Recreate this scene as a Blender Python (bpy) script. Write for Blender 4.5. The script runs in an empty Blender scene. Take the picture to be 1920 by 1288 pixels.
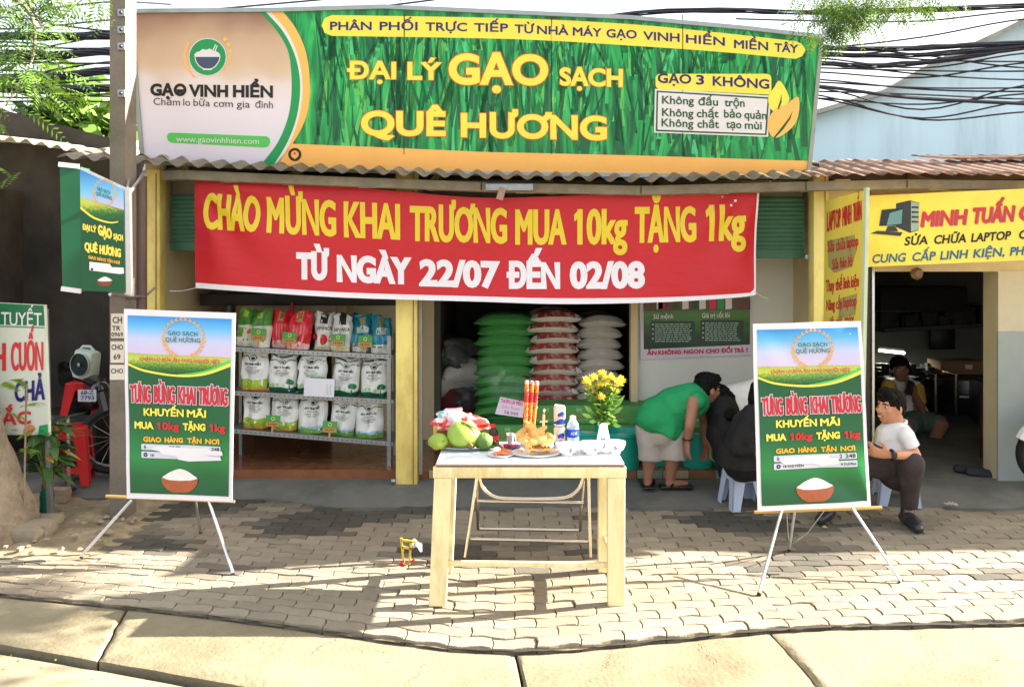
import bpy, bmesh, math, random
import numpy as np
from mathutils import Vector as V, Matrix, Euler, noise, geometry
R=math.radians
random.seed(7)
sc=bpy.context.scene
# ---------------------------------------------------------------- camera, sky, sun, exposure
F,CX,HV,CH=1493.0,960.0,495.0,1.75          # focal length and horizon of the photograph (its pixels), eye height (m)
cd=bpy.data.cameras.new('camera'); cam=bpy.data.objects.new('camera',cd); sc.collection.objects.link(cam)
cam.location=(0,0,CH); cam.rotation_euler=(R(90),0,0)
cd.sensor_width=36; cd.lens=F/1920*36; cd.shift_y=-(644-HV)/1920; cd.clip_end=500; cd.clip_start=.05
sc.camera=cam
SUN_EL=27.0; SUN_DIR=V((0.98,0.20,0)).normalized()
az=math.atan2(SUN_DIR.x,SUN_DIR.y)
w=bpy.data.worlds.new('World'); sc.world=w; w.use_nodes=True
nt=w.node_tree; sky=nt.nodes.new('ShaderNodeTexSky'); sky.sky_type='NISHITA'; sky.sun_disc=False
sky.sun_elevation=R(SUN_EL); sky.sun_rotation=az; sky.air_density=1.0; sky.dust_density=6.0; sky.ozone_density=0.6
bg=nt.nodes['Background']; bg.inputs[1].default_value=0.06; 
hz=nt.nodes.new('ShaderNodeMix'); hz.data_type='RGBA'; hz.inputs['Factor'].default_value=.5; hz.inputs['B'].default_value=(6.2,6.3,6.6,1)   # thin bright haze over the blue
nt.links.new(sky.outputs[0],hz.inputs['A']); nt.links.new(hz.outputs['Result'],bg.inputs[0])
sd=bpy.data.lights.new('sun','SUN'); sd.energy=5.0; sd.angle=R(0.5); sd.color=(1,.92,.79)
so=bpy.data.objects.new('sun',sd); sc.collection.objects.link(so)
sv=V((SUN_DIR.x*math.cos(R(SUN_EL)),SUN_DIR.y*math.cos(R(SUN_EL)),math.sin(R(SUN_EL))))
so.rotation_euler=sv.to_track_quat('Z','Y').to_euler(); so.location=sv*30
sc.view_settings.view_transform='Standard'; sc.view_settings.look='None'
sc.view_settings.exposure=2.62; sc.view_settings.gamma=1
# ---------------------------------------------------------------- helpers
def P(u,v,Y): return V(((u-CX)*Y/F,Y,CH-(v-HV)*Y/F))     # a point at distance Y
def G(u,v,z=0.0): return P(u,v,(CH-z)*F/(v-HV))            # a point on a level surface z
def lin(c):
    return tuple(((x/255)/12.92 if x/255<=.04045 else ((x/255+.055)/1.055)**2.4) for x in c)
MATS={}
def mat(name,col,rough=.6,var=.12,scale=6,bump=0,bscale=60,metal=0,trans=0,alpha=1,emit=0,spec=.5,island=0,dirt=None,dscale=2.5,stretch=None,coat=0,sss=0):
    if name in MATS: return MATS[name]
    m=bpy.data.materials.new(name); m.use_nodes=True; n=m.node_tree; b=n.nodes['Principled BSDF']
    L=n.links.new; c=lin(col)
    b.inputs['Roughness'].default_value=rough; b.inputs['Metallic'].default_value=metal
    b.inputs['Specular IOR Level'].default_value=spec
    if trans: b.inputs['Transmission Weight'].default_value=trans; b.inputs['IOR'].default_value=1.4
    if alpha<1: b.inputs['Alpha'].default_value=alpha
    if coat: b.inputs['Coat Weight'].default_value=coat
    if sss: b.inputs['Subsurface Weight'].default_value=sss; b.inputs['Subsurface Scale'].default_value=.02
    tc=n.nodes.new('ShaderNodeTexCoord'); src=tc.outputs['Object']
    if stretch:
        mp=n.nodes.new('ShaderNodeMapping'); mp.inputs['Scale'].default_value=stretch; L(src,mp.inputs[0]); src=mp.outputs[0]
    ns=n.nodes.new('ShaderNodeTexNoise'); ns.inputs['Scale'].default_value=scale; ns.inputs['Detail'].default_value=5; ns.inputs['Roughness'].default_value=.62
    L(src,ns.inputs['Vector'])
    mr=n.nodes.new('ShaderNodeMapRange'); mr.inputs[1].default_value=.3; mr.inputs[2].default_value=.7; mr.inputs[3].default_value=1-var; mr.inputs[4].default_value=1+var
    L(ns.outputs[0],mr.inputs[0]); val=mr.outputs[0]
    if island:
        ge=n.nodes.new('ShaderNodeNewGeometry'); m2=n.nodes.new('ShaderNodeMapRange'); m2.inputs[3].default_value=1-island; m2.inputs[4].default_value=1+island
        L(ge.outputs['Random Per Island'],m2.inputs[0]); mu=n.nodes.new('ShaderNodeMath'); mu.operation='MULTIPLY'; L(val,mu.inputs[0]); L(m2.outputs[0],mu.inputs[1]); val=mu.outputs[0]
    vm=n.nodes.new('ShaderNodeVectorMath'); vm.operation='SCALE'; vm.inputs[0].default_value=c; L(val,vm.inputs['Scale']); out=vm.outputs[0]
    if dirt:
        n2=n.nodes.new('ShaderNodeTexNoise'); n2.inputs['Scale'].default_value=dscale; n2.inputs['Detail'].default_value=8; n2.inputs['Roughness'].default_value=.68; L(src,n2.inputs['Vector'])
        m3=n.nodes.new('ShaderNodeMapRange'); m3.inputs[1].default_value=.48; m3.inputs[2].default_value=.72; L(n2.outputs[0],m3.inputs[0])
        mx=n.nodes.new('ShaderNodeMix'); mx.data_type='RGBA'; L(m3.outputs[0],mx.inputs['Factor']); L(out,mx.inputs['A']); mx.inputs['B'].default_value=(*lin(dirt),1); out=mx.outputs['Result']
    L(out,b.inputs['Base Color'])
    if emit: L(out,b.inputs['Emission Color']); b.inputs['Emission Strength'].default_value=emit
    if bump:
        nb=n.nodes.new('ShaderNodeTexNoise'); nb.inputs['Scale'].default_value=bscale; nb.inputs['Detail'].default_value=6; L(src,nb.inputs['Vector'])
        bp=n.nodes.new('ShaderNodeBump'); bp.inputs['Strength'].default_value=bump; bp.inputs['Distance'].default_value=.01; L(nb.outputs[0],bp.inputs['Height']); L(bp.outputs[0],b.inputs['Normal'])
    MATS[name]=m; return m
def ramp_mat(name,stops,scale=(1,1,1),nscale=1.0,noise_amt=None,axis=None,rough=.4,detail=3,dist=0,coord='UV'):
    """printed picture: colour ramp over stretched noise (axis None) or over one UV axis with noise added"""
    if name in MATS: return MATS[name]
    m=bpy.data.materials.new(name); m.use_nodes=True; n=m.node_tree; b=n.nodes['Principled BSDF']; L=n.links.new
    b.inputs['Roughness'].default_value=rough
    tc=n.nodes.new('ShaderNodeTexCoord'); mp=n.nodes.new('ShaderNodeMapping'); mp.inputs['Scale'].default_value=scale; L(tc.outputs[coord],mp.inputs[0])
    ns=n.nodes.new('ShaderNodeTexNoise'); ns.inputs['Scale'].default_value=nscale; ns.inputs['Detail'].default_value=detail; ns.inputs['Distortion'].default_value=dist; L(mp.outputs[0],ns.inputs['Vector'])
    rp=n.nodes.new('ShaderNodeValToRGB'); e=rp.color_ramp.elements
    while len(e)<len(stops): e.new(.5)
    for q,(p,c) in zip(e,stops): q.position=p; q.color=(*lin(c),1)
    if axis is None: L(ns.outputs[0],rp.inputs[0])
    else:
        a0,a1,ax=axis
        sx=n.nodes.new('ShaderNodeSeparateXYZ'); L(tc.outputs[coord],sx.inputs[0]); mr=n.nodes.new('ShaderNodeMapRange'); mr.inputs[1].default_value=a0; mr.inputs[2].default_value=a1; L(sx.outputs[ax],mr.inputs[0])
        ad=n.nodes.new('ShaderNodeMath'); ad.operation='MULTIPLY_ADD'; L(ns.outputs[0],ad.inputs[0]); ad.inputs[1].default_value=noise_amt or 0; 
        sb=n.nodes.new('ShaderNodeMath'); sb.operation='SUBTRACT'; L(mr.outputs[0],sb.inputs[0]); sb.inputs[1].default_value=(noise_amt or 0)*.5
        L(sb.outputs[0],ad.inputs[2]); L(ad.outputs[0],rp.inputs[0])
    L(rp.outputs[0],b.inputs['Base Color']); MATS[name]=m; return m
COL=sc.collection
ORG={}
def tag(o,label=None,cat=None,group=None,kind=None):
    if label: o['label']=label
    if cat: o['category']=cat
    if group: o['group']=group
    if kind: o['kind']=kind
    return o
def thing(name,label,cat,loc=(0,0,0),group=None,kind=None):
    o=bpy.data.objects.new(name,None); COL.objects.link(o); o.location=loc; ORG[o.name]=V(loc); o.empty_display_size=.1
    return tag(o,label,cat,group,kind)
def link(name,me,parent=None,loc=None):
    o=bpy.data.objects.new(name,me); COL.objects.link(o)
    if parent is not None: o.parent=parent; ORG[o.name]=ORG.get(parent.name,V((0,0,0)))
    return o
class MB:
    def __init__(s): s.bm=bmesh.new(); s.m=[]
    def mi(s,m):
        if m not in s.m: s.m.append(m)
        return s.m.index(m)
    def add(s,fs,m):
        i=s.mi(m)
        for f in fs: f.material_index=i
    def box(s,c,d,m,rot=None,bev=0):
        M=Matrix.Translation(V(c))
        if rot is not None: M=M@(rot if isinstance(rot,Matrix) else Euler(rot).to_matrix().to_4x4())
        M=M@Matrix.Diagonal((d[0],d[1],d[2],1))
        r=bmesh.ops.create_cube(s.bm,size=1,matrix=M); vs=r['verts']
        fs={f for v in vs for f in v.link_faces}
        s.add(fs,m)
        if bev:
            es={e for v in vs for e in v.link_edges}
            q=bmesh.ops.bevel(s.bm,geom=list(es),offset=bev,segments=2,profile=.5,affect='EDGES',clamp_overlap=True); s.add(q['faces'],m)
        return vs
    def bar(s,p0,p1,wd,ht,m,up=(0,0,1),bev=0):
        p0,p1=V(p0),V(p1); d=p1-p0; x=d.normalized(); y=V(up).cross(x).normalized(); z=x.cross(y)
        M=Matrix((x,y,z)).transposed().to_4x4()
        return s.box((p0+p1)/2,(d.length,wd,ht),m,rot=M,bev=bev)
    def tube(s,pts,r,m,n=8,caps=True,closed=False):
        pts=[V(p) for p in pts]; k=len(pts); rr=r if isinstance(r,(list,tuple)) else [r]*k
        t0=(pts[1]-pts[0]).normalized(); a=t0.orthogonal().normalized(); rings=[]
        for i,p in enumerate(pts):
            if closed: t=(pts[(i+1)%k]-pts[i-1]).normalized()
            else: t=(pts[min(i+1,k-1)]-pts[max(i-1,0)]).normalized()
            a=(a-t*a.dot(t)); a=a.normalized() if a.length>1e-6 else t.orthogonal().normalized(); b=t.cross(a)
            rings.append([s.bm.verts.new(p+(a*math.cos(2*math.pi*j/n)+b*math.sin(2*math.pi*j/n))*rr[i]) for j in range(n)])
        fs=[]
        for i in range(k if closed else k-1):
            A,B=rings[i],rings[(i+1)%k]
            for j in range(n): fs.append(s.bm.faces.new((A[j],A[(j+1)%n],B[(j+1)%n],B[j])))
        if caps and not closed: fs+= [s.bm.faces.new(rings[0][::-1]),s.bm.faces.new(rings[-1])]
        s.add(fs,m); return rings
    def lathe(s,prof,c,m,n=20,M=None,sq=None):
        c=V(c); rings=[]
        for r,z in prof:
            ring=[]
            for j in range(n):
                a=2*math.pi*j/n; p=V((r*math.cos(a),r*math.sin(a),z))
                if M is not None: p=M@p
                ring.append(s.bm.verts.new(c+p))
            rings.append(ring)
        fs=[]
        for i in range(len(prof)-1):
            for j in range(n): fs.append(s.bm.faces.new((rings[i][j],rings[i][(j+1)%n],rings[i+1][(j+1)%n],rings[i+1][j])))
        cl=tuple(prof[0])==tuple(prof[-1])
        if prof[0][0]>1e-5 and not cl: fs.append(s.bm.faces.new(rings[0][::-1]))
        if prof[-1][0]>1e-5 and not cl: fs.append(s.bm.faces.new(rings[-1]))
        s.add(fs,m)
    def ell(s,c,r,m,seg=12,rot=None,nz=0,nf=8):
        M=Matrix.Translation(V(c))
        if rot is not None: M=M@Euler(rot).to_matrix().to_4x4()
        q=bmesh.ops.create_uvsphere(s.bm,u_segments=seg,v_segments=max(6,seg*2//3),radius=1)
        r=r if isinstance(r,(tuple,list)) else (r,r,r)
        for v in q['verts']:
            p=V((v.co.x*r[0],v.co.y*r[1],v.co.z*r[2]))
            if nz: p=p*(1+nz*noise.noise(v.co*nf*.3+V(c)*7))
            v.co=M@p
        s.add({f for v in q['verts'] for f in v.link_faces},m)
    def face(s,pts,m):
        f=s.bm.faces.new([s.bm.verts.new(V(p)) for p in pts]); s.add([f],m); return f
    def prism(s,pts,vec,m):
        vec=V(vec); a=[s.bm.verts.new(V(p)) for p in pts]; b=[s.bm.verts.new(V(p)+vec) for p in pts]; n=len(a)
        fs=[s.bm.faces.new(a[::-1]),s.bm.faces.new(b)]+[s.bm.faces.new((a[i],a[(i+1)%n],b[(i+1)%n],b[i])) for i in range(n)]
        s.add(fs,m)
    def grid(s,fn,nu,nv,m,wrap=False):
        vs=[[s.bm.verts.new(fn(i/nu,j/nv)) for i in range(nu+1)] for j in range(nv+1)]
        fs=[s.bm.faces.new((vs[j][i],vs[j][i+1],vs[j+1][i+1],vs[j+1][i])) for j in range(nv) for i in range(nu)]
        s.add(fs,m); return vs
    def pillow(s,c,d,m,k=8,M=None,pin=.10,pw=3,side=None,seed=0,wr=.05,pv=None,arch=0):
        """stuffed sack lying flat: d=(width,depth,height), pointed seams"""
        c=V(c); n=k; fs=[]
        def pt(i,j,sg):
            u=i/n*2-1; v=j/n*2-1
            h=((1-abs(u)**pw)*(1-abs(v)**(pv or pw))); h=max(h,0)**.5
            x=u*(1-pin*(1-v*v)*abs(u))*d[0]/2; y=v*(1-pin*(1-u*u)*abs(v))*d[1]/2
            z=sg*h*d[2]/2*(1+wr*noise.noise(V((u*2+seed*3.1,v*2,sg*2+seed))))
            p=V((x,y,z-arch*d[2]*u*u+.25*d[2]*wr*noise.noise(V((u*1.5,v*1.5,seed*1.7)))))
            if M is not None: p=M@p
            return c+p
        top=[[s.bm.verts.new(pt(i,j,1)) for i in range(n+1)] for j in range(n+1)]
        bot=[[top[j][i] if i in(0,n) or j in(0,n) else s.bm.verts.new(pt(i,j,-1)) for i in range(n+1)] for j in range(n+1)]
        for j in range(n):
            for i in range(n):
                fs.append(s.bm.faces.new((top[j][i],top[j][i+1],top[j+1][i+1],top[j+1][i])))
                fb=s.bm.faces.new((bot[j][i],bot[j+1][i],bot[j+1][i+1],bot[j][i+1])); fs.append(fb)
        s.add(fs,m)
        if side: 
            ix=s.mi(side[0])
            for f in fs:
                cc=f.calc_center_median()-c
                if side[1](cc,f): f.material_index=ix
    def build(s,name,parent=None,smooth=True,ang=38,origin=None):
        bm=s.bm; bmesh.ops.recalc_face_normals(bm,faces=bm.faces)
        if parent is not None: o=ORG.get(parent.name,V((0,0,0)))
        elif origin is not None: o=V(origin)
        else:
            xs=[v.co for v in bm.verts]
            o=V(((min(p.x for p in xs)+max(p.x for p in xs))/2,(min(p.y for p in xs)+max(p.y for p in xs))/2,min(p.z for p in xs)))
        for v in bm.verts: v.co-=o
        if smooth:
            for f in bm.faces: f.smooth=True
            ca=R(ang)
            for e in bm.edges:
                if len(e.link_faces)==2 and e.calc_face_angle(0)>ca: e.smooth=False
        me=bpy.data.meshes.new(name); bm.to_mesh(me); bm.free()
        for m in s.m: me.materials.append(m)
        ob=link(name,me,parent)
        if parent is None: ob.location=o; ORG[ob.name]=o.copy()
        return ob
def kids(o): return [c for c in o.children]
def copy_tree(o,parent=None):
    c=o.copy(); COL.objects.link(c); ORG[c.name]=ORG.get(o.name,V((0,0,0))).copy()
    if parent is not None: c.parent=parent
    for ch in list(o.children): copy_tree(ch,c)
    return c
# ---- lettering: glyph outlines -> non-overlapping triangles
def tess(loops):
    vs=[];es=[]
    for lp in loops:
        k=len(vs); n=len(lp); vs+=[V((p[0],p[1])) for p in lp]; es+=[(k+i,k+(i+1)%n) for i in range(n)]
    ov,oe,of,_,_,_=geometry.delaunay_2d_cdt(vs,es,[],0,1e-6)
    A=np.array([[p.x,p.y] for p in ov]); T=np.array([f for f in of if len(f)==3]); Cn=A[T].mean(1)
    wn=np.zeros(len(Cn))
    for lp in loops:
        q=np.array([[p[0],p[1]] for p in lp]); q2=np.roll(q,-1,0)
        for (x0,y0),(x1,y1) in zip(q,q2):
            if y0==y1: continue
            cr=(x1-x0)*(Cn[:,1]-y0)-(Cn[:,0]-x0)*(y1-y0)
            if y0<y1: wn+=((Cn[:,1]>=y0)&(Cn[:,1]<y1)&(cr>0))
            else: wn-=((Cn[:,1]>=y1)&(Cn[:,1]<y0)&(cr<0))
    return A,T[np.abs(wn)>.5]
GC={}
def outl(text,off,res):
    c=bpy.data.curves.new('t','FONT'); c.body=text; c.offset=off; c.resolution_u=res; c.fill_mode='NONE'
    o=bpy.data.objects.new('t',c); COL.objects.link(o); dg=bpy.context.evaluated_depsgraph_get()
    me=bpy.data.meshes.new_from_object(o.evaluated_get(dg)); nx={}
    vs=[(v.co.x,v.co.y) for v in me.vertices]; adj={}
    for e in me.edges: a,b=e.vertices; adj.setdefault(a,[]).append(b); adj.setdefault(b,[]).append(a)
    seen=set(); loops=[]
    for st in range(len(vs)):
        if st in seen or st not in adj: continue
        lp=[st]; seen.add(st); cur=st
        nxt=st+1 if st+1 in adj[st] else adj[st][0]
        while nxt not in seen:
            lp.append(nxt); seen.add(nxt); cand=[q for q in adj[nxt] if q not in seen]
            if not cand: break
            nxt=nxt+1 if nxt+1 in cand else cand[0]
        if len(lp)>2: loops.append([vs[i] for i in lp])
    bpy.data.objects.remove(o); bpy.data.meshes.remove(me); bpy.data.curves.remove(c)
    return loops
OC={}
def glyph_fit(text,wd,h,o,res=3):
    """lettering scaled to wd x h (capital height) and thickened by o on every side, as triangles"""
    if 'H' not in OC: OC['H']=max(p[1] for l in outl('H',0,2) for p in l)
    if (text,res) not in OC:
        lp=outl(text.replace('Ơ','O').replace('ơ','o'),0,res); ex=[]
        for i_,ch in enumerate(text):   # horned vowel and flagged figure one are drawn here
            if ch not in 'Ơơ1': continue
            pre=text[:i_].replace('Ơ','O').replace('ơ','o'); b_={'Ơ':'O','ơ':'o','1':'1'}[ch]
            x1=max(p[0] for l in outl(pre+b_,0,1) for p in l); l1=[p for l in outl(b_,0,1) for p in l]; yt=max(p[1] for p in l1); wg=max(p[0] for p in l1)-min(p[0] for p in l1)
            if ch=='1': x0=x1-wg; ex.append([(x0+.01,yt),(x0-.12,yt-.10),(x0-.12,yt-.19),(x0+.01,yt-.11)])
            else: k_=1 if ch=='Ơ' else .75; ex.append([(x1-.12*k_,yt-.10*k_),(x1-.03*k_,yt-.13*k_),(x1+.06*k_,yt-.04*k_),(x1+.085*k_,yt+.07*k_),(x1-.005*k_,yt+.07*k_),(x1-.02*k_,yt-.0*k_)])
        q=[np.array(l) for l in lp]
        ar=[float(np.sum(a[:,0]*np.roll(a[:,1],-1)-np.roll(a[:,0],-1)*a[:,1])) for a in q]; bb=[(a[:,0].min(),a[:,0].max()) for a in q]; fin=[]
        for i,l in enumerate(lp):   # every glyph's outer contour runs counter-clockwise
            w_=max(1e-6,bb[i][1]-bb[i][0]); best=i
            for j_ in range(len(lp)):
                if min(bb[i][1],bb[j_][1])-max(bb[i][0],bb[j_][0])>.6*w_ and abs(ar[j_])>abs(ar[best]): best=j_
            fin.append(l if ar[best]>0 else l[::-1])
        for l in ex:
            a=np.array(l); fin.append(l if np.sum(a[:,0]*np.roll(a[:,1],-1)-np.roll(a[:,0],-1)*a[:,1])>0 else l[::-1])
        OC[(text,res)]=fin
    lp=OC[(text,res)]; x0=min(p[0] for l in lp for p in l); x1=max(p[0] for l in lp for p in l); cap=OC['H']
    sx=(wd-2*o)/(x1-x0); sy=(h-2*o)/cap
    L=[np.array([((p[0]-x0)*sx+o,p[1]*sy+o) for p in l]) for l in lp]
    if o:
        sg=1; N=[]
        for q in L:
            k=[0]
            for i in range(1,len(q)):
                if np.hypot(*(q[i]-q[k[-1]]))>1e-4*h: k.append(i)
            q=q[k]; e=np.roll(q,-1,0)-q; ln=np.hypot(e[:,0],e[:,1]); ok=ln>1e-9
            if len(q)<3 or not ok.all(): N.append(q); continue
            e=e/ln[:,None]; n1=np.column_stack([e[:,1],-e[:,0]])*sg; n0=np.roll(n1,1,0); b=n0+n1; d=1+np.sum(n0*n1,1); d=np.maximum(d,.45)
            N.append(q+b/d[:,None]*o)
        L=N
    return tess([[tuple(p) for p in q] for q in L])
def smooth_loop(pts,n=6):
    """closed Catmull-Rom curve through pts"""
    out=[];k=len(pts)
    for i in range(k):
        p0,p1,p2,p3=[np.array(pts[(i+j-1)%k],float) for j in range(4)]
        for t in np.linspace(0,1,n,endpoint=False): out.append(tuple(.5*((2*p1)+(p2-p0)*t+(2*p0-5*p1+4*p2-p3)*t*t+(3*p1-p0-3*p2+p3)*t**3)))
    return out
def spl(pts,n=6):
    out=[];k=len(pts)
    for i in range(k-1):
        p0,p1,p2,p3=[np.array(pts[min(max(i+j-1,0),k-1)],float) for j in range(4)]
        for t in np.linspace(0,1,n,endpoint=False): out.append(tuple(.5*((2*p1)+(p2-p0)*t+(2*p0-5*p1+4*p2-p3)*t*t+(3*p1-p0-3*p2+p3)*t**3)))
    out.append(tuple(pts[-1])); return out
def circ(x,y,r,n=24,ry=None): return [(x+r*math.cos(2*math.pi*i/n),y+(ry or r)*math.sin(2*math.pi*i/n)) for i in range(n)]
def rrect(x0,y0,x1,y1,r,n=5):
    o=[]
    for cx,cy,a in((x1-r,y0+r,-90),(x1-r,y1-r,0),(x0+r,y1-r,90),(x0+r,y0+r,180)):
        o+=[(cx+r*math.cos(R(a+90*i/n)),cy+r*math.sin(R(a+90*i/n))) for i in range(n+1)]
    return o
class Sheet:
    """a printed sheet: shapes and lettering laid out in its own 2-D plan (y down), then set on its surface"""
    def __init__(s,fn,th=.004,eps=.0012,grid=None,front=(0,-1,0)): s.front=V(front); s.fn=fn; s.th=th; s.eps=eps; s.grid=grid; s.it=[]; s.m=[]; s.base=None
    def mi(s,m):
        if m not in s.m: s.m.append(m)
        return s.m.index(m)
    def poly(s,pts,m,layer=1,base=False):
        loops=pts if isinstance(pts[0][0],(tuple,list)) else [pts]
        def ar(l): q=np.array(l); return np.sum(q[:,0]*np.roll(q[:,1],-1)-np.roll(q[:,0],-1)*q[:,1])
        if len(loops)>1: loops=[l if (ar(l)>0)==(i==0) else list(l)[::-1] for i,l in enumerate(loops)]   # first loop outline, the rest holes
        A,T=tess(loops); s.it.append((A,T,s.mi(m),layer,base))
    def text(s,t,a,b,h,m,layer=4,off=.02,res=3,skew=0,out=None,outoff=.02):
        wd=math.hypot(b[0]-a[0],b[1]-a[1]); ux,uy=(b[0]-a[0])/wd,(b[1]-a[1])/wd
        for mm,ly,e in(((out,layer-1,outoff*h),(m,layer,0)) if out is not None else ((m,layer,0),)):
            A,T=glyph_fit(t,wd+2*e,h+2*e,off*h+e,res); A=A-e
            X=a[0]+A[:,0]*ux+skew*A[:,1]; Y=a[1]+A[:,0]*uy-A[:,1]
            s.it.append((np.column_stack([X,Y]),T,s.mi(mm),ly,False))
    def build(s,name,parent=None,origin=None):
        bm=bmesh.new(); uvl=bm.loops.layers.uv.new('UVMap'); basev=set()
        lay=bm.verts.layers.int.new('b')
        for A,T,mi,layer,base in s.it:
            used=sorted(set(T.ravel())); vm={i:bm.verts.new((A[i,0],A[i,1],layer)) for i in used}
            for v in vm.values(): v[lay]=1 if base else 0
            for t in T:
                try: f=bm.faces.new([vm[i] for i in t]); f.material_index=mi
                except ValueError: pass
        if s.grid:
            xs=[v.co.x for v in bm.verts]; ys=[v.co.y for v in bm.verts]
            for ax,lo,hi,st in((0,min(xs),max(xs),s.grid[0]),(1,min(ys),max(ys),s.grid[1])):
                if not st: continue
                for i in range(1,int((hi-lo)/st)+1):
                    co=V((0,0,0)); co[ax]=lo+i*st; no=V((0,0,0)); no[ax]=1
                    bmesh.ops.bisect_plane(bm,geom=bm.verts[:]+bm.edges[:]+bm.faces[:],dist=1e-5,plane_co=co,plane_no=no)
        for f in bm.faces:
            for l in f.loops: l[uvl].uv=(l.vert.co.x/100,l.vert.co.y/100)
        h=.5; back={}
        basef=[f for f in bm.faces if all(v.co.z<.5 for v in f.verts)]
        baseset=set(basef); bedges=[e for f in basef for e in f.edges if sum(1 for q in e.link_faces if q in baseset)==1]
        pos={}
        for v in bm.verts:
            x,y,l=v.co; p=s.fn(x,y); n=(s.fn(x+h,y)-s.fn(x-h,y)).cross(s.fn(x,y+h)-s.fn(x,y-h)).normalized()
            if n.dot(s.front)<0: n=-n
            pos[v]=(p+n*l*s.eps,n)
        for v,(p,n) in pos.items(): v.co=p
        for f in basef:
            for v in f.verts:
                if v not in back: back[v]=bm.verts.new(v.co-pos[v][1]*s.th)
        for f in basef:
            q=bm.faces.new([back[v] for v in reversed(f.verts)]); q.material_index=f.material_index
        for e in bedges:
            a,b=e.verts; q=bm.faces.new((a,b,back[b],back[a])); q.material_index=e.link_faces[0].material_index
        bmesh.ops.recalc_face_normals(bm,faces=[f for f in bm.faces])
        for f in bm.faces:
            f.smooth=bool(s.grid)
        for e in bm.edges:
            if len(e.link_faces)==2 and e.calc_face_angle(0)>.7: e.smooth=False
        o=ORG.get(parent.name,V((0,0,0))) if parent is not None else None
        if o is None:
            if origin is not None: o=V(origin)
            else:
                xs=[v.co for v in bm.verts]; o=V(((min(p.x for p in xs)+max(p.x for p in xs))/2,(min(p.y for p in xs)+max(p.y for p in xs))/2,min(p.z for p in xs)))
        for v in bm.verts: v.co-=o
        me=bpy.data.meshes.new(name); bm.to_mesh(me); bm.free()
        for m in s.m: me.materials.append(m)
        ob=link(name,me,parent)
        if parent is None: ob.location=o; ORG[ob.name]=o.copy()
        return ob
def plane_fn(a,b,c):
    """photograph-plan points (u,v,Y) of three corners -> where a plan point lies on that plane"""
    A,B,Cc=P(*a),P(*b),P(*c); n=(B-A).cross(Cc-A)
    k=n.dot(A-V((0,0,CH)))
    def f(u,v):
        d=V(((u-CX)/F,1,-(v-HV)/F)); return V((0,0,CH))+d*(k/n.dot(d))
    return f
def quad_fn(tl,tr,br,bl,W,H,wave=None):
    def f(x,y):
        s,t=x/W,y/H; p=(tl*(1-s)+tr*s)*(1-t)+(bl*(1-s)+br*s)*t
        if wave: p=p+V((0,-1,0))*wave(s,t)
        return p
    return f
# ---- soft bodies: overlapping capsules fused into one skin
def frame(d):
    z=V(d).normalized(); x=z.orthogonal().normalized(); return Matrix((x,z.cross(x),z)).transposed()
def blob(parts,name,m,parent=None,vox=.01,sm=2,it=None):
    bm=bmesh.new()
    for q in parts:
        if q[0]=='c' or q[0]=='f':
            p0,r0,p1,r1=V(q[1]),q[2],V(q[3]),q[4]; fl=q[5] if len(q)>5 else 1.0; ax=q[6] if len(q)>6 else None
            d=p1-p0
            if d.length<1e-6: continue
            if ax is None: M3=frame(d)
            else:
                z=d.normalized(); x=V(ax); x=(x-z*x.dot(z)).normalized(); M3=Matrix((x,z.cross(x),z)).transposed()
            rings=[]; n=14; prof=[]
            if q[0]=='c': prof+=[(r0*math.sin(R(a)),-r0*math.cos(R(a))) for a in (15,40,65)]
            prof+=[(r0,0),(r1,d.length)]
            if q[0]=='c': prof+=[(r1*math.cos(R(a)),d.length+r1*math.sin(R(a))) for a in (25,50,75)]
            for r,z in prof: rings.append([bm.verts.new(p0+M3@V((r*math.cos(2*math.pi*j/n),r*fl*math.sin(2*math.pi*j/n),z))) for j in range(n)])
            for i in range(len(rings)-1):
                for j in range(n): bm.faces.new((rings[i][j],rings[i][(j+1)%n],rings[i+1][(j+1)%n],rings[i+1][j]))
            bm.faces.new(rings[0][::-1]); bm.faces.new(rings[-1])
        else:
            c,r=V(q[1]),q[2]; r=r if isinstance(r,(tuple,list)) else (r,r,r); M=Matrix.Translation(c)
            if len(q)>3 and q[3] is not None: M=M@(q[3].to_4x4() if isinstance(q[3],Matrix) else Euler(q[3]).to_matrix().to_4x4())
            bmesh.ops.create_uvsphere(bm,u_segments=16,v_segments=10,radius=1,matrix=M@Matrix.Diagonal((*r,1)))
    bmesh.ops.recalc_face_normals(bm,faces=bm.faces)
    me=bpy.data.meshes.new('tmp'); bm.to_mesh(me); bm.free(); o=bpy.data.objects.new('tmp',me); COL.objects.link(o)
    md=o.modifiers.new('r','REMESH'); md.mode='VOXEL'; md.voxel_size=vox
    bpy.context.view_layer.update(); dg=bpy.context.evaluated_depsgraph_get(); m2=bpy.data.meshes.new_from_object(o.evaluated_get(dg))
    bpy.data.objects.remove(o); bpy.data.meshes.remove(me)
    bm=bmesh.new(); bm.from_mesh(m2); bpy.data.meshes.remove(m2)
    for _ in range(sm): bmesh.ops.smooth_vert(bm,verts=bm.verts,factor=.5,use_axis_x=True,use_axis_y=True,use_axis_z=True)
    if it:
        for v in bm.verts: v.co=it(v.co)
    mb=MB(); mb.bm.free(); mb.bm=bm; mb.add(bm.faces,m)
    return mb.build(name,parent,smooth=True,ang=180)
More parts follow.
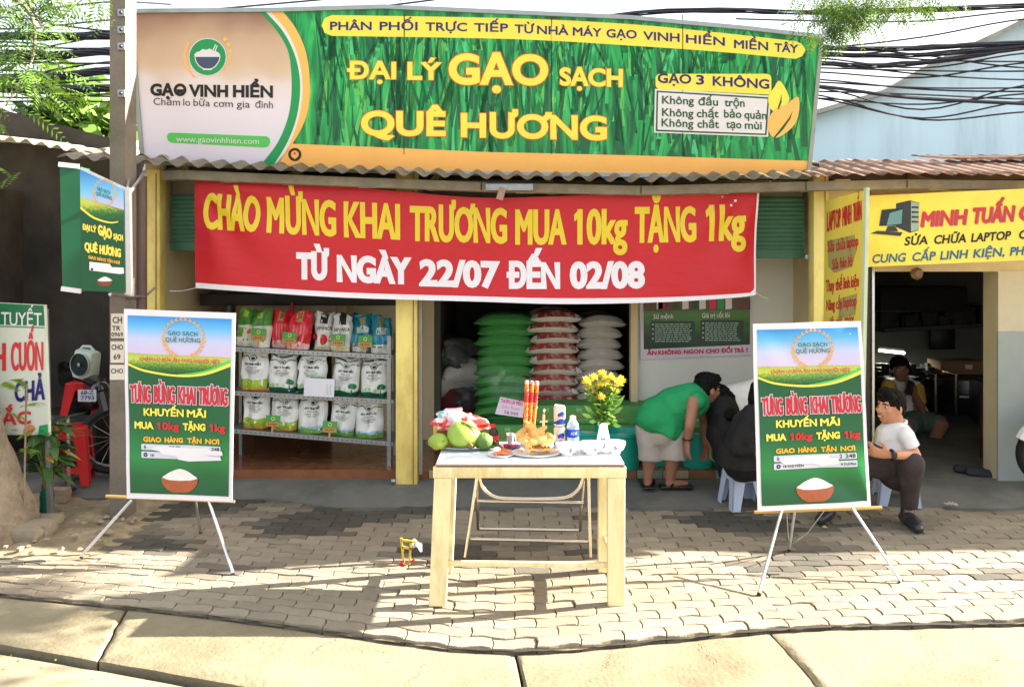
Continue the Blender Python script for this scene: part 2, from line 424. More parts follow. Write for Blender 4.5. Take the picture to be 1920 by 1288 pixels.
# ---- palette
WHITE=mat('white_print',(225,222,228),.45,.03)
YEL=mat('yellow_print',(244,226,84),.45,.04); RED=mat('red_print',(205,28,40),.45,.05); NAVY=mat('navy_print',(34,26,110),.45,.05)
BLK=mat('black_print',(22,18,22),.5,.05); ORG_=mat('orange_print',(252,188,100),.45,.03); GRN=mat('green_print',(22,150,84),.45,.06)
DGRN=mat('dark_green_print',(10,84,44),.45,.08); TEAL=mat('teal_print',(8,120,96),.45,.03); LIME=mat('lime_print',(86,196,92),.45,.03)
PINK=mat('pink_print',(214,40,92),.45,.03); GOLD=mat('gold_print',(232,170,72),.45,.08); BROWN=mat('brown_print',(150,78,40),.45,.1,30)
MAROON=mat('maroon_print',(190,30,50),.45,.05); BLUEP=mat('blue_print',(20,96,130),.45,.05); GREYP=mat('grey_print',(120,125,120),.5,.1)
STEEL=mat('galvanised_steel',(150,155,160),.42,.15,20,metal=.7); ALU=mat('aluminium_tube',(205,205,205),.3,.06,30,metal=.85)
CHROME=mat('chrome',(215,205,190),.18,.03,metal=1); BLACKP=mat('black_plastic',(22,22,24),.4,.1); DARKM=mat('dark_metal',(40,38,38),.45,.2)
# ================================================================ the setting
CONC=mat('apron_concrete',(104,104,98),.85,.16,3,bump=.25,bscale=40,dirt=(76,78,72),dscale=1.6)
KERBM=mat('kerb_concrete',(128,119,95),.9,.10,5,bump=.5,bscale=45,dirt=(100,90,66),dscale=1.7)
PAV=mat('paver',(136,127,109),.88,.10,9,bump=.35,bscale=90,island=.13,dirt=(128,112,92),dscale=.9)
PAVS=[PAV]+[mat(n,c,.85,.12,9,bump=.35,bscale=90,island=.12,dirt=d,dscale=1.3) for n,c,d in(('paver_grimy_shade',(118,110,96),(100,92,78)),('paver_dark',(94,88,78),(80,74,64)),('paver_damp_shade',(72,69,60),(60,58,50)))]
DIRT=mat('soil',(64,56,42),.95,.3,12,bump=.5)
CREAM=mat('cream_wall',(208,190,152),.8,.06,3,dirt=(190,170,130),dscale=1.3); WHW=mat('white_wall',(212,214,206),.75,.04,3)
YELP=mat('yellow_paint',(232,214,124),.5,.08,5,bump=.2,bscale=30,dirt=(188,160,84),dscale=3.2,stretch=(1,1,.4))
DARKW=mat('shaded_concrete_wall',(62,58,54),.9,.35,2.2,bump=.3,bscale=25,dirt=(36,34,34),dscale=1.4)  # deep shade on the left house is put into this dark grey
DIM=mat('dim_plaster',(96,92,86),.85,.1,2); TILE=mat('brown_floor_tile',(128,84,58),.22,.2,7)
BLUEW=mat('light_blue_wall',(198,224,234),.8,.06,1.2,dirt=(164,188,196),dscale=1.4,stretch=(1,1,.14))
SHUT=mat('green_shutter_paint',(62,108,84),.5,.12,6); RUST=mat('rusty_sheet',(168,138,120),.75,.25,3,dirt=(128,96,80),dscale=2)
TIN=mat('grey_corrugated_sheet',(170,160,140),.6,.22,3,dirt=(120,100,80),dscale=2.4); OLDW=mat('weathered_beam',(128,120,104),.85,.22,9,bump=.4,bscale=50)
CABLE=mat('black_cable',(26,28,44),.5,.1)
g=MB(); g.face([(-150,-150,-.09),(150,-150,-.09),(150,300,-.09),(-150,300,-.09)],DIRT); tag(g.build('ground',smooth=False,origin=(0,0,-.09)),kind='structure')
# kerb line where the pavers stop (ground points read along it)
KL=[G(u,v,-.02) for u,v in((-260,1090),(0,1116),(240,1140),(425,1160),(675,1194),(845,1217),(960,1222),(1070,1218),(1260,1200),(1435,1183),(1560,1176),(1910,1170),(2200,1160))]
def ip(L,x):
    if x<=L[0].x: return L[0].y
    for a,b in zip(L,L[1:]):
        if x<=b.x: return a.y+(b.y-a.y)*(x-a.x)/(b.x-a.x)
    return L[-1].y
AP0=5.72
def edge_apron(x): return AP0+.05*noise.noise(V((x*1.3,0,3)))+(.22 if x<-1.3 else 0)*min(1,(-1.3-x)*2 if x<-1.3 else 0)
g=MB(); Lp,Wp,A_=.205,.098,.009; row=0; y=3.58
while y<6.15:
    x=-4.4+(Lp/2 if row%2 else 0)
    while x<4.6:
        def bend(X,Y):
            b=ip(KL,X)-3.58; t=max(0,min(1,(Y-3.58)/2.1)); return Y+b*(1-t)
        def wv(X): return A_*(1 if (X/Lp*2)%2<1 else -1)*min(1,4*min((X/Lp*2)%1,1-(X/Lp*2)%1))
        pts=[]; gp=.0028; hx=[gp,.04,.062,.1025,.143,.165,Lp-gp]
        for k in hx: pts.append((x+k+.002,y+gp+wv(x+k)))
        pts.append((x+Lp-gp+.009,y+Wp/2))
        for k in reversed(hx): pts.append((x+k+.002,y+Wp-gp+wv(x+k)))
        pts.append((x+gp+.009,y+Wp/2))
        cx,cy=x+Lp/2,bend(x+Lp/2,y+Wp/2)
        vis=cy<edge_apron(cx)-.03 and cy>ip(KL,cx)-.02
        # the strip of soil and rubble round the tree on the left has no pavers
        if cx<-2.55 and cy>4.72+(cx+2.55)*-.12: vis=False
        if vis:
            dz=random.uniform(-.0025,.002)-(.006 if random.random()<.05 else 0); tx,ty=random.uniform(-.014,.014),random.uniform(-.014,.014)
            rim=[];low=[]
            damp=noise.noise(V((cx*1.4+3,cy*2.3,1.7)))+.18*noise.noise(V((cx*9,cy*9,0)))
            damp_shade=damp*1.1+random.uniform(-.12,.12)+.22*max(0,min(1,(cy-4.9)/.7))+(.12 if cx<-.5 else -.10)-(.5 if cy<4.45 else 0); mm=PAVS[0 if damp_shade<.12 else 1 if damp_shade<.26 else 2 if damp_shade<.40 else 3]  # damp patches, plus shade painted in as darker pavers toward the apron
            q0=[(px,bend(px,py)) for px,py in pts]; mx=sum(p[0] for p in q0)/len(q0); my=sum(p[1] for p in q0)/len(q0)
            def zz(X,Y,o): return o+dz+tx*(X-mx)+ty*(Y-my)+.012*noise.noise(V((X*.9,Y*.9,5)))
            top=[g.bm.verts.new((mx+(X-mx)*.972,my+(Y-my)*.95,zz(X,Y,0))) for X,Y in q0]
            rim=[g.bm.verts.new((X,Y,zz(X,Y,-.004))) for X,Y in q0]; low=[g.bm.verts.new((X,Y,-.06)) for X,Y in q0]
            n=len(q0); fs=[g.bm.faces.new(top)]+[g.bm.faces.new((rim[i],rim[(i+1)%n],top[(i+1)%n],top[i])) for i in range(n)]+[g.bm.faces.new((low[i],low[(i+1)%n],rim[(i+1)%n],rim[i])) for i in range(n)]
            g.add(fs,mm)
        x+=Lp
    row+=1; y+=Wp
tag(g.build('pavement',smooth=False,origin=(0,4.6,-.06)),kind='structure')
g=MB(); g.grid(lambda s,t:(lambda x:V((x,(ip(KL,x)-.015)*(1-t)+6.1*t,-.0135+.006*noise.noise(V((s*30,t*12,0))))))(-4.6+9.4*s),90,30,mat('joint_sand',(112,100,80),.95,.25,14,dirt=(70,60,46),dscale=6))
tag(g.build('paver_bedding',origin=(0,4.6,-.03)),kind='structure')
# kerb slabs
CR=[G(u,v,-.03) for u,v in((-300,1180),(0,1214),(170,1243),(300,1266),(430,1288),(600,1330),(900,1420),(1400,1400),(2200,1380))]
J=[(G(-300,1090),G(-320,1190)),(G(232,1139),G(168,1243)),(G(966,1222),G(1010,1440)),(G(1448,1184),G(1640,1400)),(G(2250,1160),G(2350,1420))]
g=MB()
for k in range(4):
    (a0,a1),(b0,b1)=J[k],J[k+1]
    def fn(s,t,k=k,a0=a0,a1=a1,b0=b0,b1=b1):
        x=(a0.x*(1-t)+a1.x*t)*(1-s)+(b0.x*(1-t)+b1.x*t)*s
        nn=noise.noise(V((x*9,t*7,k))); 
        if s in(0,1): x+=(.010*noise.noise(V((t*14,k+s*1.3,2)))+(.007 if s==0 else -.007))
        y0=ip(KL,x)-.010-.02*max(0,noise.noise(V((x*5,1,7)))); y1=ip(CR,x)+.008*noise.noise(V((x*6,3,0)))+.02
        return V((x,y0*(1-t)+y1*t,-.014+.006*noise.noise(V((x*1.5,t*2,k)))+.002*nn-(.012 if t in(0,1) or s in(0,1) else 0)))
    vs=g.grid(fn,70,10,KERBM)
    for rowv in (vs[0],vs[-1]):
        lo=[g.bm.verts.new((v.co.x,v.co.y,-.12)) for v in rowv]; g.add([g.bm.faces.new((lo[i],lo[i+1],rowv[i+1],rowv[i])) for i in range(len(lo)-1)],KERBM)
    for cv in ([r[0] for r in vs],[r[-1] for r in vs]):
        lo=[g.bm.verts.new((v.co.x,v.co.y,-.12)) for v in cv]; g.add([g.bm.faces.new((lo[i],lo[i+1],cv[i+1],cv[i])) for i in range(len(lo)-1)],KERBM)
tag(g.build('kerb',origin=(0,3.6,-.1)),kind='structure')
CRK=mat('crack_soil',(40,34,26),.95,.3,20); g=MB()
def ribbon(pts,wd,z):
    for (a,b),(w0,w1) in zip(zip(pts,pts[1:]),zip(wd,wd[1:])):
        d=(b-a); n=V((-d.y,d.x,0)).normalized(); g.add([g.bm.faces.new([g.bm.verts.new(V((p.x,p.y,z))+n*k) for p,k in((a,-w0),(b,-w1),(b,w1),(a,w0))])],CRK)
for k0,(a,b,n_) in enumerate(((G(1150,1216),G(1136,1250),40),(G(640,1190),G(580,1222),40),(G(1310,1205),G(1345,1240),40),(G(760,1288),G(800,1240),40),(G(1720,1180),G(1760,1240),40))):
    pts=[a.lerp(b,i/n_)+V((.03*noise.noise(V((i*.13,k0*5,1)))+.008*noise.noise(V((i*.5,k0,7))),0,0)) for i in range(n_+1)]
    ribbon(pts,[.0008+.0030*max(0,noise.noise(V((i*.3,k0*3,2)))) for i in range(n_+1)],-.004)
xs=[-3.6+i*.03 for i in range(255)]
ribbon([V((x,ip(KL,x)-.012+.008*noise.noise(V((x*8,0,1))),0)) for x in xs],[max(.002,(.003 if x<-.4 else .009)+.018*noise.noise(V((x*4.5,2,3)))+(.010*noise.noise(V((x*17,2,3))))) for x in xs],-.006)
tag(g.build('kerb_cracks',smooth=False,origin=(0,3.7,-.01)),kind='structure')
g=MB()
def rf(s,t):
    x=-9+18*s; y1=ip(CR,x)-.025+.008*noise.noise(V((x*7,9,0))); return V((x,y1*(1-t)+(-6)*t,-.045+.004*noise.noise(V((x*2,t*40,0)))))
g.grid(rf,160,30,mat('road_concrete',(138,130,106),.9,.14,4,bump=.3)); tag(g.build('road',origin=(0,0,-.05)),kind='structure')
# apron in front of the shops, tiled floor and riser
g=MB()
def af(s,t):
    x=-5.4+11.6*s; y0=edge_apron(x)
    return V((x,y0*(1-t)+6.31*t,.004+.045*min(1,t*1.4)+.006*noise.noise(V((x*2,t*3,8)))))
g.grid(af,90,10,CONC); g.grid(lambda s,t:V((-5.4+11.6*s,edge_apron(-5.4+11.6*s),-.08+.084*t)),90,1,CONC)
g.box((-4.2,7.4,-.02),(2.72,2.2,.14),CONC); g.box((4.9,8.3,-.02),(4.7,4.0,.14),CONC)
tag(g.build('apron',origin=(0,6,0)),kind='structure')
g=MB(); g.box((-.15,7.95,.06),(5.36,3.28,.12),TILE); tag(g.build('tiled_floor',smooth=False),kind='structure')
g=MB()
for i in range(10,26):
    m=[mat('riser_tile_green',(112,140,122),.3,.1),mat('riser_tile_cream',(158,150,126),.3,.1),mat('riser_tile_brown',(120,88,66),.3,.15)][(i*7)%3 if i%3 else 0]
    g.box((-2.72+.103+i*.206,6.303,.086),(.198,.01,.062),m,bev=.002)
tag(g.build('step_riser',smooth=False),kind='structure')
# ---- the rice shop
SH=thing('shop_building','open fronted rice shop with yellow pillars and rolled up green shutters','building',(0,6.3,0))
def bx(name,lo,hi,m,par,bev=0):
    q=MB(); lo,hi=V(lo),V(hi); q.box((lo+hi)/2,hi-lo,m,bev=bev); return q.build(name,par)
for x0,x1,zt in((-2.84,-2.725,2.5),(-.90,-.735,2.5),(2.335,2.45,2.5)):
    q=MB(); q.box(((x0+x1)/2,6.22,1.25),(x1-x0,.12,2.46),YELP,bev=.006)
    q.box((x1-.028,6.157,1.25),(.006,.006,2.4),mat('pillar_groove',(140,112,50),.7))
    pl=q.build('pillar',SH)
q=MB(); q.tube([(-.93,6.15,.075),(-.90,6.15,.075)],.02,STEEL); q.build('hinge_lug',SH)
q=MB(); q.box((-.718,6.26,1.25),(.03,.05,2.3),mat('door_frame_grey',(150,146,136),.5,.1),bev=.004); q.build('door_frame',SH); q=MB(); q.box((1.05,6.88,1.25),(.06,.10,2.3),CREAM,bev=.004); q.build('door_frame',SH)
bx('side_wall',(-2.9,6.3,.0),(-2.76,9.6,2.6),CREAM,SH); 
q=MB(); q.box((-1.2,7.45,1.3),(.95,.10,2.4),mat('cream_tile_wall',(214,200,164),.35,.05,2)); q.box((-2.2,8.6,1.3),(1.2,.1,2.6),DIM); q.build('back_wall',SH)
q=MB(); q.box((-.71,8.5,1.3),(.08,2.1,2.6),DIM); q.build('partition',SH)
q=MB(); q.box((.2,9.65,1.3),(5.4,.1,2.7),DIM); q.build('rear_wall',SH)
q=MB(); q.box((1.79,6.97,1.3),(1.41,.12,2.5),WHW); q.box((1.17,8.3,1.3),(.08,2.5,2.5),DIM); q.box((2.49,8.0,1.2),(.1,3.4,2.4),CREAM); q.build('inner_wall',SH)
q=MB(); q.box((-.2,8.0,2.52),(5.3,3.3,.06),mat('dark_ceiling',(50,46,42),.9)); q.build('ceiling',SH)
def shutter(x0,x1,z0,z1,Y):
    q=MB(); n=int((z1-z0)/.034); 
    def f(s,t): return V((x0+(x1-x0)*s,Y-.010*abs(math.sin(math.pi*t*n)),z0+(z1-z0)*t))
    q.grid(f,1,n*4,SHUT); q.box(((x0+x1)/2,Y-.002,z0-.03),(x1-x0,.03,.07),SHUT,bev=.005)
    q.box(((x0+x1)/2,Y+.1,z1+.06),(x1-x0,.16,.16),mat('shutter_box',(112,106,94),.8,.1))
    o=q.build('roller_shutter',SH); return o
shutter(-2.72,-.92,1.92,2.30,6.36); shutter(-.72,1.1,1.80,2.28,6.36); so_=shutter(1.16,2.33,1.86,2.28,6.36)
q=MB(); q.lathe([(.012,0),(.022,.006),(.022,.012),(.012,.018)],P(1514,482,6.3),STEEL,M=Euler((R(90),0,0)).to_matrix()); q.build('shutter_ring',so_)
# ---- long corrugated awning over both shops
AW=thing('corrugated_awning','weathered corrugated awning roof on a long beam under the big sign','roof',(0,6,2.35))
EL=[P(118,302,5.85),P(330,318,5.88),P(560,328,5.9),P(900,341,5.9),P(1200,348,5.9),P(1510,340,5.9),P(1700,336,5.9),P(1925,338,5.9),P(2900,330,5.9)]
def ez(x):
    for a,b in zip(EL,EL[1:]):
        if x<=b.x: return a.z+(b.z-a.z)*(x-a.x)/(b.x-a.x)
    return EL[-1].z
def corr(x0,x1,y0,y1,rise,m,name,dz=0,pitch=.15,amp=.020,par=AW,seed=0,th=.004):
    q=MB(); nu=int((x1-x0)/pitch*8)
    def f(s,t):
        x=x0+(x1-x0)*s; e=.05*noise.noise(V((math.floor(x/.83)*3.3+seed,0,0))); ye=y0+e*(1-t)*.6+.012*noise.noise(V((x*14,seed,1)))*(1-t)
        y=ye+(y1-ye)*t; z=ez(x)+dz+rise*(y-y0)+amp*math.sin(2*math.pi*x/pitch)+.012*noise.noise(V((math.floor(x/.83)*7+seed,1,0)))
        return V((x,y,z))
    q.grid(f,nu,6,m); bmesh.ops.solidify(q.bm,geom=q.bm.faces[:],thickness=th); return q.build(name,par,ang=60)
corr(-3.32,2.25,5.80,7.6,.22,TIN,'sheet_roofing',.03,seed=1); corr(2.2,9.5,5.80,6.7,.24,RUST,'sheet_roofing',.03,seed=5,pitch=.13,amp=.011)
corr(3.6,9.5,6.5,7.2,.17,RUST,'upper_sheet_roofing',.235,seed=9,pitch=.12,amp=.012)
corr(-3.1,-2.5,6.05,7.2,.30,mat('pale_sheet',(225,220,205),.5,.1),'patch_sheet',.10,seed=3)
q=MB()
for a,b in zip(EL,EL[1:]):
    if a.x<-2.8: a=P(310,320,5.95)
    q.bar(a+V((0,.06,-.035)),b+V((.02,.06,-.035)),.09,.07,OLDW,bev=.006)
for u in (430,690,985,1350,1760):
    p=P(u,0,5.94); q.box((p.x,5.945,ez(p.x)-.05),(.14,.012,.05),mat('steel_plate_old',(150,146,130),.6,.2,20),bev=.002)
    for k in(-.04,0,.04): q.ell((p.x+k,5.936,ez(p.x)-.05),.007,DARKM,8)
q.build('eave_beam',AW)
q=MB()
for x in (-2.6,-1.7,-.6,.3,1.2,2.2,3.2,4.4,5.6): q=MB(); q.bar((x,5.98,ez(x)-.04),(x,7.6,ez(x)+.34),.05,.07,OLDW); q.build('rafter',AW)
pb=P(955,357,5.9); q=MB(); q.box((pb.x,5.87,pb.z+.02),(.35,.02,.05),STEEL,bev=.003); q.box((pb.x-.06,5.855,pb.z-.03),(.05,.01,.09),RUST,rot=(0,.3,0)); q.build('bracket_plate',AW)
# ---- computer shop on the right
CS=thing('computer_shop','open computer repair shop with cream walls and dark interior right of rice shop','building',(4.3,6.3,0))
q=MB(); q.box((5.2,6.33,1.9),(5.5,.14,.42),CREAM); q.box((5.2,6.33,2.2),(5.5,.10,.3),CREAM); q.build('front_header',CS)
xj=P(1866,0,6.3).x; q=MB(); q.box((xj+1.2,6.36,.85),(2.4,.2,1.72),mat('cream_column',(196,188,166),.7,.06)); q.box((xj+1.2,6.255,.62),(2.42,.02,1.2),mat('blue_grey_dado',(150,160,158),.5,.05)); q.build('front_column',CS)
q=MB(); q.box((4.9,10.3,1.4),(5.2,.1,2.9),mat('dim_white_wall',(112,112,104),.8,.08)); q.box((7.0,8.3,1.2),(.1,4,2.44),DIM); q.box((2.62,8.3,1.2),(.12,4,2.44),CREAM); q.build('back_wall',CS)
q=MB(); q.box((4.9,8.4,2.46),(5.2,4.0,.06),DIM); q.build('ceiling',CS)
q=MB(); x=P(1630,0,6.28).x; q.box((x-.03,6.28,1.2),(.05,.06,2.3),DARKM); q.box((x+.01,6.25,1.0),(.02,.04,2.0),ALU,bev=.003); q.build('door_frame',CS)
tq=P(1717,513,6.2); q=MB(); q.lathe([(.0,0),(.045,.0),(.05,.02),(.03,.05),(.012,.05)],tq,mat('old_lamp_socket',(120,96,74),.6),M=Euler((R(90),0,0)).to_matrix(),n=8); q.build('lamp_socket',CS)
# ---- pale blue gable house behind
q=MB(); pts=[P(1440,330,11),P(1440,262,11),P(1520,218,11),P(1650,180,11),P(1760,118,11),P(1880,62,11),P(2040,-20,11),P(2500,120,11),P(2500,330,11)]
pts=[p+V((0,0,0)) for p in pts]; pts[0].z=0; pts[-1].z=0
HB=thing('gable_house','tall pale blue rendered gable house rising behind the shop roofs','house',(5,11,0))
q.prism(pts,(0,6,0),BLUEW); q.build('gable_wall',HB,smooth=False)
q=MB()
for a,b in zip(pts[1:-1],pts[2:-1]): q.bar(a+V((0,-.05,.02)),b+V((0,-.05,.02)),.3,.06,mat('gable_coping',(150,152,142),.8,.2,6))
q.build('coping',HB)
# ---- concrete house on the left, wall coloured dark for deep shade
HL=thing('concrete_house','shade darkened, stained concrete house with a corrugated lean-to roof at the far left','house',(-5,7,0))
q=MB(); q.prism([P(-700,1000,7.2),P(-700,170,7.2),P(0,205,7.2),P(240,268,7.2),P(240,900,7.2)],(0,3,0),DARKW); q.build('front_wall',HL,smooth=False)
q=MB(); q.box((-4.48,6.9,1.2),(.12,.9,2.4),mat('worn_corner_post',(70,64,60),.9,.3,5,bump=.4)); q.build('corner_post',HL)
q=MB()
def lf(s,t):
    x=-9+5.55*s; z=3.02-.34*((x+6.3)/2.9)+.2*t; return V((x,6.55+2.2*t,z+.02*math.sin(x*2*math.pi/.13)-.04*noise.noise(V((x*1.3,t,2)))))
q.grid(lf,260,4,mat('pale_corrugated_sheet',(214,206,186),.6,.16,2,dirt=(170,160,130))); bmesh.ops.solidify(q.bm,geom=q.bm.faces[:],thickness=.004); q.build('roof',HL,ang=60)
# ---- utility pole
PX=P(231,0,5.55).x; UP=thing('utility_pole','tall square grey concrete utility pole with square holes left of the shop','utility pole',(PX,5.55,0))
POLEM=mat('pole_concrete',(116,108,98),.9,.12,5,bump=.35,bscale=40,dirt=(92,86,76),dscale=3)
q=MB(); q.prism([(PX-.054,5.47,-.1),(PX+.054,5.47,-.1),(PX+.054,5.63,-.1),(PX-.054,5.63,-.1)],(0,0,6.2),POLEM); q.build('shaft',UP,smooth=False)
q=MB()
for v in (25,57,88,176): 
    q=MB(); p=P(228,v,5.465); q.box(p,(.05,.02,.05),STEEL,bev=.004); q.ell(p+V((0,-.012,0)),.012,DARKM,8); q.build('bolt_plate',UP)
s=Sheet(plane_fn((205,580,5.462),(240,580,5.462),(205,700,5.462)),eps=.001)
for x0,y0,x1,y1 in((208,588,232,634),(207,640,232,680),(206,684,233,712)): s.poly([(x0,y0),(x1,y0),(x1,y1),(x0,y1)],mat('paper_notice',(214,208,194),.7,.08),0,True)
for t,a,b,h in(("CH",(211,606),(229,606),12),("TR",(210,620),(226,620),9),("0969",(209,631),(231,631),8),("CHO",(209,656),(231,656),10),("69",(213,674),(226,674),10),("CHO",(208,700),(231,700),9)): s.text(t,a,b,h,BLK,1,.03,2)
s.build('paper_notice',UP)
q=MB(); q.tube([P(262,330,5.75),P(262,590,5.75),P(262,900,5.75)],.05,mat('brown_drain_pipe',(92,74,66),.6,.2,5),n=12); dp=q.build('drain_pipe'); tag(dp,'brown drain pipe running down beside the grey utility pole','pipe')
# ---- cables
CB=thing; k=0
def cable(pts,r,name='overhead_cable',label=None,group=None,strands=0,cat='cable'):
    q=MB(); pp=[V(p) for p in spl([tuple(p) for p in pts],6)]
    if strands:
        for s_ in range(strands):
            a=2*math.pi*s_/strands
            q.tube([p+V((0,math.cos(a+i*.35)*r*1.1,math.sin(a+i*.35)*r*1.1+.012*noise.noise(V((i*.4,s_*3,0))))) for i,p in enumerate(pp)],r*.55,CABLE,5)
    else: q.tube(pp,r,CABLE,5)
    return tag(q.build(name,origin=pp[0]),label,cat,group)
YC=6.05
for v0,v1,lb in((104,96,'bundle of black cables sagging to pole just above the crossing wires'),(148,132,'middle thick bundle of black cables reaching the pole from the left'),(162,166,'lowest heavy bundle of black cables left of pole'),(62,68,'topmost bundle of black cables left of the pole')):
    cable([P(-500,v0-8,YC+.4),P(-100,v0+4,YC+.1),P(100,(v0+v1)/2+4,YC),P(215,v1,YC-.02),P(300,v1+6,YC+.35),P(900,v1-10,YC+.8)],.019,'cable_bundle',lb,None,8,'cable bundle')
for v0,v1 in((18,4),(52,38),(76,98),(118,100),(180,192),(188,176),(70,58),(84,92),(96,66),(112,120),(130,140),(138,116),(156,150),(170,182),(92,104),(30,60)):
    cable([P(-500,v0,YC+.5),P(0,v0+3,YC+.1),P(110,(v0+v1)/2+3,YC),P(216,v1,YC-.02),P(320,v1+5,YC+.6)],.007,label='thin black wire strung to the utility pole from the left',group='thin wires left of the pole')
cable([P(60,75,5.9),P(130,20,6.2),P(200,-40,6.5)],.005,label='thin wire rising steeply across the sky left of pole')
for pts,r,lb,st in(([P(900,60,6.8),P(1250,22,6.8),P(1520,24,6.8),P(1760,18,6.8),P(2100,4,6.8)],.015,'thick cable bundle high above the sign running behind the hanging leaves',5),
  ([P(1400,100,6.6),P(1545,92,6.6),P(1700,92,6.6),P(1850,84,6.6),P(2100,76,6.6)],.014,'uppermost black cable bundle coming out right of the sign',6),
  ([P(1400,110,6.6),P(1545,104,6.6),P(1720,104,6.6),P(1920,88,6.6),P(2100,80,6.6)],.013,'second black cable bundle right of the sign',6),
  ([P(1400,118,6.6),P(1545,120,6.6),P(1650,124,6.6),P(1780,112,6.6),P(1920,88,6.6),P(2100,60,6.6)],.014,'sagging black cable bundle crossing the gable edge of the blue house',6),
  ([P(1400,160,6.6),P(1540,163,6.6),P(1700,183,6.6),P(1920,195,6.6),P(2100,200,6.6)],.015,'single thick black cable sloping down across blue wall',0)):
    cable(pts,r,'cable_bundle' if st else 'overhead_cable',lb,None,st,'cable bundle' if st else 'cable')
for a in((90,70,36),(150,168,172),(185,196,176),(86,104,128),(128,133,134),(110,128,100),(155,165,165),(186,222,190),(180,225,210),(40,40,20),(98,112,116),(106,92,84),(136,146,118),(172,178,186),(166,206,160),(120,140,150)):
    cable([P(1380,a[0]-4,6.7),P(1540,a[0],6.7),P(1730,a[1],6.7),P(1925,a[2],6.7),P(2150,a[2]-6,6.7)],.0075,label='thin black wire strung across the sky and blue wall right of the sign',group='thin wires right of the sign')
for pts in([P(500,30,7),P(720,12,7),P(960,-20,7)],[P(380,20,7),P(560,4,7),P(760,-14,7)],[P(750,2,7),P(758,-30,7)]): cable(pts,.008,label='thin grey wire crossing sky just above the long sign',group='thin wires above the sign')
# ---- trees
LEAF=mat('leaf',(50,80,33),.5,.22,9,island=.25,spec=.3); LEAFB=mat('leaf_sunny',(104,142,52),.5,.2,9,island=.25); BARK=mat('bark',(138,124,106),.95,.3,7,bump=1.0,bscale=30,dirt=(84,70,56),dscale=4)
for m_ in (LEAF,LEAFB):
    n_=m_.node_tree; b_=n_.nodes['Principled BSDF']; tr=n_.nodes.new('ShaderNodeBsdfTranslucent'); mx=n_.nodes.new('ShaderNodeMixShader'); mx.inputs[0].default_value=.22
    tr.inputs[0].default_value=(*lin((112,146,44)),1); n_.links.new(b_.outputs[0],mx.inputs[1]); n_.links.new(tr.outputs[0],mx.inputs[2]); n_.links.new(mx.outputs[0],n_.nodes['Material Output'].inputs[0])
def frond(q,base,d,L,m,npair=9,leaf=.09,droop=.35,rng=random):
    """feathery compound leaf: a drooping midrib with pairs of narrow side sprays"""
    d=V(d).normalized(); side=d.cross(V((0,0,1))); side=side.normalized() if side.length>.01 else V((1,0,0)); up=side.cross(d)
    side=(side*math.cos(rng.uniform(-.6,.6))+up*math.sin(rng.uniform(-.8,.8))).normalized(); fs=[]
    pts=[]
    for i in range(npair+1):
        t=i/npair; pts.append(V(base)+d*L*t+V((0,0,-droop*L*t*t)))
    for i in range(1,npair+1):
        t=i/npair; ln=leaf*(math.sin(math.pi*min(.98,.12+t*.86))**.6)*rng.uniform(.8,1.1); ax=(pts[i]-pts[i-1]).normalized()
        for sg in(-1,1):
            tip=pts[i]+(side*sg+ax*.45).normalized()*ln+V((0,0,-.2*ln)); wv_=ax*ln*.13
            m_=(pts[i]+tip)/2
            a=[q.bm.verts.new(x) for x in(pts[i],m_-wv_,tip,m_+wv_)]; fs.append(q.bm.faces.new(a))
    q.add(fs,m)
def leafclump(q,c,r,n,m,sz=.05,rng=random):
    fs=[]
    for _ in range(n):
        p=V(c)+V((rng.gauss(0,.45),rng.gauss(0,.45),rng.gauss(0,.4)))*r; a=V((rng.uniform(-1,1),rng.uniform(-1,1),rng.uniform(-.7,.4))).normalized(); b=a.orthogonal().normalized(); l=sz*rng.uniform(.6,1.3)
        b=(Matrix.Rotation(rng.uniform(0,6.28),3,a)@b); fs.append(q.bm.faces.new([q.bm.verts.new(x) for x in(p,p+a*l*.5+b*l*.28,p+a*l,p+a*l*.5-b*l*.28)]))
    q.add(fs,m)
rt=random.Random(3)
T1=thing('street_tree','tree with thick pale trunk and feathery leaves at the left edge','tree',(-3.25,5.05,-.02))
q=MB(); tp=[(-3.37,5.12,-.05),(-3.42,5.12,.25),(-3.52,5.14,.62),(-3.68,5.15,1.05),(-3.74,5.1,1.6),(-3.78,5.0,2.4),(-3.76,4.8,3.4)]
q.tube([V(p) for p in spl(tp,5)],[.27-.0*i for i in range(0)] or [.30,.29,.28,.27,.26]+[.25,.245,.24,.235,.23]+[.225,.225,.22,.215,.21]+[.205,.2,.195,.19,.187]+[.183,.18,.176,.172,.168]+[.165,.16,.15,.14,.13]+[.12],BARK,18)
for v in q.bm.verts:
    a=math.atan2(v.co.y-5.1,v.co.x+3.4); v.co+=V((math.cos(a),math.sin(a),0))*(.05*noise.noise(v.co*3.2)+.016*noise.noise(v.co*9)+.02*max(0,.25-v.co.z)*(1+math.sin(a*5)))
q.build('trunk',T1)
q=MB(); 
for pts in([(-3.7,4.8,3.3),(-3.3,4.4,3.5),(-2.75,4.3,3.3),(-2.5,4.25,3.0)],[(-3.7,4.9,3.2),(-3.2,4.6,3.35),(-2.75,4.5,3.2),(-2.68,4.45,2.9),(-2.8,4.4,2.62)],[(-3.7,4.8,3.2),(-3.2,4.2,3.9),(-2.4,4.0,4.2)]):
    q.tube([V(p) for p in spl(pts,5)],[.018*(1-i/(5*(len(pts)-1)+4)) for i in range(5*(len(pts)-1)+1)],BARK,7)
q.build('limb',T1)
q=MB()
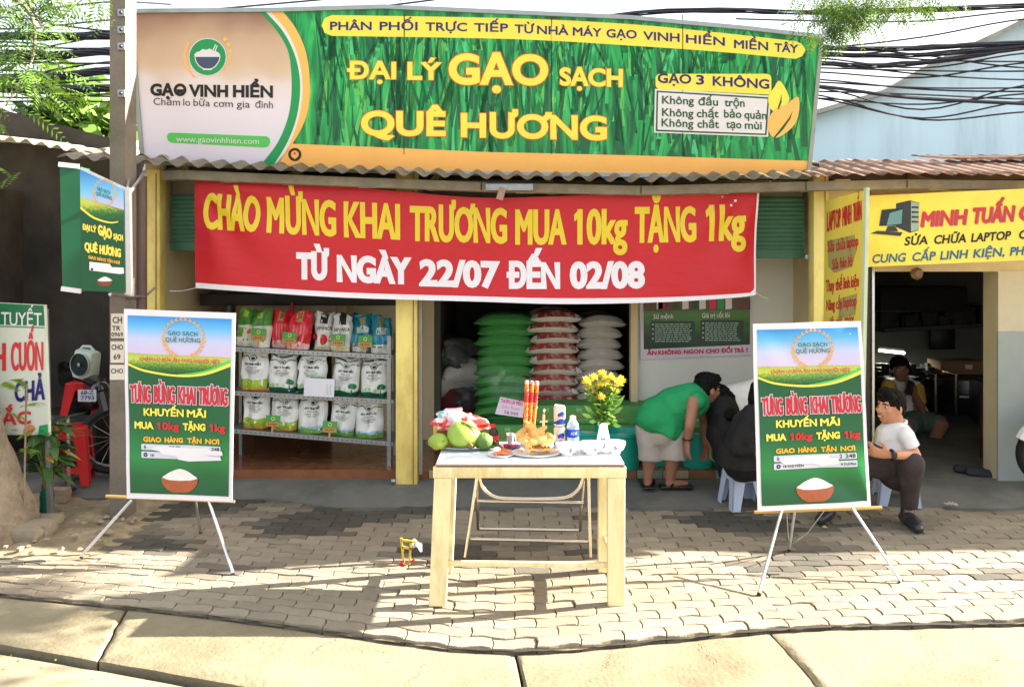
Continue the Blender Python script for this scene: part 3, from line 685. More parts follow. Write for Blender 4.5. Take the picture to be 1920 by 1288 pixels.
for u,v,Y,n in((20,20,4.4,12),(60,10,4.3,12),(110,6,4.3,9),(20,70,4.4,9),(10,110,4.4,8),(60,130,4.45,10),(90,145,4.45,7),(30,170,4.45,7),(-40,60,4.5,14),(-60,150,4.6,12),(-30,215,4.6,4),(5,50,4.5,6),(0,290,4.4,2),(75,-30,4.3,12),(130,-20,4.3,8)):
    c=P(u,v,Y)
    for _ in range(int(n*1.6)):
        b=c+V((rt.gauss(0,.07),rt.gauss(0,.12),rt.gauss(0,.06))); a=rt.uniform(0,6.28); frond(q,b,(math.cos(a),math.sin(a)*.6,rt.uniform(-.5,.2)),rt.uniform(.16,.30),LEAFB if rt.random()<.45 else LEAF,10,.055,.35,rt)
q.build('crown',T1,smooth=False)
T2=thing('shade_tree','tree outside the frame whose leafy twigs hang into the sky at upper right','tree',(5.6,3.2,-.05))
q=MB(); q.tube([V(p) for p in spl([(5.6,3.2,-.1),(5.5,3.2,1.2),(5.2,3.4,2.6),(4.4,3.8,3.6),(3.2,4.0,3.75),(2.0,4.05,3.4)],6)],[.2*(1-i/36) for i in range(31)],BARK,10); q.build('trunk',T2)
q=MB()
for u,v,n,s_ in((1535,2,40,.05),(1570,8,70,.06),(1598,24,60,.05),(1560,34,40,.045),(1546,56,16,.03),(1590,46,14,.03),(1622,8,34,.04),(1655,4,26,.05),(1668,14,14,.035),(1720,4,20,.05),(1785,4,12,.04),(1750,-6,14,.05),(1580,-40,30,.1),(1680,-40,24,.1),(1780,-50,20,.1)):
    c=P(u,v,4.1)
    for _ in range(n):
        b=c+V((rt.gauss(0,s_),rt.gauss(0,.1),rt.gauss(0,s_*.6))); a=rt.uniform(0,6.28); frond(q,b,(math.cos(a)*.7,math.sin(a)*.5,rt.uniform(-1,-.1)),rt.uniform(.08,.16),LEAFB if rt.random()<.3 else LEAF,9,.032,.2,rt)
for c,r,n in(((5.31,5.86,4.2),.30,300),((5.2,5.5,4.0),.26,260),((4.7,5.1,3.95),.3,300),((5.0,4.95,3.95),.3,300),((4.6,4.8,4.0),.26,240),((4.7,4.35,3.7),.30,300),((5.3,4.1,4.1),.35,420),((5.4,3.75,3.7),.35,420),((5.0,3.2,3.5),.4,420),((6.1,3.9,4.6),.5,420),((6.6,3.2,4.5),.6,420),((5.6,2.6,3.6),.5,420)):  # unseen clumps, added to cast dappled shade on the ground at left
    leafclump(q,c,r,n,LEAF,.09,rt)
q.build('crown',T2,smooth=False)
for i,(u,v,Y,r,lb) in enumerate(((140,225,12,.9,'bright leafy tree behind the left lean-to roof, nearest the pole'),(60,262,12.5,.8,'sunny green tree behind the left lean-to roof, half hidden by feathery leaves'))):
    c=P(u,v,Y); t=thing('background_tree',lb,'tree',(c.x,Y,0)); q=MB(); q.tube([(c.x,Y,0),(c.x+.1,Y,c.z*.6),(c.x,Y,c.z)],[.14,.1,.05],BARK,8)
    for a in range(5): q.tube([(c.x+.05,Y,c.z*.75),c+V((math.cos(a*1.3)*r*.8,0,math.sin(a*1.3)*r*.5))],[.05,.015],BARK,5)
    q.build('trunk',t); q=MB()
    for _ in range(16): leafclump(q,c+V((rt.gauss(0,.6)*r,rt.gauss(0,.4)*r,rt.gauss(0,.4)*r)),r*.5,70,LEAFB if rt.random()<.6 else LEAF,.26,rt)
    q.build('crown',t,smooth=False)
# ================================================================ signs and banners
GRASSP=ramp_mat('grass_print',[(.28,(6,62,46)),(.42,(10,112,66)),(.55,(24,160,86)),(.66,(60,190,100)),(.78,(150,205,90))],scale=(3.2,.42,1),nscale=1.9,rough=.42,detail=4,dist=.8)
PHOTOP=ramp_mat('rice_photo_print',[(0,(150,112,96)),(.22,(196,166,140)),(.42,(214,186,160)),(.55,(226,214,214)),(.75,(228,220,230)),(1,(224,218,232))],scale=(.9,.9,1),nscale=1.0,noise_amt=.35,axis=(.2,2.6,1),rough=.42,detail=2)
BS=thing('shop_sign','long green billboard with yellow shop name lettering standing on the awning','sign',(0,6.0,2.45))
fn=plane_fn((245,22,5.87),(1540,70,5.87),(268,303,6.10))
s=Sheet(fn,th=.05,eps=.0010,grid=None)
top=[(245,22),(520,20),(720,14),(900,22),(1180,34),(1400,54),(1540,70)]; bot=[(1515,333),(1200,329),(900,326),(560,318),(268,304)]
s.poly(top+bot,GRASSP,0,True)
gi=spl([(486,22),(520,60),(541,100),(547,160),(541,217),(521,267),(492,306)],6); 
s.poly([(249,26),(486,23)]+gi[1:-1]+[(492,312),(271,303)],PHOTOP,1)
go=spl([(497,22),(531,60),(554,107),(563,160),(557,217),(539,267),(512,312)],6); wo=spl([(505,21),(538,60),(559,107),(567,160),(562,214),(544,268),(520,313)],6); oo=spl([(528,20),(554,53),(574,100),(581,160),(574,220),(548,271),(516,314)],6)
s.poly(gi+go[::-1],GRN,2); s.poly(go+wo[::-1],WHITE,2); s.poly(wo+oo[::-1],ORG_,2)
s.poly([(548,270),(700,276),(900,285),(1200,292),(1514,302),(1515,331),(1200,327),(900,324),(560,316),(512,314)],ORG_,2)
rgp=random.Random(17); BL=[mat('blade_print_'+n,c,.42,.08) for n,c in(('deep',(18,124,74)),('dark',(12,98,66)),('mid',(26,154,86)),('bright',(48,182,102)),('lime',(92,188,94)),('pale',(70,196,126)))]
for k in range(560):   # printed rice blades
    u=rgp.uniform(590,1525); v1=rgp.uniform(60,300)+(u-560)*.02; ln=rgp.uniform(50,210); lean=rgp.gauss(0,.16)*ln; wd_=rgp.uniform(1.5,5.5)*(1.8 if rgp.random()<.08 else 1)
    def ok(x,y): return max(24+max(0,x-760)*.035+(max(0,x-1180)*.03),min(y,278+max(0,x-560)*.0245))
    lft=max(588,min(1522,u-wd_)); rgt=max(588,min(1524,u+wd_)); tu=max(590,min(1526,u+lean)); b0=ok(u,v1); t0=ok(tu,v1-ln)
    if b0-t0<20: continue
    mu=(u+tu)/2+rgp.gauss(0,3); mv=(b0+t0)/2
    if 588<mu<1522: s.poly([(lft,b0),(mu-wd_*.7,mv),(tu,t0),(mu+wd_*.7,mv),(rgt,b0)],BL[rgp.randrange(6) if rgp.random()<.75 else 1],1)
for u in (757,1033,1279): s.poly([(u,28),(u+2.2,28),(u+1.6,290),(u-.6,290)],mat('sheet_seam',(8,60,44),.5),2)
# header strip
t_=spl([(622,29),(960,35),(1180,46),(1350,62),(1492,78)],5); b_=spl([(1492,111),(1350,98),(1180,86),(960,74),(622,68)],5)
s.poly(t_+[(1503,83),(1510,94),(1504,106)]+b_+[(609,62),(603,48),(609,35)],YEL,2)
for t,x0,x1,y0,y1 in(("PHÂN",619,697,57.4,57.4),("PHỐI",712,783,57.5,57.8),("TRỰC",798,876,58.6,59.6),("TIẾP",889,953,60,61),("TỪ",965,1002,62.5,63.5),("NHÀ",1007,1066,64.5,67),("MÁY",1074,1128,67.5,70),("GẠO",1137,1194,71,73.5),("VINH",1206,1274,75.5,79.5),("HIỂN",1286,1359,81,87),("MIỀN",1376,1440,91,95.5),("TÂY",1452,1496,97.5,100.5)):
    s.text(t,(x0,y0),(x1,y1),16,NAVY,4,.035)
for t,x0,x1,y0,y1,h in(("ĐẠI",651,743,149.5,149.5,33),("LÝ",764,828,150.5,151,34),("GẠO",841,1028,159,161,58),("SẠCH",1049,1168,161,164,34),("QUÊ",677,836,255,256,47),("HƯƠNG",864,1138,258,264,46)):
    s.text(t,(x0,y0),(x1,y1),h,YEL,5,.055,5,out=mat('red_outline_print',(206,84,34),.45),outoff=.032)
# right hand box
s.poly(rrect(1229,139,1446,168,9)[0:6]+[(1446,178)]+rrect(1229,139,1446,168,9)[12:],YEL,3)
for t,x0,x1,y0,y1 in(("GẠO",1233,1296,156,158),("3",1305,1320,159,159.5),("KHÔNG",1336,1442,161,167.5)): s.text(t,(x0,y0),(x1,y1),18,NAVY,5,.04)
s.poly([(1228,167),(1446,180),(1440,257),(1226,249)],WHITE,2); s.poly([(1231,170.5),(1442,183),(1437,254),(1229.5,246.5)],DGRN,3); s.poly([(1234,173.5),(1439,186),(1434,251),(1232.5,243.5)],WHITE,4)
for ws in((("Không",1241,1301,195,197),("đấu",1309,1346,198,199),("trộn",1358,1396,200,201)),(("Không",1241,1300,218,220.5),("chất",1306,1347,220.5,221),("bảo",1357,1390,221,222),("quản",1395,1437,222.5,224.5)),(("Không",1240,1300,237.5,239.5),("chất",1307,1348,240,240.7),("tạo",1361,1390,240.8,241.6),("mùi",1396,1428,242,243.6))):
    for t,x0,x1,y0,y1 in ws: s.text(t,(x0,y0),(x1,y1),15,DGRN,6,.03)
s.poly(smooth_loop([(1461,152),(1475,172),(1479,190),(1466,201),(1450,209),(1441,196),(1441,180),(1450,166)],5),YEL,6)
s.poly(smooth_loop([(1495,182),(1498,205),(1490,232),(1472,250),(1452,259),(1441,246),(1440,226),(1452,206),(1474,196)],5),ORG_,7)
s.poly([(1450,258),(1464,240),(1478,222),(1486,208),(1481,224),(1468,243),(1453,259)],DGRN,8); s.poly([(1457,205),(1462,190),(1465,176),(1465,192),(1460,206)],DGRN,7)
# maker's emblem, left
s.poly(circ(389.6,107.5,35.5,36),WHITE,3); s.poly(circ(389.6,107.5,34,36),GRN,4)
s.poly([(365,106),(414,106),(412,116),(405,126),(398,130),(398,132),(381,132),(381,130),(373,125),(367,116)],WHITE,5); s.poly([(367,107.5),(412,107.5),(410,116),(403,125),(396,129),(383,129),(375,124),(369,116)],mat('bowl_blue_print',(62,80,110),.45),6)
s.poly(smooth_loop([(367,106),(369,99),(375,97),(380,93),(388,94),(394,92),(400,96),(408,98),(411,106)],4),WHITE,6)
s.poly([(398,97),(404,84),(406,84),(400,98)],WHITE,6); s.poly([(402,98),(407,86),(409,86),(404,99)],WHITE,6)
s.poly(spl([(353,78),(345,95),(344,112),(350,130),(362,145)],4)+spl([(369,146),(358,134),(351,116),(350,98),(356,80)],4),mat('pale_gold_print',(236,184,120),.45),3)
for k in range(6):
    a=R(-42+k*17); cx,cy=389.6+42*math.cos(a),107+42*math.sin(a)
    for sg in(-1,1): s.poly([(cx,cy),(cx+5*math.cos(a+sg*.9)-3*math.sin(a),cy+5*math.sin(a+sg*.9)-6*math.cos(a)*.3-4),(cx+2*math.cos(a),cy-9),(cx-3*math.cos(a),cy-6)],ORG_,3+(sg>0))
s.text("GẠ",(282,180),(326,181),23,BLK,4,.065); s.poly([circ(338,169,12,24),circ(338,169,6.5,20)],BLK,4); s.poly([(331,168),(345,168),(342,175),(334,175)],BLK,5)
s.text("VINH",(355,182),(428,183),23,BLK,4,.06); s.text("HIỂN",(437,183),(512,184),23,BLK,4,.06)
for t,x0,x1,y0,y1 in(("Chăm",288,338,197,198.5),("lo",344,357,198.5,199),("bữa",363,394,199,200),("cơm",401,437,200.5,201.5),("gia",444,469,202,202.5),("đình",479,512,202.5,203.5)): s.text(t,(x0,y0),(x1,y1),13,mat('dark_grey_print',(70,58,62),.5),4,0.004)
s.poly([(320,249),(500,256),(506,260),(507,268),(503,275),(497,277),(322,268),(315,264),(313,257),(315,251)],LIME,3); s.text("www.gaovinhhien.com",(330.5,266),(486,270.5),10.5,WHITE,5,0.0)
s.poly([circ(553,290,12.5,20),circ(553,290,7.5,16)],mat('pin_brown_print',(62,34,22),.5),4); s.poly(smooth_loop([(553,299),(548,291),(548,286),(553,283),(558,286),(558,291)],3),ORG_,5); s.poly(circ(553,288,2.2,8),MAROON,6)
s.build('panel',BS)
q=MB(); FRM=mat('sign_frame_grey',(150,160,158),.4,.1,metal=.4)
ring=[fn(*p) for p in top+bot]
for a,b in zip(ring,ring[1:]+ring[:1]): q.bar(a,b,.03,.034,FRM,up=(0,-1,0))
q.build('frame',BS)
q=MB()
for u in (420,800,1150,1430): 
    q=MB(); a=fn(u,60)+V((0,.05,0)); b=fn(u,300)+V((0,.08,0)); q.bar(a,b,.03,.03,STEEL); q.bar(a,V((a.x,a.y+1.1,2.6)),.03,.03,STEEL); q.build('support_strut',BS)
# seams in the sheet
# ---- red opening banner
RB=mat('red_banner_cloth',(188,12,28),.5,.05,bump=.7,bscale=5,stretch=(1,1,2.6)); BYEL=mat('banner_yellow_print',(222,196,40),.5,.04)
pf=plane_fn((367,332,6.02),(1422,357,6.02),(367,540,6.0))
def bw(u,v):
    p=pf(u,v); x=(u-367)/1055; y=(v-340)/200
    d=.018*math.sin(x*9+1)+.010*math.sin(x*3+y*4)+.012*noise.noise(V((x*7,y*2,0)))+.010*math.sin((x*14-y*6))*max(0,x-.6)*2.4+.006*math.sin((y*7+x*22))*(1-abs(2*x-1))
    for cx,cy in((0,0),(1,0)):   # folds radiating from the tied corners
        dx,dy=abs(x-cx)*5,y-cy; rr=math.hypot(dx,dy); d+=min(1,rr*3)*.014*math.sin(math.atan2(dy,dx+1e-4)*11)*math.exp(-((rr-.6)/.5)**2)
    return p+V((0,-1,0))*d
s=Sheet(bw,th=.003,eps=.0018,grid=(8,8))
tb=spl([(367,333),(560,344),(760,360),(905,371),(1060,368),(1240,363),(1420,357)],5); bb=spl([(1414,541),(1408,547),(1390,550),(1250,557),(1060,559),(905,556),(640,548),(367,530)],5)
bw2=spl([(1417,548),(1400,556),(1250,566),(1060,570),(905,566),(640,558),(367,540)],5)
s.poly(tb+[(1424,358),(1421,450)]+bw2,WHITE,0,True); s.poly(tb+[(1417,450)]+bb,RB,1)
for t,x0,x1,y0,y1,h in(("CHÀO",385,490,430,436,67),("MỪNG",502,631,437,444,67),("KHAI",645,750,445,450,67),("TRƯƠNG",768,951,452,457,66),("MUA",966,1062,459,459,66),("10kg",1076,1176,459,458,66),("TẶNG",1189,1305,456,454,67),("1kg",1323,1399,453,451,68)): s.text(t,(x0,y0),(x1,y1),h,BYEL,3,.036,4)
for t,x0,x1,y0,y1,h in(("TỪ",556,617,524,526,51),("NGÀY",631,769,529,534,51),("22/07",785,936,537,541,51),("ĐẾN",950,1050,542,542,50),("02/08",1068,1209,542,541,51)): s.text(t,(x0,y0),(x1,y1),h,WHITE,3,.065,4)
tag(s.build('banner'),'wide red cloth banner with yellow and white lettering hung under the awning','banner')
q=MB()
for a,b in((P(367,333,6.0),P(340,322,5.95)),(P(1422,358,6.0),P(1445,340,5.95)),(P(1416,548,5.99),P(1440,560,6.2)),(P(367,540,6.0),P(318,546,6.17))):
    q=MB(); q.tube([a,(a+b)/2+V((0,0,-.01)),b],.003,WHITE,5); q.build('tie_cord',bpy.data.objects['banner'])
# ---- promotional posters (one design, hung on two easels)
SKYP=ramp_mat('poster_sky_print',[(0,(40,136,214)),(.3,(96,180,232)),(.62,(190,196,228)),(1,(206,186,220))],nscale=1.2,noise_amt=.12,axis=(.1,.85,1),rough=.3)
FIELD=ramp_mat('poster_field_print',[(.0,(150,170,60)),(.35,(196,206,80)),(.5,(120,160,50)),(.75,(46,110,40)),(1,(14,70,34))],scale=(30,30,1),nscale=1.0,noise_amt=.7,axis=(.8,1.22,1),rough=.3)
PGRN=ramp_mat('poster_green_print',[(0,(8,84,44)),(.45,(8,92,48)),(.7,(30,130,60)),(.84,(12,96,50)),(1,(6,80,44))],nscale=.8,noise_amt=.15,axis=(1.1,3.5,1),rough=.3)
BOWL=mat('bowl_print',(164,84,46),.35,.12,40); RICE=mat('rice_print',(226,226,222),.4,.08,60)
def laurel(s,cx,cy,r,m,layer,n=9,ly=1.0,sz=6):
    for sg in(-1,1):
        for k in range(n):
            a=R(72-k*150/(n-1)); x,y=cx+sg*r*math.cos(a),cy+r*ly*math.sin(a); tx,ty=sg*math.sin(a),-math.cos(a)*ly
            for o in(-1,1):
                nx,ny=sg*math.cos(a)*o,math.sin(a)*o; l=sz*(.75+.25*(k<5))
                s.poly([(x,y),(x+tx*l*.5+nx*l*.42,y+ty*l*.5+ny*l*.42),(x+tx*l*1.15+nx*l*.34,y+ty*l*1.15+ny*l*.34),(x+tx*l*.55+nx*l*.05,y+ty*l*.55+ny*l*.05)],m,layer)
def bowl(s,cx,cy,w,m1,m2,layer):
    s.poly(smooth_loop([(cx-w*.46,cy-w*.02),(cx-w*.36,cy-w*.13),(cx-w*.2,cy-w*.22),(cx,cy-w*.28),(cx+w*.2,cy-w*.22),(cx+w*.36,cy-w*.12),(cx+w*.46,cy-w*.02),(cx,cy+w*.06)],4),m2,layer)
    s.poly([(cx-w*.5,cy-w*.04),(cx-w*.3,cy+w*.02),(cx,cy+w*.035),(cx+w*.3,cy+w*.02),(cx+w*.5,cy-w*.04),(cx+w*.47,cy+w*.12),(cx+w*.36,cy+w*.26),(cx+w*.2,cy+w*.34),(cx-w*.2,cy+w*.34),(cx-w*.36,cy+w*.26),(cx-w*.47,cy+w*.12)],m1,layer+1)
def poster(tl,tr,br,bl,wave,variant,label):
    s=Sheet(quad_fn(tl,tr,br,bl,204,356,wave),th=.002,eps=.002,grid=(8.5,10))
    s.poly([(0,0),(204,0),(204,356),(0,356)],WHITE,0,True)
    s.poly([(7,12),(197,12),(197,86),(7,84)],SKYP,1); s.poly([(7,83),(197,86),(197,126),(7,126)],FIELD,1)
    sw=spl([(7,103),(40,115),(100,122),(150,116),(197,96)],5); sw2=spl([(7,107),(40,119),(100,126),(150,121),(197,103)],5)
    s.poly(sw2+[(197,346),(7,346)],PGRN,2); s.poly(sw+sw2[::-1],YEL,3); s.poly(spl([(100,121),(150,112),(197,90)],5)+spl([(197,96),(150,116),(100,122)],5),LIME,3)
    laurel(s,110,52,36,GOLD,3,12,1,9.5)
    s.text("GẠO SẠCH",(82,47),(136,47.5),8,TEAL,5,.02,2); s.text("QUÊ HƯƠNG",(78,60),(141,60),8.5,TEAL,5,.02,2)
    s.text("CHĂM LO BỮA ĂN CHO NGƯỜI VIỆT",(29,97),(178,98),6,PINK,4,.035,2)
    for t,x0,x1 in(("TƯNG",11,50),("BỪNG",55,95),("KHAI",100,134),("TRƯƠNG",138,194)): s.text(t,(x0,177),(x1,177.6),33,MAROON,6,.038,3,out=WHITE,outoff=.032)
    s.text("KHUYẾN",(36,201),(111,201),14,YEL,5,.05,3); s.text("MÃI",(117,201),(153,201),14,YEL,5,.05,3)
    for t,x0,x1,m in(("MUA",18,54,YEL),("10kg",61,102,RED),("TẶNG",109,152,YEL),("1kg",160,190,RED)): s.text(t,(x0,226),(x1,226),13.5,m,5,.06,3)
    for t,x0,x1 in(("GIAO",34,69),("HÀNG",75,109),("TẬN",117,145),("NƠI",152,179)): s.text(t,(x0,250),(x1,250),9.5,mat('amber_print',(248,178,50),.4),5,.06,2)
    PALE=mat('pale_strip_print',(206,206,222),.4,.02)
    s.poly(rrect(30,254,181,265,2),PALE,4); s.poly(rrect(30,268,181,280,2),PALE,4)
    s.poly([circ(38,274,4,12),circ(38,274,1.6,8)],BLK,5)
    s.text("6",(35.5,262.5),(39.5,262.5),7,NAVY,5,.02,2)
    if variant: s.text("2",(150,263),(155,263),7.5,BLK,5,.03,2); s.text("248",(160,263),(179,263),7.5,BLK,5,.03,2); s.text("18 NGUYỄN",(46,277),(84,277),5,BLK,5,.03,1); s.text("H DƯƠNG",(152,277),(179,277),5,BLK,5,.03,1)
    else: s.text("34 25",(84,262),(104,262),6,BLK,5,.03,2); s.text("248",(164,262),(179,262),6,BLK,5,.03,2); s.text("18",(47,277),(54,277),5,BLK,5,.03,1)
    bl_=[(54,258),(80,256),(84,258),(120,259),(160,257),(162,262),(184,262),(186,270),(150,271),(181,274),(184,279),(120,284),(100,281),(98,275),(70,272),(66,267),(50,264)]
    if variant: bl_=[(40,258),(60,259),(100,256),(132,256),(133,262),(148,262),(148,274),(118,277),(100,271),(52,271),(42,266)]
    s.poly(bl_,WHITE,6)
    bowl(s,103,318,70,BOWL,RICE,4)
    o=s.build('poster'); return tag(o,label,'poster')
def wv1(a): return lambda x,y: .008*math.sin(x*4+a+y*2)+.006*noise.noise(V((x*4,y*6,a)))+.012*math.sin(y*3.1)*(x-.5)*a
poster(P(233,579,4.86),P(441,587,4.80),P(436,941,4.70),P(238,934,4.74),wv1(.8),0,'tall green rice promotion poster with white border on the left easel')
def wv2(x,y):
    d=.006*math.sin(x*3+2)+.006*noise.noise(V((x*4,y*5,4)))
    for cx,cy,k in((0,0,1),(1,0,-.6),(1,1,.6)):
        dx,dy=abs(x-cx),abs(y-cy)*1.7; rr=math.hypot(dx,dy); d+=min(1,rr*4)*.010*math.sin(math.atan2(dy,dx+1e-4)*6+k)*math.exp(-((rr-.35)/.35)**2)
    return d
poster(P(1411,607,4.66),P(1615,602,4.70),P(1634,949,4.58),P(1420,958,4.52),wv2,1,'tall green rice promotion poster with creased corners on the right easel')
def easel(feet,hinge,rod,back,label):
    t=thing('folding_easel',label,'easel',(hinge.x,hinge.y,0))
    for f,h in feet:
        q=MB(); q.tube([h,f+V((0,0,.012))],.0085,ALU,8); q.tube([f,f+(h-f)*.02],.012,BLACKP,8); q.build('leg',t)
    q=MB(); q.tube([rod[0],rod[1]],.010,mat('gold_rod',(196,164,96),.35,.05,metal=.6),8); q.build('cross_rod',t)
    q=MB(); q.tube([hinge+V((0,0,.55)),hinge],.012,ALU,8); q.tube([hinge+V((0,0,.5)),hinge+V((0,0,1.02))],.009,ALU,8); q.build('mast',t)
    q=MB()
    for a,b in back: q.tube([a,(a+b)/2+V((0,0,-.03)),b],.003,ALU,5)
    q.build('brace_wire',t); return t
def gz(u,v): return G(u,v,.0)
h=P(360,935,4.95)
easel([(gz(152,1046),P(246,938,4.80)),(gz(437,1078),P(390,935,4.78)),(gz(376,1000),P(366,935,4.90))],h,(P(199,930,4.80),P(440,940,4.76)),[],'aluminium tripod easel holding the poster in front of the shelf')
h=P(1490,955,4.80)
easel([(gz(1423,1115),P(1466,955,4.58)),(gz(1688,1092),P(1598,952,4.62)),(gz(1480,1032),P(1490,958,4.76))],h,(P(1414,960,4.60),P(1653,951,4.64)),[(P(1475,958,4.62),gz(1480,1030)+V((0,0,.03))),(P(1545,958,4.62),gz(1484,1030)+V((0,0,.03)))],'aluminium tripod easel holding the poster beside seated man in white')
# ---- small box sign by the pole
BX=thing('box_sign','green two sided box sign with bowl of rice fixed beside the utility pole','sign',(-2.8,4.8,1.6))
f2=plane_fn((150,318,5.0),(232,356,5.045),(153,543,5.0)); s=Sheet(f2,th=.02,eps=.0012)
s.poly([(150,318),(232,356),(235,549),(153,545)],PGRN,0,True)
SK2=ramp_mat('box_sign_sky_print',[(0,(40,130,214)),(.5,(120,190,236)),(1,(214,190,222))],nscale=1,noise_amt=.1,axis=(3.2,4.0,1),rough=.35)
s.poly([(150,318),(232,356),(232.6,396),(150.6,370)],SK2,1); s.poly([(150.6,370),(232.6,394),(233,414),(200,414),(170,404),(151,388)],ramp_mat('box_sign_field_print',[(.3,(190,200,80)),(.6,(60,120,44)),(.8,(30,90,40))],scale=(20,20,1),nscale=1,noise_amt=.6,axis=(3.7,4.15,1)),1)
s.poly(spl([(151,387),(175,406),(205,416),(222,415)],5)+spl([(222,417),(205,419),(175,410),(151,392)],5),YEL,2)
laurel(s,196,362,20,GOLD,2,10,1.2,6); s.text("GẠO SẠCH",(182,357),(207,366),7,TEAL,3,.02,2); s.text("QUÊ HƯƠNG",(180,366),(210,376),7,TEAL,3,.02,2)
for t,x0,x1,y0,y1,h in(("ĐẠI",155,169,431,434,11),("LÝ",171,181,434,437,11),("GẠO",184,210,440,449,19),("SẠCH",213,231,449,452,11),("QUÊ",159,183,470,475,16),("HƯƠNG",187,227,476,483,16)): s.text(t,(x0,y0),(x1,y1),h,YEL,4,.045,3,out=ORG_,outoff=.02)
s.text("GIAO HÀNG TẬN NƠI",(166,485),(225,496),6,mat('amber_print',(248,178,50)),3,.05,2)
s.poly([(168,491),(206,495),(210,501),(232,502),(233,513),(224,514),(168,507)],WHITE,3); s.poly(circ(173,505,2.5,10),NAVY,4)
bowl(s,197,527,29,mat('box_bowl_print',(126,66,40)),RICE,3); s.build('printed_face',BX)
q=MB(); a,b,c,d=P(112,309,5.12),P(150,313,5.15),P(154,546,5.15),P(117,541,5.12)
q.prism([a,b,c,d],(0,.12,0),mat('sign_green_side',(8,92,56),.35,.06)); q.bar(a+V((0,-.012,0)),b+V((0,-.012,.0)),.02,.03,WHITE); q.bar(d+V((0,-.012,0)),c+V((0,-.012,0)),.02,.03,WHITE); q.build('green_side',BX,smooth=False)
q=MB(); q.bar(f2(233,352)+V((.01,.02,0)),f2(236,552)+V((.01,.02,0)),.03,.04,ALU); q.bar(f2(150,316)+V((0,.015,0)),f2(232,354)+V((0,.015,0)),.02,.02,ALU); q.tube([P(236,372,5.06),P(272,322,5.8)],.012,ALU); q.tube([P(236,372,5.06),P(243,325,5.7)],.010,ALU); q.tube([P(206,552,5.06),P(246,556,5.5),P(272,556,5.75),P(290,540,5.85)],.010,ALU,6); q.build('bracket',BX)
s=Sheet(plane_fn((232,465,5.46),(250,465,5.46),(232,560,5.46)),eps=.001); s.poly([(234,520),(252,521),(251,556),(234,555)],mat('paper_notice',(214,208,194)),0,True)
for t,a,b,h in(("QUẢ",(236,533),(247,533),5),("0909",(236,545),(250,545),4)): s.text(t,a,b,h,BLK,1,.02,1)
s.poly([(233,466),(246,466),(246,507),(233,507)],mat('blue_sticker',(120,120,150),.6),0,True); s.text("255",(234,484),(245.5,484),14,mat('sticker_ink',(50,20,60)),1,.02,2); s.text("655",(234,505),(245.5,505),14,BLUEP,1,.02,2)
s.build('sticker',UP)
# ---- yellow signs of the computer shop
YS=mat('yellow_sign_board',(236,218,88),.4,.05,2,dirt=(214,190,76),dscale=1.1)
fy=plane_fn((1629,367,6.1),(1920,354,5.75),(1622,501,6.1)); s=Sheet(fy,th=.03,eps=.002)
s.poly([(1629,367),(2150,344),(2150,478),(1622,501)],YS,0,True)
SR=mat('sign_red',(196,44,54),.45,.05); SB=mat('sign_blue',(26,96,134),.45,.05); LGREY=mat('letter_shadow_print',(150,120,110),.5)
for t,x0,x1,y0,y1,h in(("MINH",1725,1810,426,421,29),("TUẤN",1820,1899,420,415,30),("C",1908,1936,415,413,30),("OMPUTER",1940,2100,413,404,30)): s.text(t,(x0+1.5,y0+1.5),(x1+1.5,y1+1.5),h,LGREY,2,.05,3,skew=.14); s.text(t,(x0,y0),(x1,y1),h,SR,3,.05,3,skew=.14)
for t,x0,x1,y0,y1 in(("SỬA",1695,1739,461,458.5),("CHỮA",1750,1811,458,455),("LAPTOP",1820,1894,454.5,449.5),("C",1909,1924,448.5,448)): s.text(t,(x0,y0),(x1,y1),16.5,BLK,2,.04,3,skew=.16)
for t,x0,x1,y0,y1 in(("CUNG",1634,1697,494,490.8),("CẤP",1709,1753,490.5,488),("LINH",1762,1813,487.5,484.5),("KIỆN,",1824,1883,484,480.5),("PH",1893,1918,480,478.5),("Ụ KIỆN",1921,1990,478,474)): s.text(t,(x0,y0),(x1,y1),16.5,SB,2,.04,3,skew=.16)
PCM=mat('pc_print',(40,46,52),.4,.1); PCL=mat('pc_light_print',(150,168,172),.4,.1)
s.poly([(1680,382),(1706,376),(1723,381),(1722,432),(1706,437),(1680,426)],PCM,2); s.poly([(1708,378),(1723,382),(1722,431),(1708,435)],PCL,3)
for k in range(4): s.poly([(1709,387+k*9),(1722,388+k*9),(1722,391+k*9),(1709,391+k*9)],PCM,4)
s.poly([(1653,394),(1694,390),(1691,423),(1648,424)],mat('pc_screen_print',(16,28,38),.3),4); s.poly([(1668,400),(1692,393),(1690,420),(1662,423)],mat('pc_glow_print',(96,140,160),.3),5); s.poly([(1664,425),(1678,424),(1684,434),(1660,434)],PCM,4); s.poly([(1632,438),(1645,433),(1692,436),(1688,443)],PCM,5)
tag(s.build('shop_sign'),'wide yellow computer shop sign with red name and picture of a computer','sign')
fz=plane_fn((1547,377,6.0),(1622,357,5.35),(1545,800,6.0)); s=Sheet(fz,th=.02,eps=.0015,front=(-1,-.2,0))
s.poly([(1547,377),(1622,357),(1612,830),(1541,800)],YS,0,True)
LW=mat('laptop_watermark_print',(170,164,96),.45,.1)
for pl in(((1552,452),(1603,440),(1606,470),(1598,500),(1565,512),(1553,500)),((1575,560),(1608,550),(1604,590),(1572,598))): s.poly(pl,LW,1)
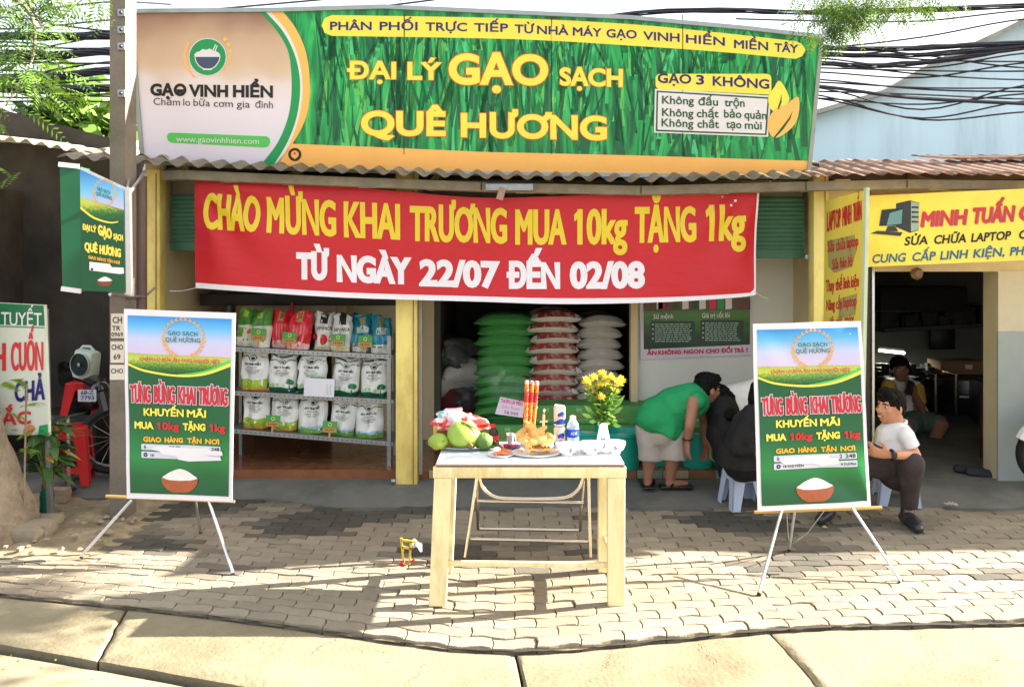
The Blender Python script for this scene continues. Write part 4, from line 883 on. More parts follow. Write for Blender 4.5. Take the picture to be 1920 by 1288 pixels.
LX=[("LAPTOP",1551,1577,435,426,36),("MINH",1580,1597,425,419,36),("TUẤN",1600,1616,418,412,36),("Sửa",1552,1565,474,471,21),("chữa",1568,1586,471,467,21),("laptop",1588,1610,466,461,21),("Sửa",1561,1573,507,504,20),("bán",1576,1588,503,501,20),("lẻ",1591,1599,500,498,20),("Thay",1549,1565,548,545,22),("thế",1567,1580,545,543,22),("linh",1582,1594,542,540,22),("kiện",1596,1611,540,537,22),("Nâng",1550,1566,583,580,20),("cấp",1568,1580,580,578,20),("laptop",1582,1607,577,573,20),("Vệ",1556,1564,614,612,18),("sinh",1567,1580,612,609,18),("máy",1584,1602,608,605,18),("Cài",1553,1565,648,645,18),("đặt",1569,1581,644,642,18)]
for t,x0,x1,y0,y1,h in LX: s.text(t,(x0,y0),(x1,y1),h,SR,2,.016,2)
o=s.build('vertical_sign'); tag(o,'tall narrow yellow sign board jutting out with red laptop repair lettering','sign')
q=MB(); q.bar(fz(1623,352)+V((.012,.01,0)),fz(1613,835)+V((.012,.01,0)),.025,.03,mat('pale_green_angle',(190,204,170),.5)); q.build('edge_angle',o)
# ---- left food stall board
fb=plane_fn((0,566,5.35),(84,572,5.30),(0,815,5.35)); s=Sheet(fb,th=.02,eps=.0015)
BRD=mat('stall_board',(206,212,200),.5,.06)
s.poly([(-150,560),(84,572),(92,815),(-150,815)],BRD,0,True); s.poly([(-150,560),(82,573),(84,611),(-150,604)],mat('stall_green_print',(24,110,70),.45,.06),1); s.poly([(-150,606),(84,613.5),(84,615.5),(-150,608)],GRN,2)
s.text("TUYẾT",(3,612-2),(79,612),25,WHITE,3,.01,3); SRD=mat('stall_red_print',(206,48,56),.5,.06)
s.text("BÁNH",(-100,694),(12,695),52,SRD,3,.03,3); s.text("CUỐN",(21,695),(82,694),53,SRD,3,.022,3); s.text("CHẢ",(28,754),(85,749),38,NAVY,3,.035,3); s.text("ĐẶC SẮC",(-110,802),(59,795),25,SRD,3,.05,3)
s.poly(smooth_loop([(44,806),(56,796),(66,800),(62,812),(48,818)],3),mat('noodle_print',(200,130,90),.5),2); s.poly([(74,798),(90,795),(91,815),(72,815)],GRN,2)
q=tag(s.build('stall_board'),'white food stall board with green top band and red lettering by the tree','sign')
q=MB()
for u in(-60,80): a=fb(u,800)+V((0,.03,0)); q.bar(fb(u,580)+V((0,.03,0)),V((a.x,a.y+.06,0.0)),.03,.03,STEEL)
q.build('post',bpy.data.objects['stall_board'])
# ---- poster on the inner wall
fw=plane_fn((1200,540,6.89),(1410,545,6.89),(1202,668,6.89)); s=Sheet(fw,th=.003,eps=.0015)
s.poly([(1199,480),(1412,480),(1409,666),(1201,674)],mat('lilac_border_print',(204,198,214),.45),0,True)
s.poly([(1206,480),(1407,480),(1406,646),(1207,655)],ramp_mat('wall_poster_print',[(.2,(14,52,34)),(.5,(34,84,44)),(.75,(70,120,50))],scale=(.6,3,1),nscale=1.6,noise_amt=.5,axis=(6.6,5.7,1),rough=.35),1)
s.poly([(1206,560),(1407,560),(1407,581),(1207,584)],mat('poster_brown_print',(96,66,52),.4,.2,30),2)
for k,(x,m) in enumerate(((1231,WHITE),(1234,RED),(1262,DGRN),(1279,WHITE),(1297,DGRN),(1311,WHITE),(1330,PINK),(1345,GRN),(1360,WHITE))): s.poly([(x,560),(x+12,560),(x+12,579),(x,580)],m,3)
s.text("Sứ mệnh",(1225,598),(1262,597),9,WHITE,3,.01,2); s.text("Giá trị cốt lõi",(1316,596),(1368,595),9,WHITE,3,.01,2)
DK=mat('poster_panel_print',(14,58,48),.4,.05); s.poly(rrect(1220,602,1303,645,3),DK,2); s.poly(rrect(1313,600,1394,640,3),DK,2)
rr=random.Random(5)
for x0,x1,y0 in((1228,1300,608),(1322,1390,606)):
    for k in range(9):
        y=y0+k*4; xx=x0
        while xx<x1-8:
            l=rr.uniform(3,9); s.poly([(xx,y-1),(min(xx+l,x1),y-1),(min(xx+l,x1),y+.8),(xx,y+.8)],mat('fine_print',(150,178,160),.5),3); xx+=l+1.6
    for k in range(4): s.poly(circ(x0-4,y0+k*9,1.4,8),WHITE,3)
for t,x0,x1 in(("ĂN",1213,1231),("KHÔNG",1234,1277),("NGON",1282,1319),("CHO",1323,1349),("ĐỔI",1352,1373),("TRẢ",1376,1395),("!",1399,1402)): s.text(t,(x0,666-(x0-1213)*.03),(x1,666-(x1-1213)*.03),8.5,MAROON,3,.06,2)
tag(s.build('wall_poster'),'green wall poster with two text panels on the white inner wall','poster')
# ================================================================ goods in the rice shop
SACKG=mat('green_woven_sack',(82,158,84),.5,.12,30,bump=.15,bscale=200); SACKW=mat('white_woven_sack',(224,222,216),.55,.06,30,bump=.15,bscale=200); SACKR=mat('red_lettered_weave',(146,50,42),.55,.2,40,dirt=(206,196,186),dscale=16,stretch=(1,1,.45)); SACKY=mat('grey_woven_sack',(196,192,184),.6,.1,20,bump=.15,bscale=200); SACKB=mat('brown_lettered_weave',(104,92,60),.6,.2,40)
rg=random.Random(11)
def sack(c,d,m,label,group,side=None,seed=0,rot=0,name='rice_sack'):
    q=MB(); q.pillow(c,d,m,14,M=Matrix.Rotation(rot,3,'Z')@Matrix.Rotation(rg.uniform(-.02,.02),3,'Y'),pin=.07,pw=2.4,side=side,seed=seed,wr=.12,pv=7,arch=.22)
    return tag(q.build(name,ang=80),label,'sack',group)
def ordn(i): return ['topmost','second from top','third from top','fourth from top','fifth from top','sixth from top','seventh from top','eighth from top','ninth from top','tenth from top','eleventh from top','twelfth from top','thirteenth from top'][i]
def stack(u0,u1,vt,n,Y,m,what,group,letter=None,low=.16,bulge=1.32):
    zt=P(0,vt,Y).z; z0=.13; hh=(zt-z0)/n
    for i in range(n):
        c=P((u0+u1)/2+rg.uniform(-4,4),0,Y); wd=(u1-u0)*Y/F*1.15*rg.uniform(.97,1.05); z=z0+hh*(i+.5)
        side=(letter,(lambda cc,f,hh=hh,wd=wd: hh*low<cc.z+.29*hh*(2*cc.x/wd)**2<hh*.74 and abs(cc.x)<wd*.42 and cc.y<-.10)) if letter else None
        nm=ordn(n-1-i)
        sack((c.x,Y+.3,z),(wd,.72,hh*bulge),m,what+', '+nm+' in its stack',group,side,i+u0,rg.uniform(-.05,.05))
stack(897,1000,590,13,7.05,SACKG,'full green woven rice sack','green sacks in the tall stack')
stack(998,1084,583,13,7.0,SACKW,'white rice sack with red lettered edge','white sacks in the middle stack',SACKR)
stack(1086,1164,592,12,7.1,SACKY,'greyish white rice sack with dull brown edge','greyish sacks in the right stack',SACKB,.42)
stack(1166,1230,640,8,8.6,SACKY,'dim grey rice sack farthest back','dim sacks at the back right')
# lettering on the white sacks is woven into a band: small dark strokes
# heap of loose half empty sacks, left of the stacks
PLAS=mat('clear_plastic_bag',(80,84,88),.25,.3,12,alpha=.5); MARS=mat('maroon_sack',(112,36,40),.6,.2,15); DGS=mat('dark_green_sack',(30,66,44),.6,.2,15)
hp=[(830,748,150,60,MARS,'maroon'),(846,716,110,40,SACKY,'grey'),(815,700,80,40,MARS,'maroon'),(868,690,70,40,SACKW,'white'),(820,672,80,34,DGS,'dark green'),(848,655,70,34,SACKY,'grey'),(812,640,70,30,MARS,'maroon')]
for i,(u,v,wd,ht,m,nm) in enumerate(hp):
    c=P(u,v,7.9); k=7.9/F
    sack(c,(wd*k*1.3,.6,ht*k*1.2),m,nm+' crumpled sack '+('at the foot of the loose heap left of stacks','low in the loose heap, against the green stack','on the left side of the loose heap','on the right side of the loose heap','near the middle of the loose heap','under the topmost sack of the loose heap','topmost in the loose heap left of stacks')[i],'loose heap of sacks',None,i*2.3,rg.uniform(-.4,.4))
for (u,v,r,lb) in((852,664,20,'crumpled clear plastic bag caught halfway down the loose heap'),(878,748,24,'crumpled pale plastic bag at the foot of the loose heap')):
    c=P(u,v,7.4); q=MB(); bmesh.ops.create_icosphere(q.bm,subdivisions=4,radius=r*7.4/F)
    for x in q.bm.verts: x.co=V((x.co.x*1.2,x.co.y*.8,x.co.z*.9))*(1+.5*noise.noise(x.co*11+c)+.25*noise.noise(x.co*32)); x.co+=c
    q.add(q.bm.faces,PLAS); tag(q.build('plastic_bag',ang=20),lb,'plastic bag')
# cartons
CART=mat('green_carton',(72,142,72),.6,.08,8); CLET=mat('carton_red_print',(170,90,60),.6,.1); CLINE=mat('carton_pale_print',(160,196,140),.6,.05); TAPE=mat('carton_tape',(96,52,40),.4,.1)
def carton_proto(label,wd=.30,ht=.148):
    s=Sheet(lambda x,y:V((x*.01-wd/2,0,ht-y*.01)),th=.28,eps=.0012); W=wd*100; H=ht*100
    s.poly([(0,0),(W,0),(W,H),(0,H)],CART,0,True)
    for sg in(-1,1): s.poly([(W*.5+sg*1.8*math.cos(a)+sg*0,H*.24+1.9*math.sin(a)) for a in np.linspace(-1.2,1.2,8)]+[(W*.5+sg*2.3*math.cos(a),H*.24+2.4*math.sin(a)) for a in np.linspace(1.2,-1.2,8)],CLINE,1)
    s.poly([(W*.46,H*.2),(W*.54,H*.2),(W*.54,H*.28),(W*.46,H*.28)],CLINE,1)
    s.text("QUÊ HƯƠNG",(W*.22,H*.66),(W*.78,H*.66),H*.17,CLET,1,.04,1); s.text("GẠO SẠCH VIỆT",(W*.2,H*.84),(W*.8,H*.84),H*.07,CLINE,1,.02,1)
    return tag(s.build('carton',origin=(0,0,0)),label,'carton','green cartons stacked in front of the sacks')
proto=None
cz=[(1024,.435,7.0,'green carton in upper row below white sacks, left one'),(1086,.435,7.0,'green carton in upper row behind the flowers, left of two'),(1150,.435,7.0,'green carton in upper row behind the flowers, right of two'),(1216,.43,7.0,'green carton leaning behind the bending man in the tank top'),
 (952,.28,6.95,'green carton under the handwritten price paper'),(1016,.28,6.95,'green carton in lower row just right of incense sticks'),(1082,.28,6.95,'green carton in lower row behind water bottle'),(1160,.28,6.95,'green carton in lower row behind the vase'),(1222,.28,6.95,'green carton hidden half behind the green tank top'),(1330,.28,6.85,'green carton beyond the hands of the bending man'),(886,.28,6.95,'green carton behind the fruit tray at left end of row')]
cz+=[(u,.125,6.95,'green carton on the floor under the rows behind the table') for u in (890,954,1018,1082,1152,1220)]+[(1330,.125,6.85,'green carton on the floor beyond the tubs')]
for u,v,Y,lb in cz:
    if proto is None: o=proto=carton_proto(lb)
    else: o=proto.copy(); COL.objects.link(o); o['label']=lb
    Y-=.38; p=P(u,0,Y); o.location=(p.x,Y,v*.98); o.rotation_euler=(0,0,rg.uniform(-.06,.06))
# teal tubs
TUB=mat('teal_plastic',(30,158,140),.35,.07,6); GRAIN=mat('rice_grain',(200,196,180),.8,.1,80)
tub=None
for u,v,Y,r,h,lb in((1100,880,6.45,.17,.30,'teal tub partly behind the table leg and water bottle'),(1166,880,6.4,.15,.29,'teal plastic tub standing left of the bending man'),(1236,881,6.55,.15,.26,'teal plastic tub seen between legs of the bending man'),(1307,880,6.45,.135,.285,'teal plastic tub under hands of the bending man'),(1358,880,6.5,.13,.29,'teal plastic tub behind the long black hair')):
    p=P(u,0,Y); t=thing('rice_tub',lb,'tub',(p.x,Y,.12),'teal tubs of loose rice'); q=MB()
    q.lathe([(0,0),(r*.86,0),(r*.9,.02),(r*.97,h*.9),(r*1.05,h*.92),(r*1.06,h),(r*.98,h),(r*.95,h*.9),(r*.92,h*.8),(0,h*.8)],(p.x,Y,.12),TUB,28); q.build('body',t)
    q=MB(); q.lathe([(r*.93,h*.8),(r*.6,h*.86),(0,h*.92)],(p.x,Y,.12),GRAIN,20); q.build('rice',t)
# handwritten price paper
s=Sheet(plane_fn((938,744,6.55),(982,753,6.55),(928,776,6.5)),th=.002,eps=.001); s.poly([(938,744),(984,753),(980,783),(928,776)],mat('price_paper',(222,206,222),.6,.03),0,True)
HP=mat('marker_pink',(200,70,130),.6,.05); s.text("THƠM LÀI MIÊN",(939,755),(980,761),8,HP,1,.03,1); s.text("Dẻo Thơm",(942,765),(974,770),6,HP,1,.0,1); s.text("18.000",(945,776),(972,780),7,mat('marker_violet',(120,70,130),.6),1,.02,1)
tag(s.build('price_paper'),'handwritten price paper in pink marker propped on a green carton','price sign')
# ---- steel rack and bags
YR=6.42; TR=math.tan(R(2.7))
RK=thing('storage_rack','grey slotted steel rack with three shelves of rice bags','rack',(-1.6,YR,.12))
def rp(u,v,dy=0): return P(u,v,YR)+V((0,dy,0))
for u,vt,vb in((426,640,868),(733,632,889)):
    for dy in(0,.36):
        q=MB(); a,b=rp(u,vt,dy),rp(u,vb,dy); b.z=.12; q.bar(a,b,.036,.004,STEEL,up=(1,0,0)); q.bar(a+V((-.016,.016,0)),b+V((-.016,.016,0)),.036,.004,STEEL,up=(0,1,0))
        for i in range(26): z=b.z+.05+i*.046; (q.box((a.x,a.y-.0045,z),(.006,.003,.016),DARKM) if z<a.z else None)
        q.build('upright',RK)
SHELF=[(430,651,735,666),(430,733,737,750),(430,804,737,829)]
for u0,v0,u1,v1 in SHELF:
    q=MB(); a,b=rp(u0,v0),rp(u1,v1); q.bar(a+V((0,.2,-.003)),b+V((0,.2,-.003)),.40,.006,STEEL); q.bar(a+V((0,-.002,-.014)),b+V((0,-.002,-.014)),.004,.034,STEEL)
    for i in range(34): p=a.lerp(b,(i+.5)/34); q.box(p+V((0,-.0055,-.014)),(.008,.003,.010),DARKM)
    q.build('shelf',RK)
q=MB(); q.bar(rp(573,820,.18),V((rp(573,820).x,YR+.18,.12)),.03,.03,STEEL); q.build('centre_foot',RK)
BAGW=mat('bag_white_film',(222,226,224),.35,.04,6,bump=.12,bscale=30); BGR=mat('bag_dark_green',(10,96,60),.35,.1); BLM=mat('bag_lime',(150,178,48),.4,.15,10); BOR=mat('bag_orange',(214,110,50),.4,.1); BSKY=mat('bag_sky',(150,190,214),.4,.1); BLB=mat('bag_black_ink',(30,34,34),.5,.05)
def bag_fn(wd,ht,dp,seed):
    def f(x,y):
        s,t=x/100*2-1,1-y/130         # s across, t up
        prof=max(0,(1-abs(s)**3.0))**.5*min(1,max(.02,(1.04-t))*2.6)**.6*min(1,.55+t*3)
        nz=noise.noise(V((s*2+seed,t*3,seed*1.3)))
        xx=s*wd/2*(.90+.10*math.sin(t*2.6+.2)-.07*max(0,1-abs(t-.84)/.12)+.05*(t>.93))*(1+.05*noise.noise(V((seed*3,t*3,1))))+.014*noise.noise(V((seed,t*2.2,7))); 
        return V((xx+.006*nz*t*2,-dp*.5*prof*(1+.5*nz)-.012*nz+.010*noise.noise(V((s*5,t*7,seed)))+.03*t,ht*t+(.016*math.sin(s*3+seed*1.7)+.010*nz)*max(0,t-.75)*4))
    return f
def bag(kind,label,seed,wd=.222,ht=.335):
    f=bag_fn(wd,ht,.13,seed); s=Sheet(f,th=.0,eps=.0009,grid=(9,10)); s.th=.06
    mB={'red':mat('bag_red_film',(214,40,58),.3,.12,14),'green_small':mat('bag_leaf_green',(70,136,50),.4,.2,16),'blue':mat('bag_teal_film',(24,120,140),.3,.12,12)}.get(kind,BAGW)
    s.poly([(0,130),(0,8),(2,0),(98,0),(100,8),(100,130)],mB,0,True)
    if kind in('lime','tree','hill'):
        edge={'lime':BOR,'tree':BGR,'hill':BLM}[kind]
        s.poly([(0,12),(0,6),(50,9),(100,5),(100,11),(50,15)],edge if kind!='hill' else BAGW,1)
        s.poly(spl([(2,26),(25,22),(38,30)],4)+spl([(38,32.5),(25,24.5),(2,28.5)],4),BLB,2); s.poly(spl([(62,30),(75,22),(98,26)],4)+spl([(98,28.5),(75,24.5),(62,32.5)],4),BLB,2)
        s.poly([circ(50,30,13,20,9),circ(50,30,11,20,7)],BLB,2); s.poly(circ(50,31,8,14,4),BLB,2)
        s.text("GẠO VINH HIỂN",(22,51),(78,51),7,BLB,2,.06,1); s.text("HƯƠNG LÀI SỮA",(32,60),(68,60),4,BLB,2,.03,1)
        for k,(a,b) in enumerate(((24,76),(28,72),(35,65))): s.poly([(a,64+k*5),(b,64+k*5),(b,66+k*5),(a,66+k*5)],mat('bag_grey_ink',(120,124,120),.5),2)
        if kind=='lime': s.poly(spl([(0,100),(30,94),(70,97),(100,92)],3)+[(100,124),(0,126)],BLM,1); s.poly([(0,126),(100,124),(100,130),(0,130)],BOR,1)
        if kind=='tree':
            s.poly(spl([(0,116),(40,112),(70,118),(100,112)],3)+[(100,130),(0,130)],BGR,2); 
            for cx,cy,r in((20,106,7),(36,104,6),(56,107,6),(10,110,5)): s.poly(circ(cx,cy,r,9),mat('bag_pale_green',(170,206,160),.5),1)
            s.poly([(76,116),(77.5,104),(80,104),(81,116)],BGR,3); s.poly(smooth_loop([(64,98),(68,90),(78,86),(90,90),(94,98),(88,105),(78,103),(68,104)],2),mat('bag_tree_green',(18,120,78),.5),3)
        if kind=='hill': s.poly(spl([(0,112),(20,104),(45,110),(70,103),(100,108)],3)+[(100,116),(0,118)],BSKY,1); s.poly(spl([(0,118),(30,112),(60,117),(100,110)],3)+[(100,130),(0,130)],mat('bag_meadow',(110,168,60),.5,.2,30),2); s.poly(circ(78,117,4,8),BAGW,3); s.poly([(14,112),(22,112),(20,108),(16,108)],mat('bag_hill_blue',(70,120,160),.5),2)
    elif kind=='red':
        s.poly([(36,2),(66,2),(66,34),(36,34)],mat('bag_beige',(190,156,100),.5,.1),1); s.poly(circ(51,17,9,12),BROWN,2)
        for k in range(4): s.poly([(30+k*14,44),(36+k*14,42),(40+k*12,118),(34+k*12,120)],mat('bag_pink_streak',(226,120,130),.4,.2),1)
        s.poly(spl([(0,112),(50,100),(100,112)],3)+[(100,130),(0,130)],mat('bag_pale_pink',(230,190,190),.4,.1),1)
    elif kind=='dot':
        s.poly([(32,0),(70,0),(70,36),(32,36)],BLB,1); s.text("JAPONICA",(14,60),(88,58),13,BLB,2,.03,1); s.poly(circ(50,92,19,20),RED,1); s.poly(circ(4,86,14,14),RED,1); s.poly([(0,118),(100,112),(100,130),(0,130)],mat('bag_cream',(206,204,160),.5,.1),1)
    elif kind=='green_small':
        s.poly([(34,8),(62,8),(62,26),(34,26)],mat('bag_yellow_tag',(170,190,60),.5),1); s.poly([(0,56),(100,52),(100,130),(0,130)],mat('bag_white_low',(214,214,200),.5,.08,14),1); s.poly([(12,62),(48,62),(48,96),(12,96)],mat('bag_mid_green',(90,140,60),.5,.3,30),2); s.poly(circ(74,76,9,10),BOR,2)
    elif kind=='blue':
        s.poly([(36,6),(66,6),(62,34),(38,34)],mat('bag_gold_tag',(170,150,90),.5,.1),1); s.poly([(0,70),(100,64),(100,96),(0,100)],mat('bag_blue_stripe',(60,150,190),.4,.05),1); s.poly([(0,100),(100,96),(100,130),(0,130)],BAGW,1); s.poly(circ(88,78,12,12),BAGW,2); s.poly([(10,106),(60,104),(60,108),(10,110)],BLB,2)
        s.poly(spl([(20,44),(50,36),(80,44)],3)+[(76,62),(24,64)],mat('bag_clear_window',(190,206,206),.3,.1),1)
    o=s.build('rice_bag',origin=(0,0,0)); return tag(o,label,'rice bag')
names=['leftmost','second','third','fourth','fifth']
def put(o,u,v,dy,yaw): p=rp(u,v,dy); o.location=(p.x,p.y,p.z); o.rotation_euler=(0,R(2.7),yaw)
def slope(i,u): a=SHELF[i]; return a[1]+(a[3]-a[1])*(u-a[0])/(a[2]-a[0])-1
L2=[(468,'lime','white rice bag with lime green foot, leftmost on middle shelf'),(522,'tree','white rice bag with dark green tree and landscape, second on the middle shelf'),(578,'tree','white rice bag partly behind the paper sheet, middle shelf'),(641,'tree','white rice bag with dark green tree right beside the paper sheet'),(697,'tree','white rice bag with dark green tree at right end of middle shelf')]
L3=[(472,'lime','white rice bag with lime green foot, leftmost on lowest shelf'),(527,'lime','white rice bag with lime green foot behind a price card, lowest shelf'),(580,'hill','white rice bag with green meadow print in centre of lowest shelf'),(636,'hill','white rice bag with meadow print, top folded over, second from right on lowest shelf'),(690,'hill','white rice bag with meadow print at right end of lowest shelf')]
for i,Lx in((1,L2),(2,L3)):
    for k,(u,kind,lb) in enumerate(Lx):
        o=bag(kind,lb,k*1.7+i); o['group']='large white rice bags on the rack'; put(o,u,slope(i,u),.10,rg.uniform(-.12,.12)); o.rotation_euler.y+=rg.uniform(-.05,.05); o.scale=(rg.uniform(.96,1.08),1,rg.uniform(.90,1.02))
L1=[(452,'green_small','small green and white rice bag at left end of top shelf'),(484,'green_small','small green and white rice bag next to the red ones on top shelf'),(518,'red','left one of two red rice bags on top shelf'),(555,'red','right one of two red rice bags on top shelf'),(600,'dot','white rice bag with red dot and black label, front one'),(636,'dot','white rice bag with red dot next to the blue bags'),(671,'blue','left one of two teal blue rice bags on top shelf'),(710,'blue','teal blue rice bag at right end of top shelf')]
for k,(u,kind,lb) in enumerate(L1):
    o=bag(kind,lb,k*2.1+9,.165 if k!=3 else .2,.30); o['group']='small rice bags on the top shelf'; put(o,u,slope(0,u),.07+.05*(k%2==0),rg.uniform(-.15,.15))
TG=mat('tag_green',(70,150,70),.5,.06); TO=mat('tag_orange',(206,130,60),.5,.06); TGP=None
for u,v,lb in((484,648,'green price card in front of the small green rice bags'),(542,654,'green price card in front of the red rice bags'),(633,658,'green price card in front of red dot bag'),(684,661,'green price card in front of the teal blue bags'),(594,738,'green price card in front of the white paper sheet'),(511,810,'green price card before a lime footed bag on lowest shelf'),(618,821,'green price card between two meadow bags on lowest shelf')):
    if TGP is None:
        s=Sheet(lambda x,y:V((x*.01,0,.135-y*.01)),th=.003,eps=.0008); s.poly([(-6,0),(6,0),(6,9),(-6,9)],TG,0,True); s.poly([(-5.4,5.6),(5.4,5.6),(5.4,8.4),(-5.4,8.4)],TO,1); s.poly([circ(0,2.6,1.5,12),circ(0,2.6,1.1,12)],YEL,1); s.poly([(-.8,9),(.8,9),(.8,13.5),(-.8,13.5)],TO,0,True); s.text("18.000",(-4,7.8),(4,7.8),1.7,mat('tag_brown',(120,60,30)),2,.05,1)
        o=TGP=s.build('price_card',origin=(0,0,0))
    else: o=TGP.copy(); COL.objects.link(o)
    tag(o,lb,'price card','price cards on the rack'); p=rp(u,v,-.012); o.location=p; o.rotation_euler=(R(-6),R(2),rg.uniform(-.1,.1)); o.scale=(.98,1,1)
s=Sheet(plane_fn((572,708,6.36),(628,711,6.36),(569,742,6.35)),th=.002,eps=.001); s.poly([(572,708),(628,711),(626,745),(569,742)],mat('paper_sheet',(214,214,226),.6,.03),0,True)
rr=random.Random(8)
for k in range(5):
    for j in range(2): s.poly([(612+j*6,722+k*4),(615+j*6+rr.random()*2,722+k*4),(615+j*6,723+k*4),(612+j*6,723+k*4)],GREYP,1)
tag(s.build('paper_sheet'),'white printed paper sheet leaning on the middle shelf','paper')
q=MB(); q.box((P(560,0,6.9).x,7.0,P(0,562,6.9).z),(1.7,.25,.10),mat('dark_board',(34,30,28),.6,.2),bev=.004); q.tube([P(430,572,6.85),P(430,630,6.85)],.05,DARKM,10); tag(q.build('dark_beam'),'dark long board high at the back of the left shop bay','board')
q=MB(); q.box((P(545,0,7.1).x,7.12,1.33),(1.05,.26,.24),mat('beige_box',(176,158,124),.7,.1),bev=.01); q.box((P(605,0,7.1).x,7.05,1.42),(.3,.2,.18),mat('beige_box',(176,158,124)),bev=.01); tag(q.build('cardboard_box'),'beige long box lying behind small bags on top of the rack','box')
q=MB(); q.lathe([(.02,0),(.02,.08),(.016,.10),(.016,.15),(0,.15)],P(548,600,6.85),MAROON,12); tag(q.build('bottle'),'small red topped bottle standing behind the red rice bags','bottle')
# ================================================================ people
SKIN=mat('skin',(186,132,102),.55,.06,12,sss=.08); SKIN2=mat('skin_tan',(150,108,86),.55,.06,12,sss=.08); HAIR=mat('black_hair',(13,11,11),.7,.3,40,stretch=(1,1,.3),spec=.15,bump=.4,bscale=120); EYEW=mat('eye_white',(210,205,200),.3,.02); EYED=mat('eye_dark',(20,14,12),.2,.02); LIP=mat('lip',(150,84,74),.5,.05); TEETH=mat('teeth',(220,214,204),.4,.02)
def hd(c,up,fw,k=1.0):
    up=V(up).normalized(); fw=V(fw); fw=(fw-up*fw.dot(up)).normalized(); sd=fw.cross(up); M3=Matrix((sd,fw,up)).transposed(); c=V(c)
    def L(x,y,z): return c+M3@V((x,y,z))*k
    b=[('e',L(0,-.005,.028),(.074*k,.093*k,.088*k),M3),('e',L(0,.022,-.035),(.062*k,.068*k,.078*k),M3),('e',L(0,.052,-.088),(.030*k,.026*k,.022*k),M3),('c',L(0,.086,.012),.010*k,L(0,.106,-.026),.014*k),('e',L(.014,.092,-.030),.010*k),('e',L(-.014,.092,-.030),.010*k),
       ('e',L(.04,.062,-.022),(.024*k,.02*k,.022*k),M3),('e',L(-.04,.062,-.022),(.024*k,.02*k,.022*k),M3),('c',L(-.035,.080,.026),.009*k,L(.035,.080,.026),.009*k),('e',L(0,.082,-.054),(.024*k,.012*k,.007*k),M3),('e',L(0,.080,-.066),(.020*k,.012*k,.007*k),M3)]
    for s_ in(-1,1): b+=[('e',L(s_*.077,-.008,-.012),(.010*k,.020*k,.032*k),M3),('e',L(s_*.074,.0,-.03),(.008*k,.012*k,.012*k),M3)]
    return b,L,M3
def face(L,M3,k,par,skin):
    q=MB(); e=M3.to_euler()
    for s_ in(-1,1):
        q.ell(L(s_*.031,.076,.006),(.0125*k,.010*k,.0052*k),EYEW,10,rot=e); q.ell(L(s_*.031,.0845,.006),(.0055*k,.004*k,.0052*k),EYED,8,rot=e)
    q.build('eye',par)
    q=MB()
    for s_ in(-1,1): q.tube([L(s_*.014,.090,.024),L(s_*.032,.091,.029),L(s_*.052,.076,.023)],[.004*k,.0046*k,.0026*k],HAIR,6)
    q.build('eyebrow',par)
    q=MB(); q.tube([L(-.024,.082,-.057),L(-.010,.093,-.060),L(.010,.093,-.060),L(.024,.082,-.057)],.0042*k,LIP,6); q.build('mouth',par)
def hair(L,M3,k,long=0):
    h=[('e',L(0,-.012,.052),(.083*k,.097*k,.075*k),M3),('e',L(0,-.048,.012),(.078*k,.060*k,.085*k),M3),('e',L(0,-.060,-.035),(.062*k,.036*k,.055*k),M3),('e',L(0,.045,.090),(.062*k,.042*k,.030*k),M3),('e',L(.03,.05,.082),(.035*k,.035*k,.026*k),M3),('c',L(.077,.01,.03),.012*k,L(.077,.012,-.005),.006*k),('c',L(-.077,.01,.03),.012*k,L(-.077,.012,-.005),.006*k)]
    return h
def tuft(v): q=V((v.x*70,v.y*70,v.z*26)); return v+V((.010*noise.noise(q),.010*noise.noise(q+V((9,0,0))),.009*noise.noise(v*48+V((0,7,0)))))
def hand(w,d,nrm,curl=.6,k=1.0,side=1):
    """palm, four unequal bent fingers and a thumb from the side of the palm"""
    w=V(w); d=V(d).normalized(); nrm=V(nrm); nrm=(nrm-d*nrm.dot(d)).normalized(); x=d.cross(nrm)*side
    pr=[('c',w,.022*k,w+d*.03*k,.026*k,.6,x),('c',w+d*.03*k,.036*k,w+d*.075*k,.038*k,.36,x)]
    for i,(o,l) in enumerate(((-.030,.066),(-.010,.078),(.011,.073),(.030,.056))):
        a=w+d*.085*k+x*o*k; d1=(d*math.cos(curl)+nrm*math.sin(curl)); d2=(d*math.cos(curl*2.1)+nrm*math.sin(curl*2.1)); m_=a+d1*l*.55*k; pr+=[('c',a,.0095*k,m_,.0088*k),('c',m_,.0088*k,m_+d2*l*.5*k,.0072*k)]
    a=w+d*.03*k-x*.032*k; b=a+(d*.5-x*.6+nrm*.45).normalized()*.036*k; pr+=[('c',a,.013*k,b,.0105*k),('c',b,.0105*k,b+(d*.8+nrm*.6).normalized()*.03*k,.0085*k)]
    return pr
def sole(par,a,b,m,w=.048,name='shoe',h=.05):
    a,b=V(a),V(b); blob([('c',a+V((0,0,h*.5)),w*.9,a.lerp(b,.5)+V((0,0,h*.42)),w,.62,(1,0,0) if abs((b-a).x)<abs((b-a).y) else (0,1,0)),('c',a.lerp(b,.5)+V((0,0,h*.42)),w,b+V((0,0,h*.3)),w*.75,.55,(1,0,0) if abs((b-a).x)<abs((b-a).y) else (0,1,0))],name,m,par,.007,2)
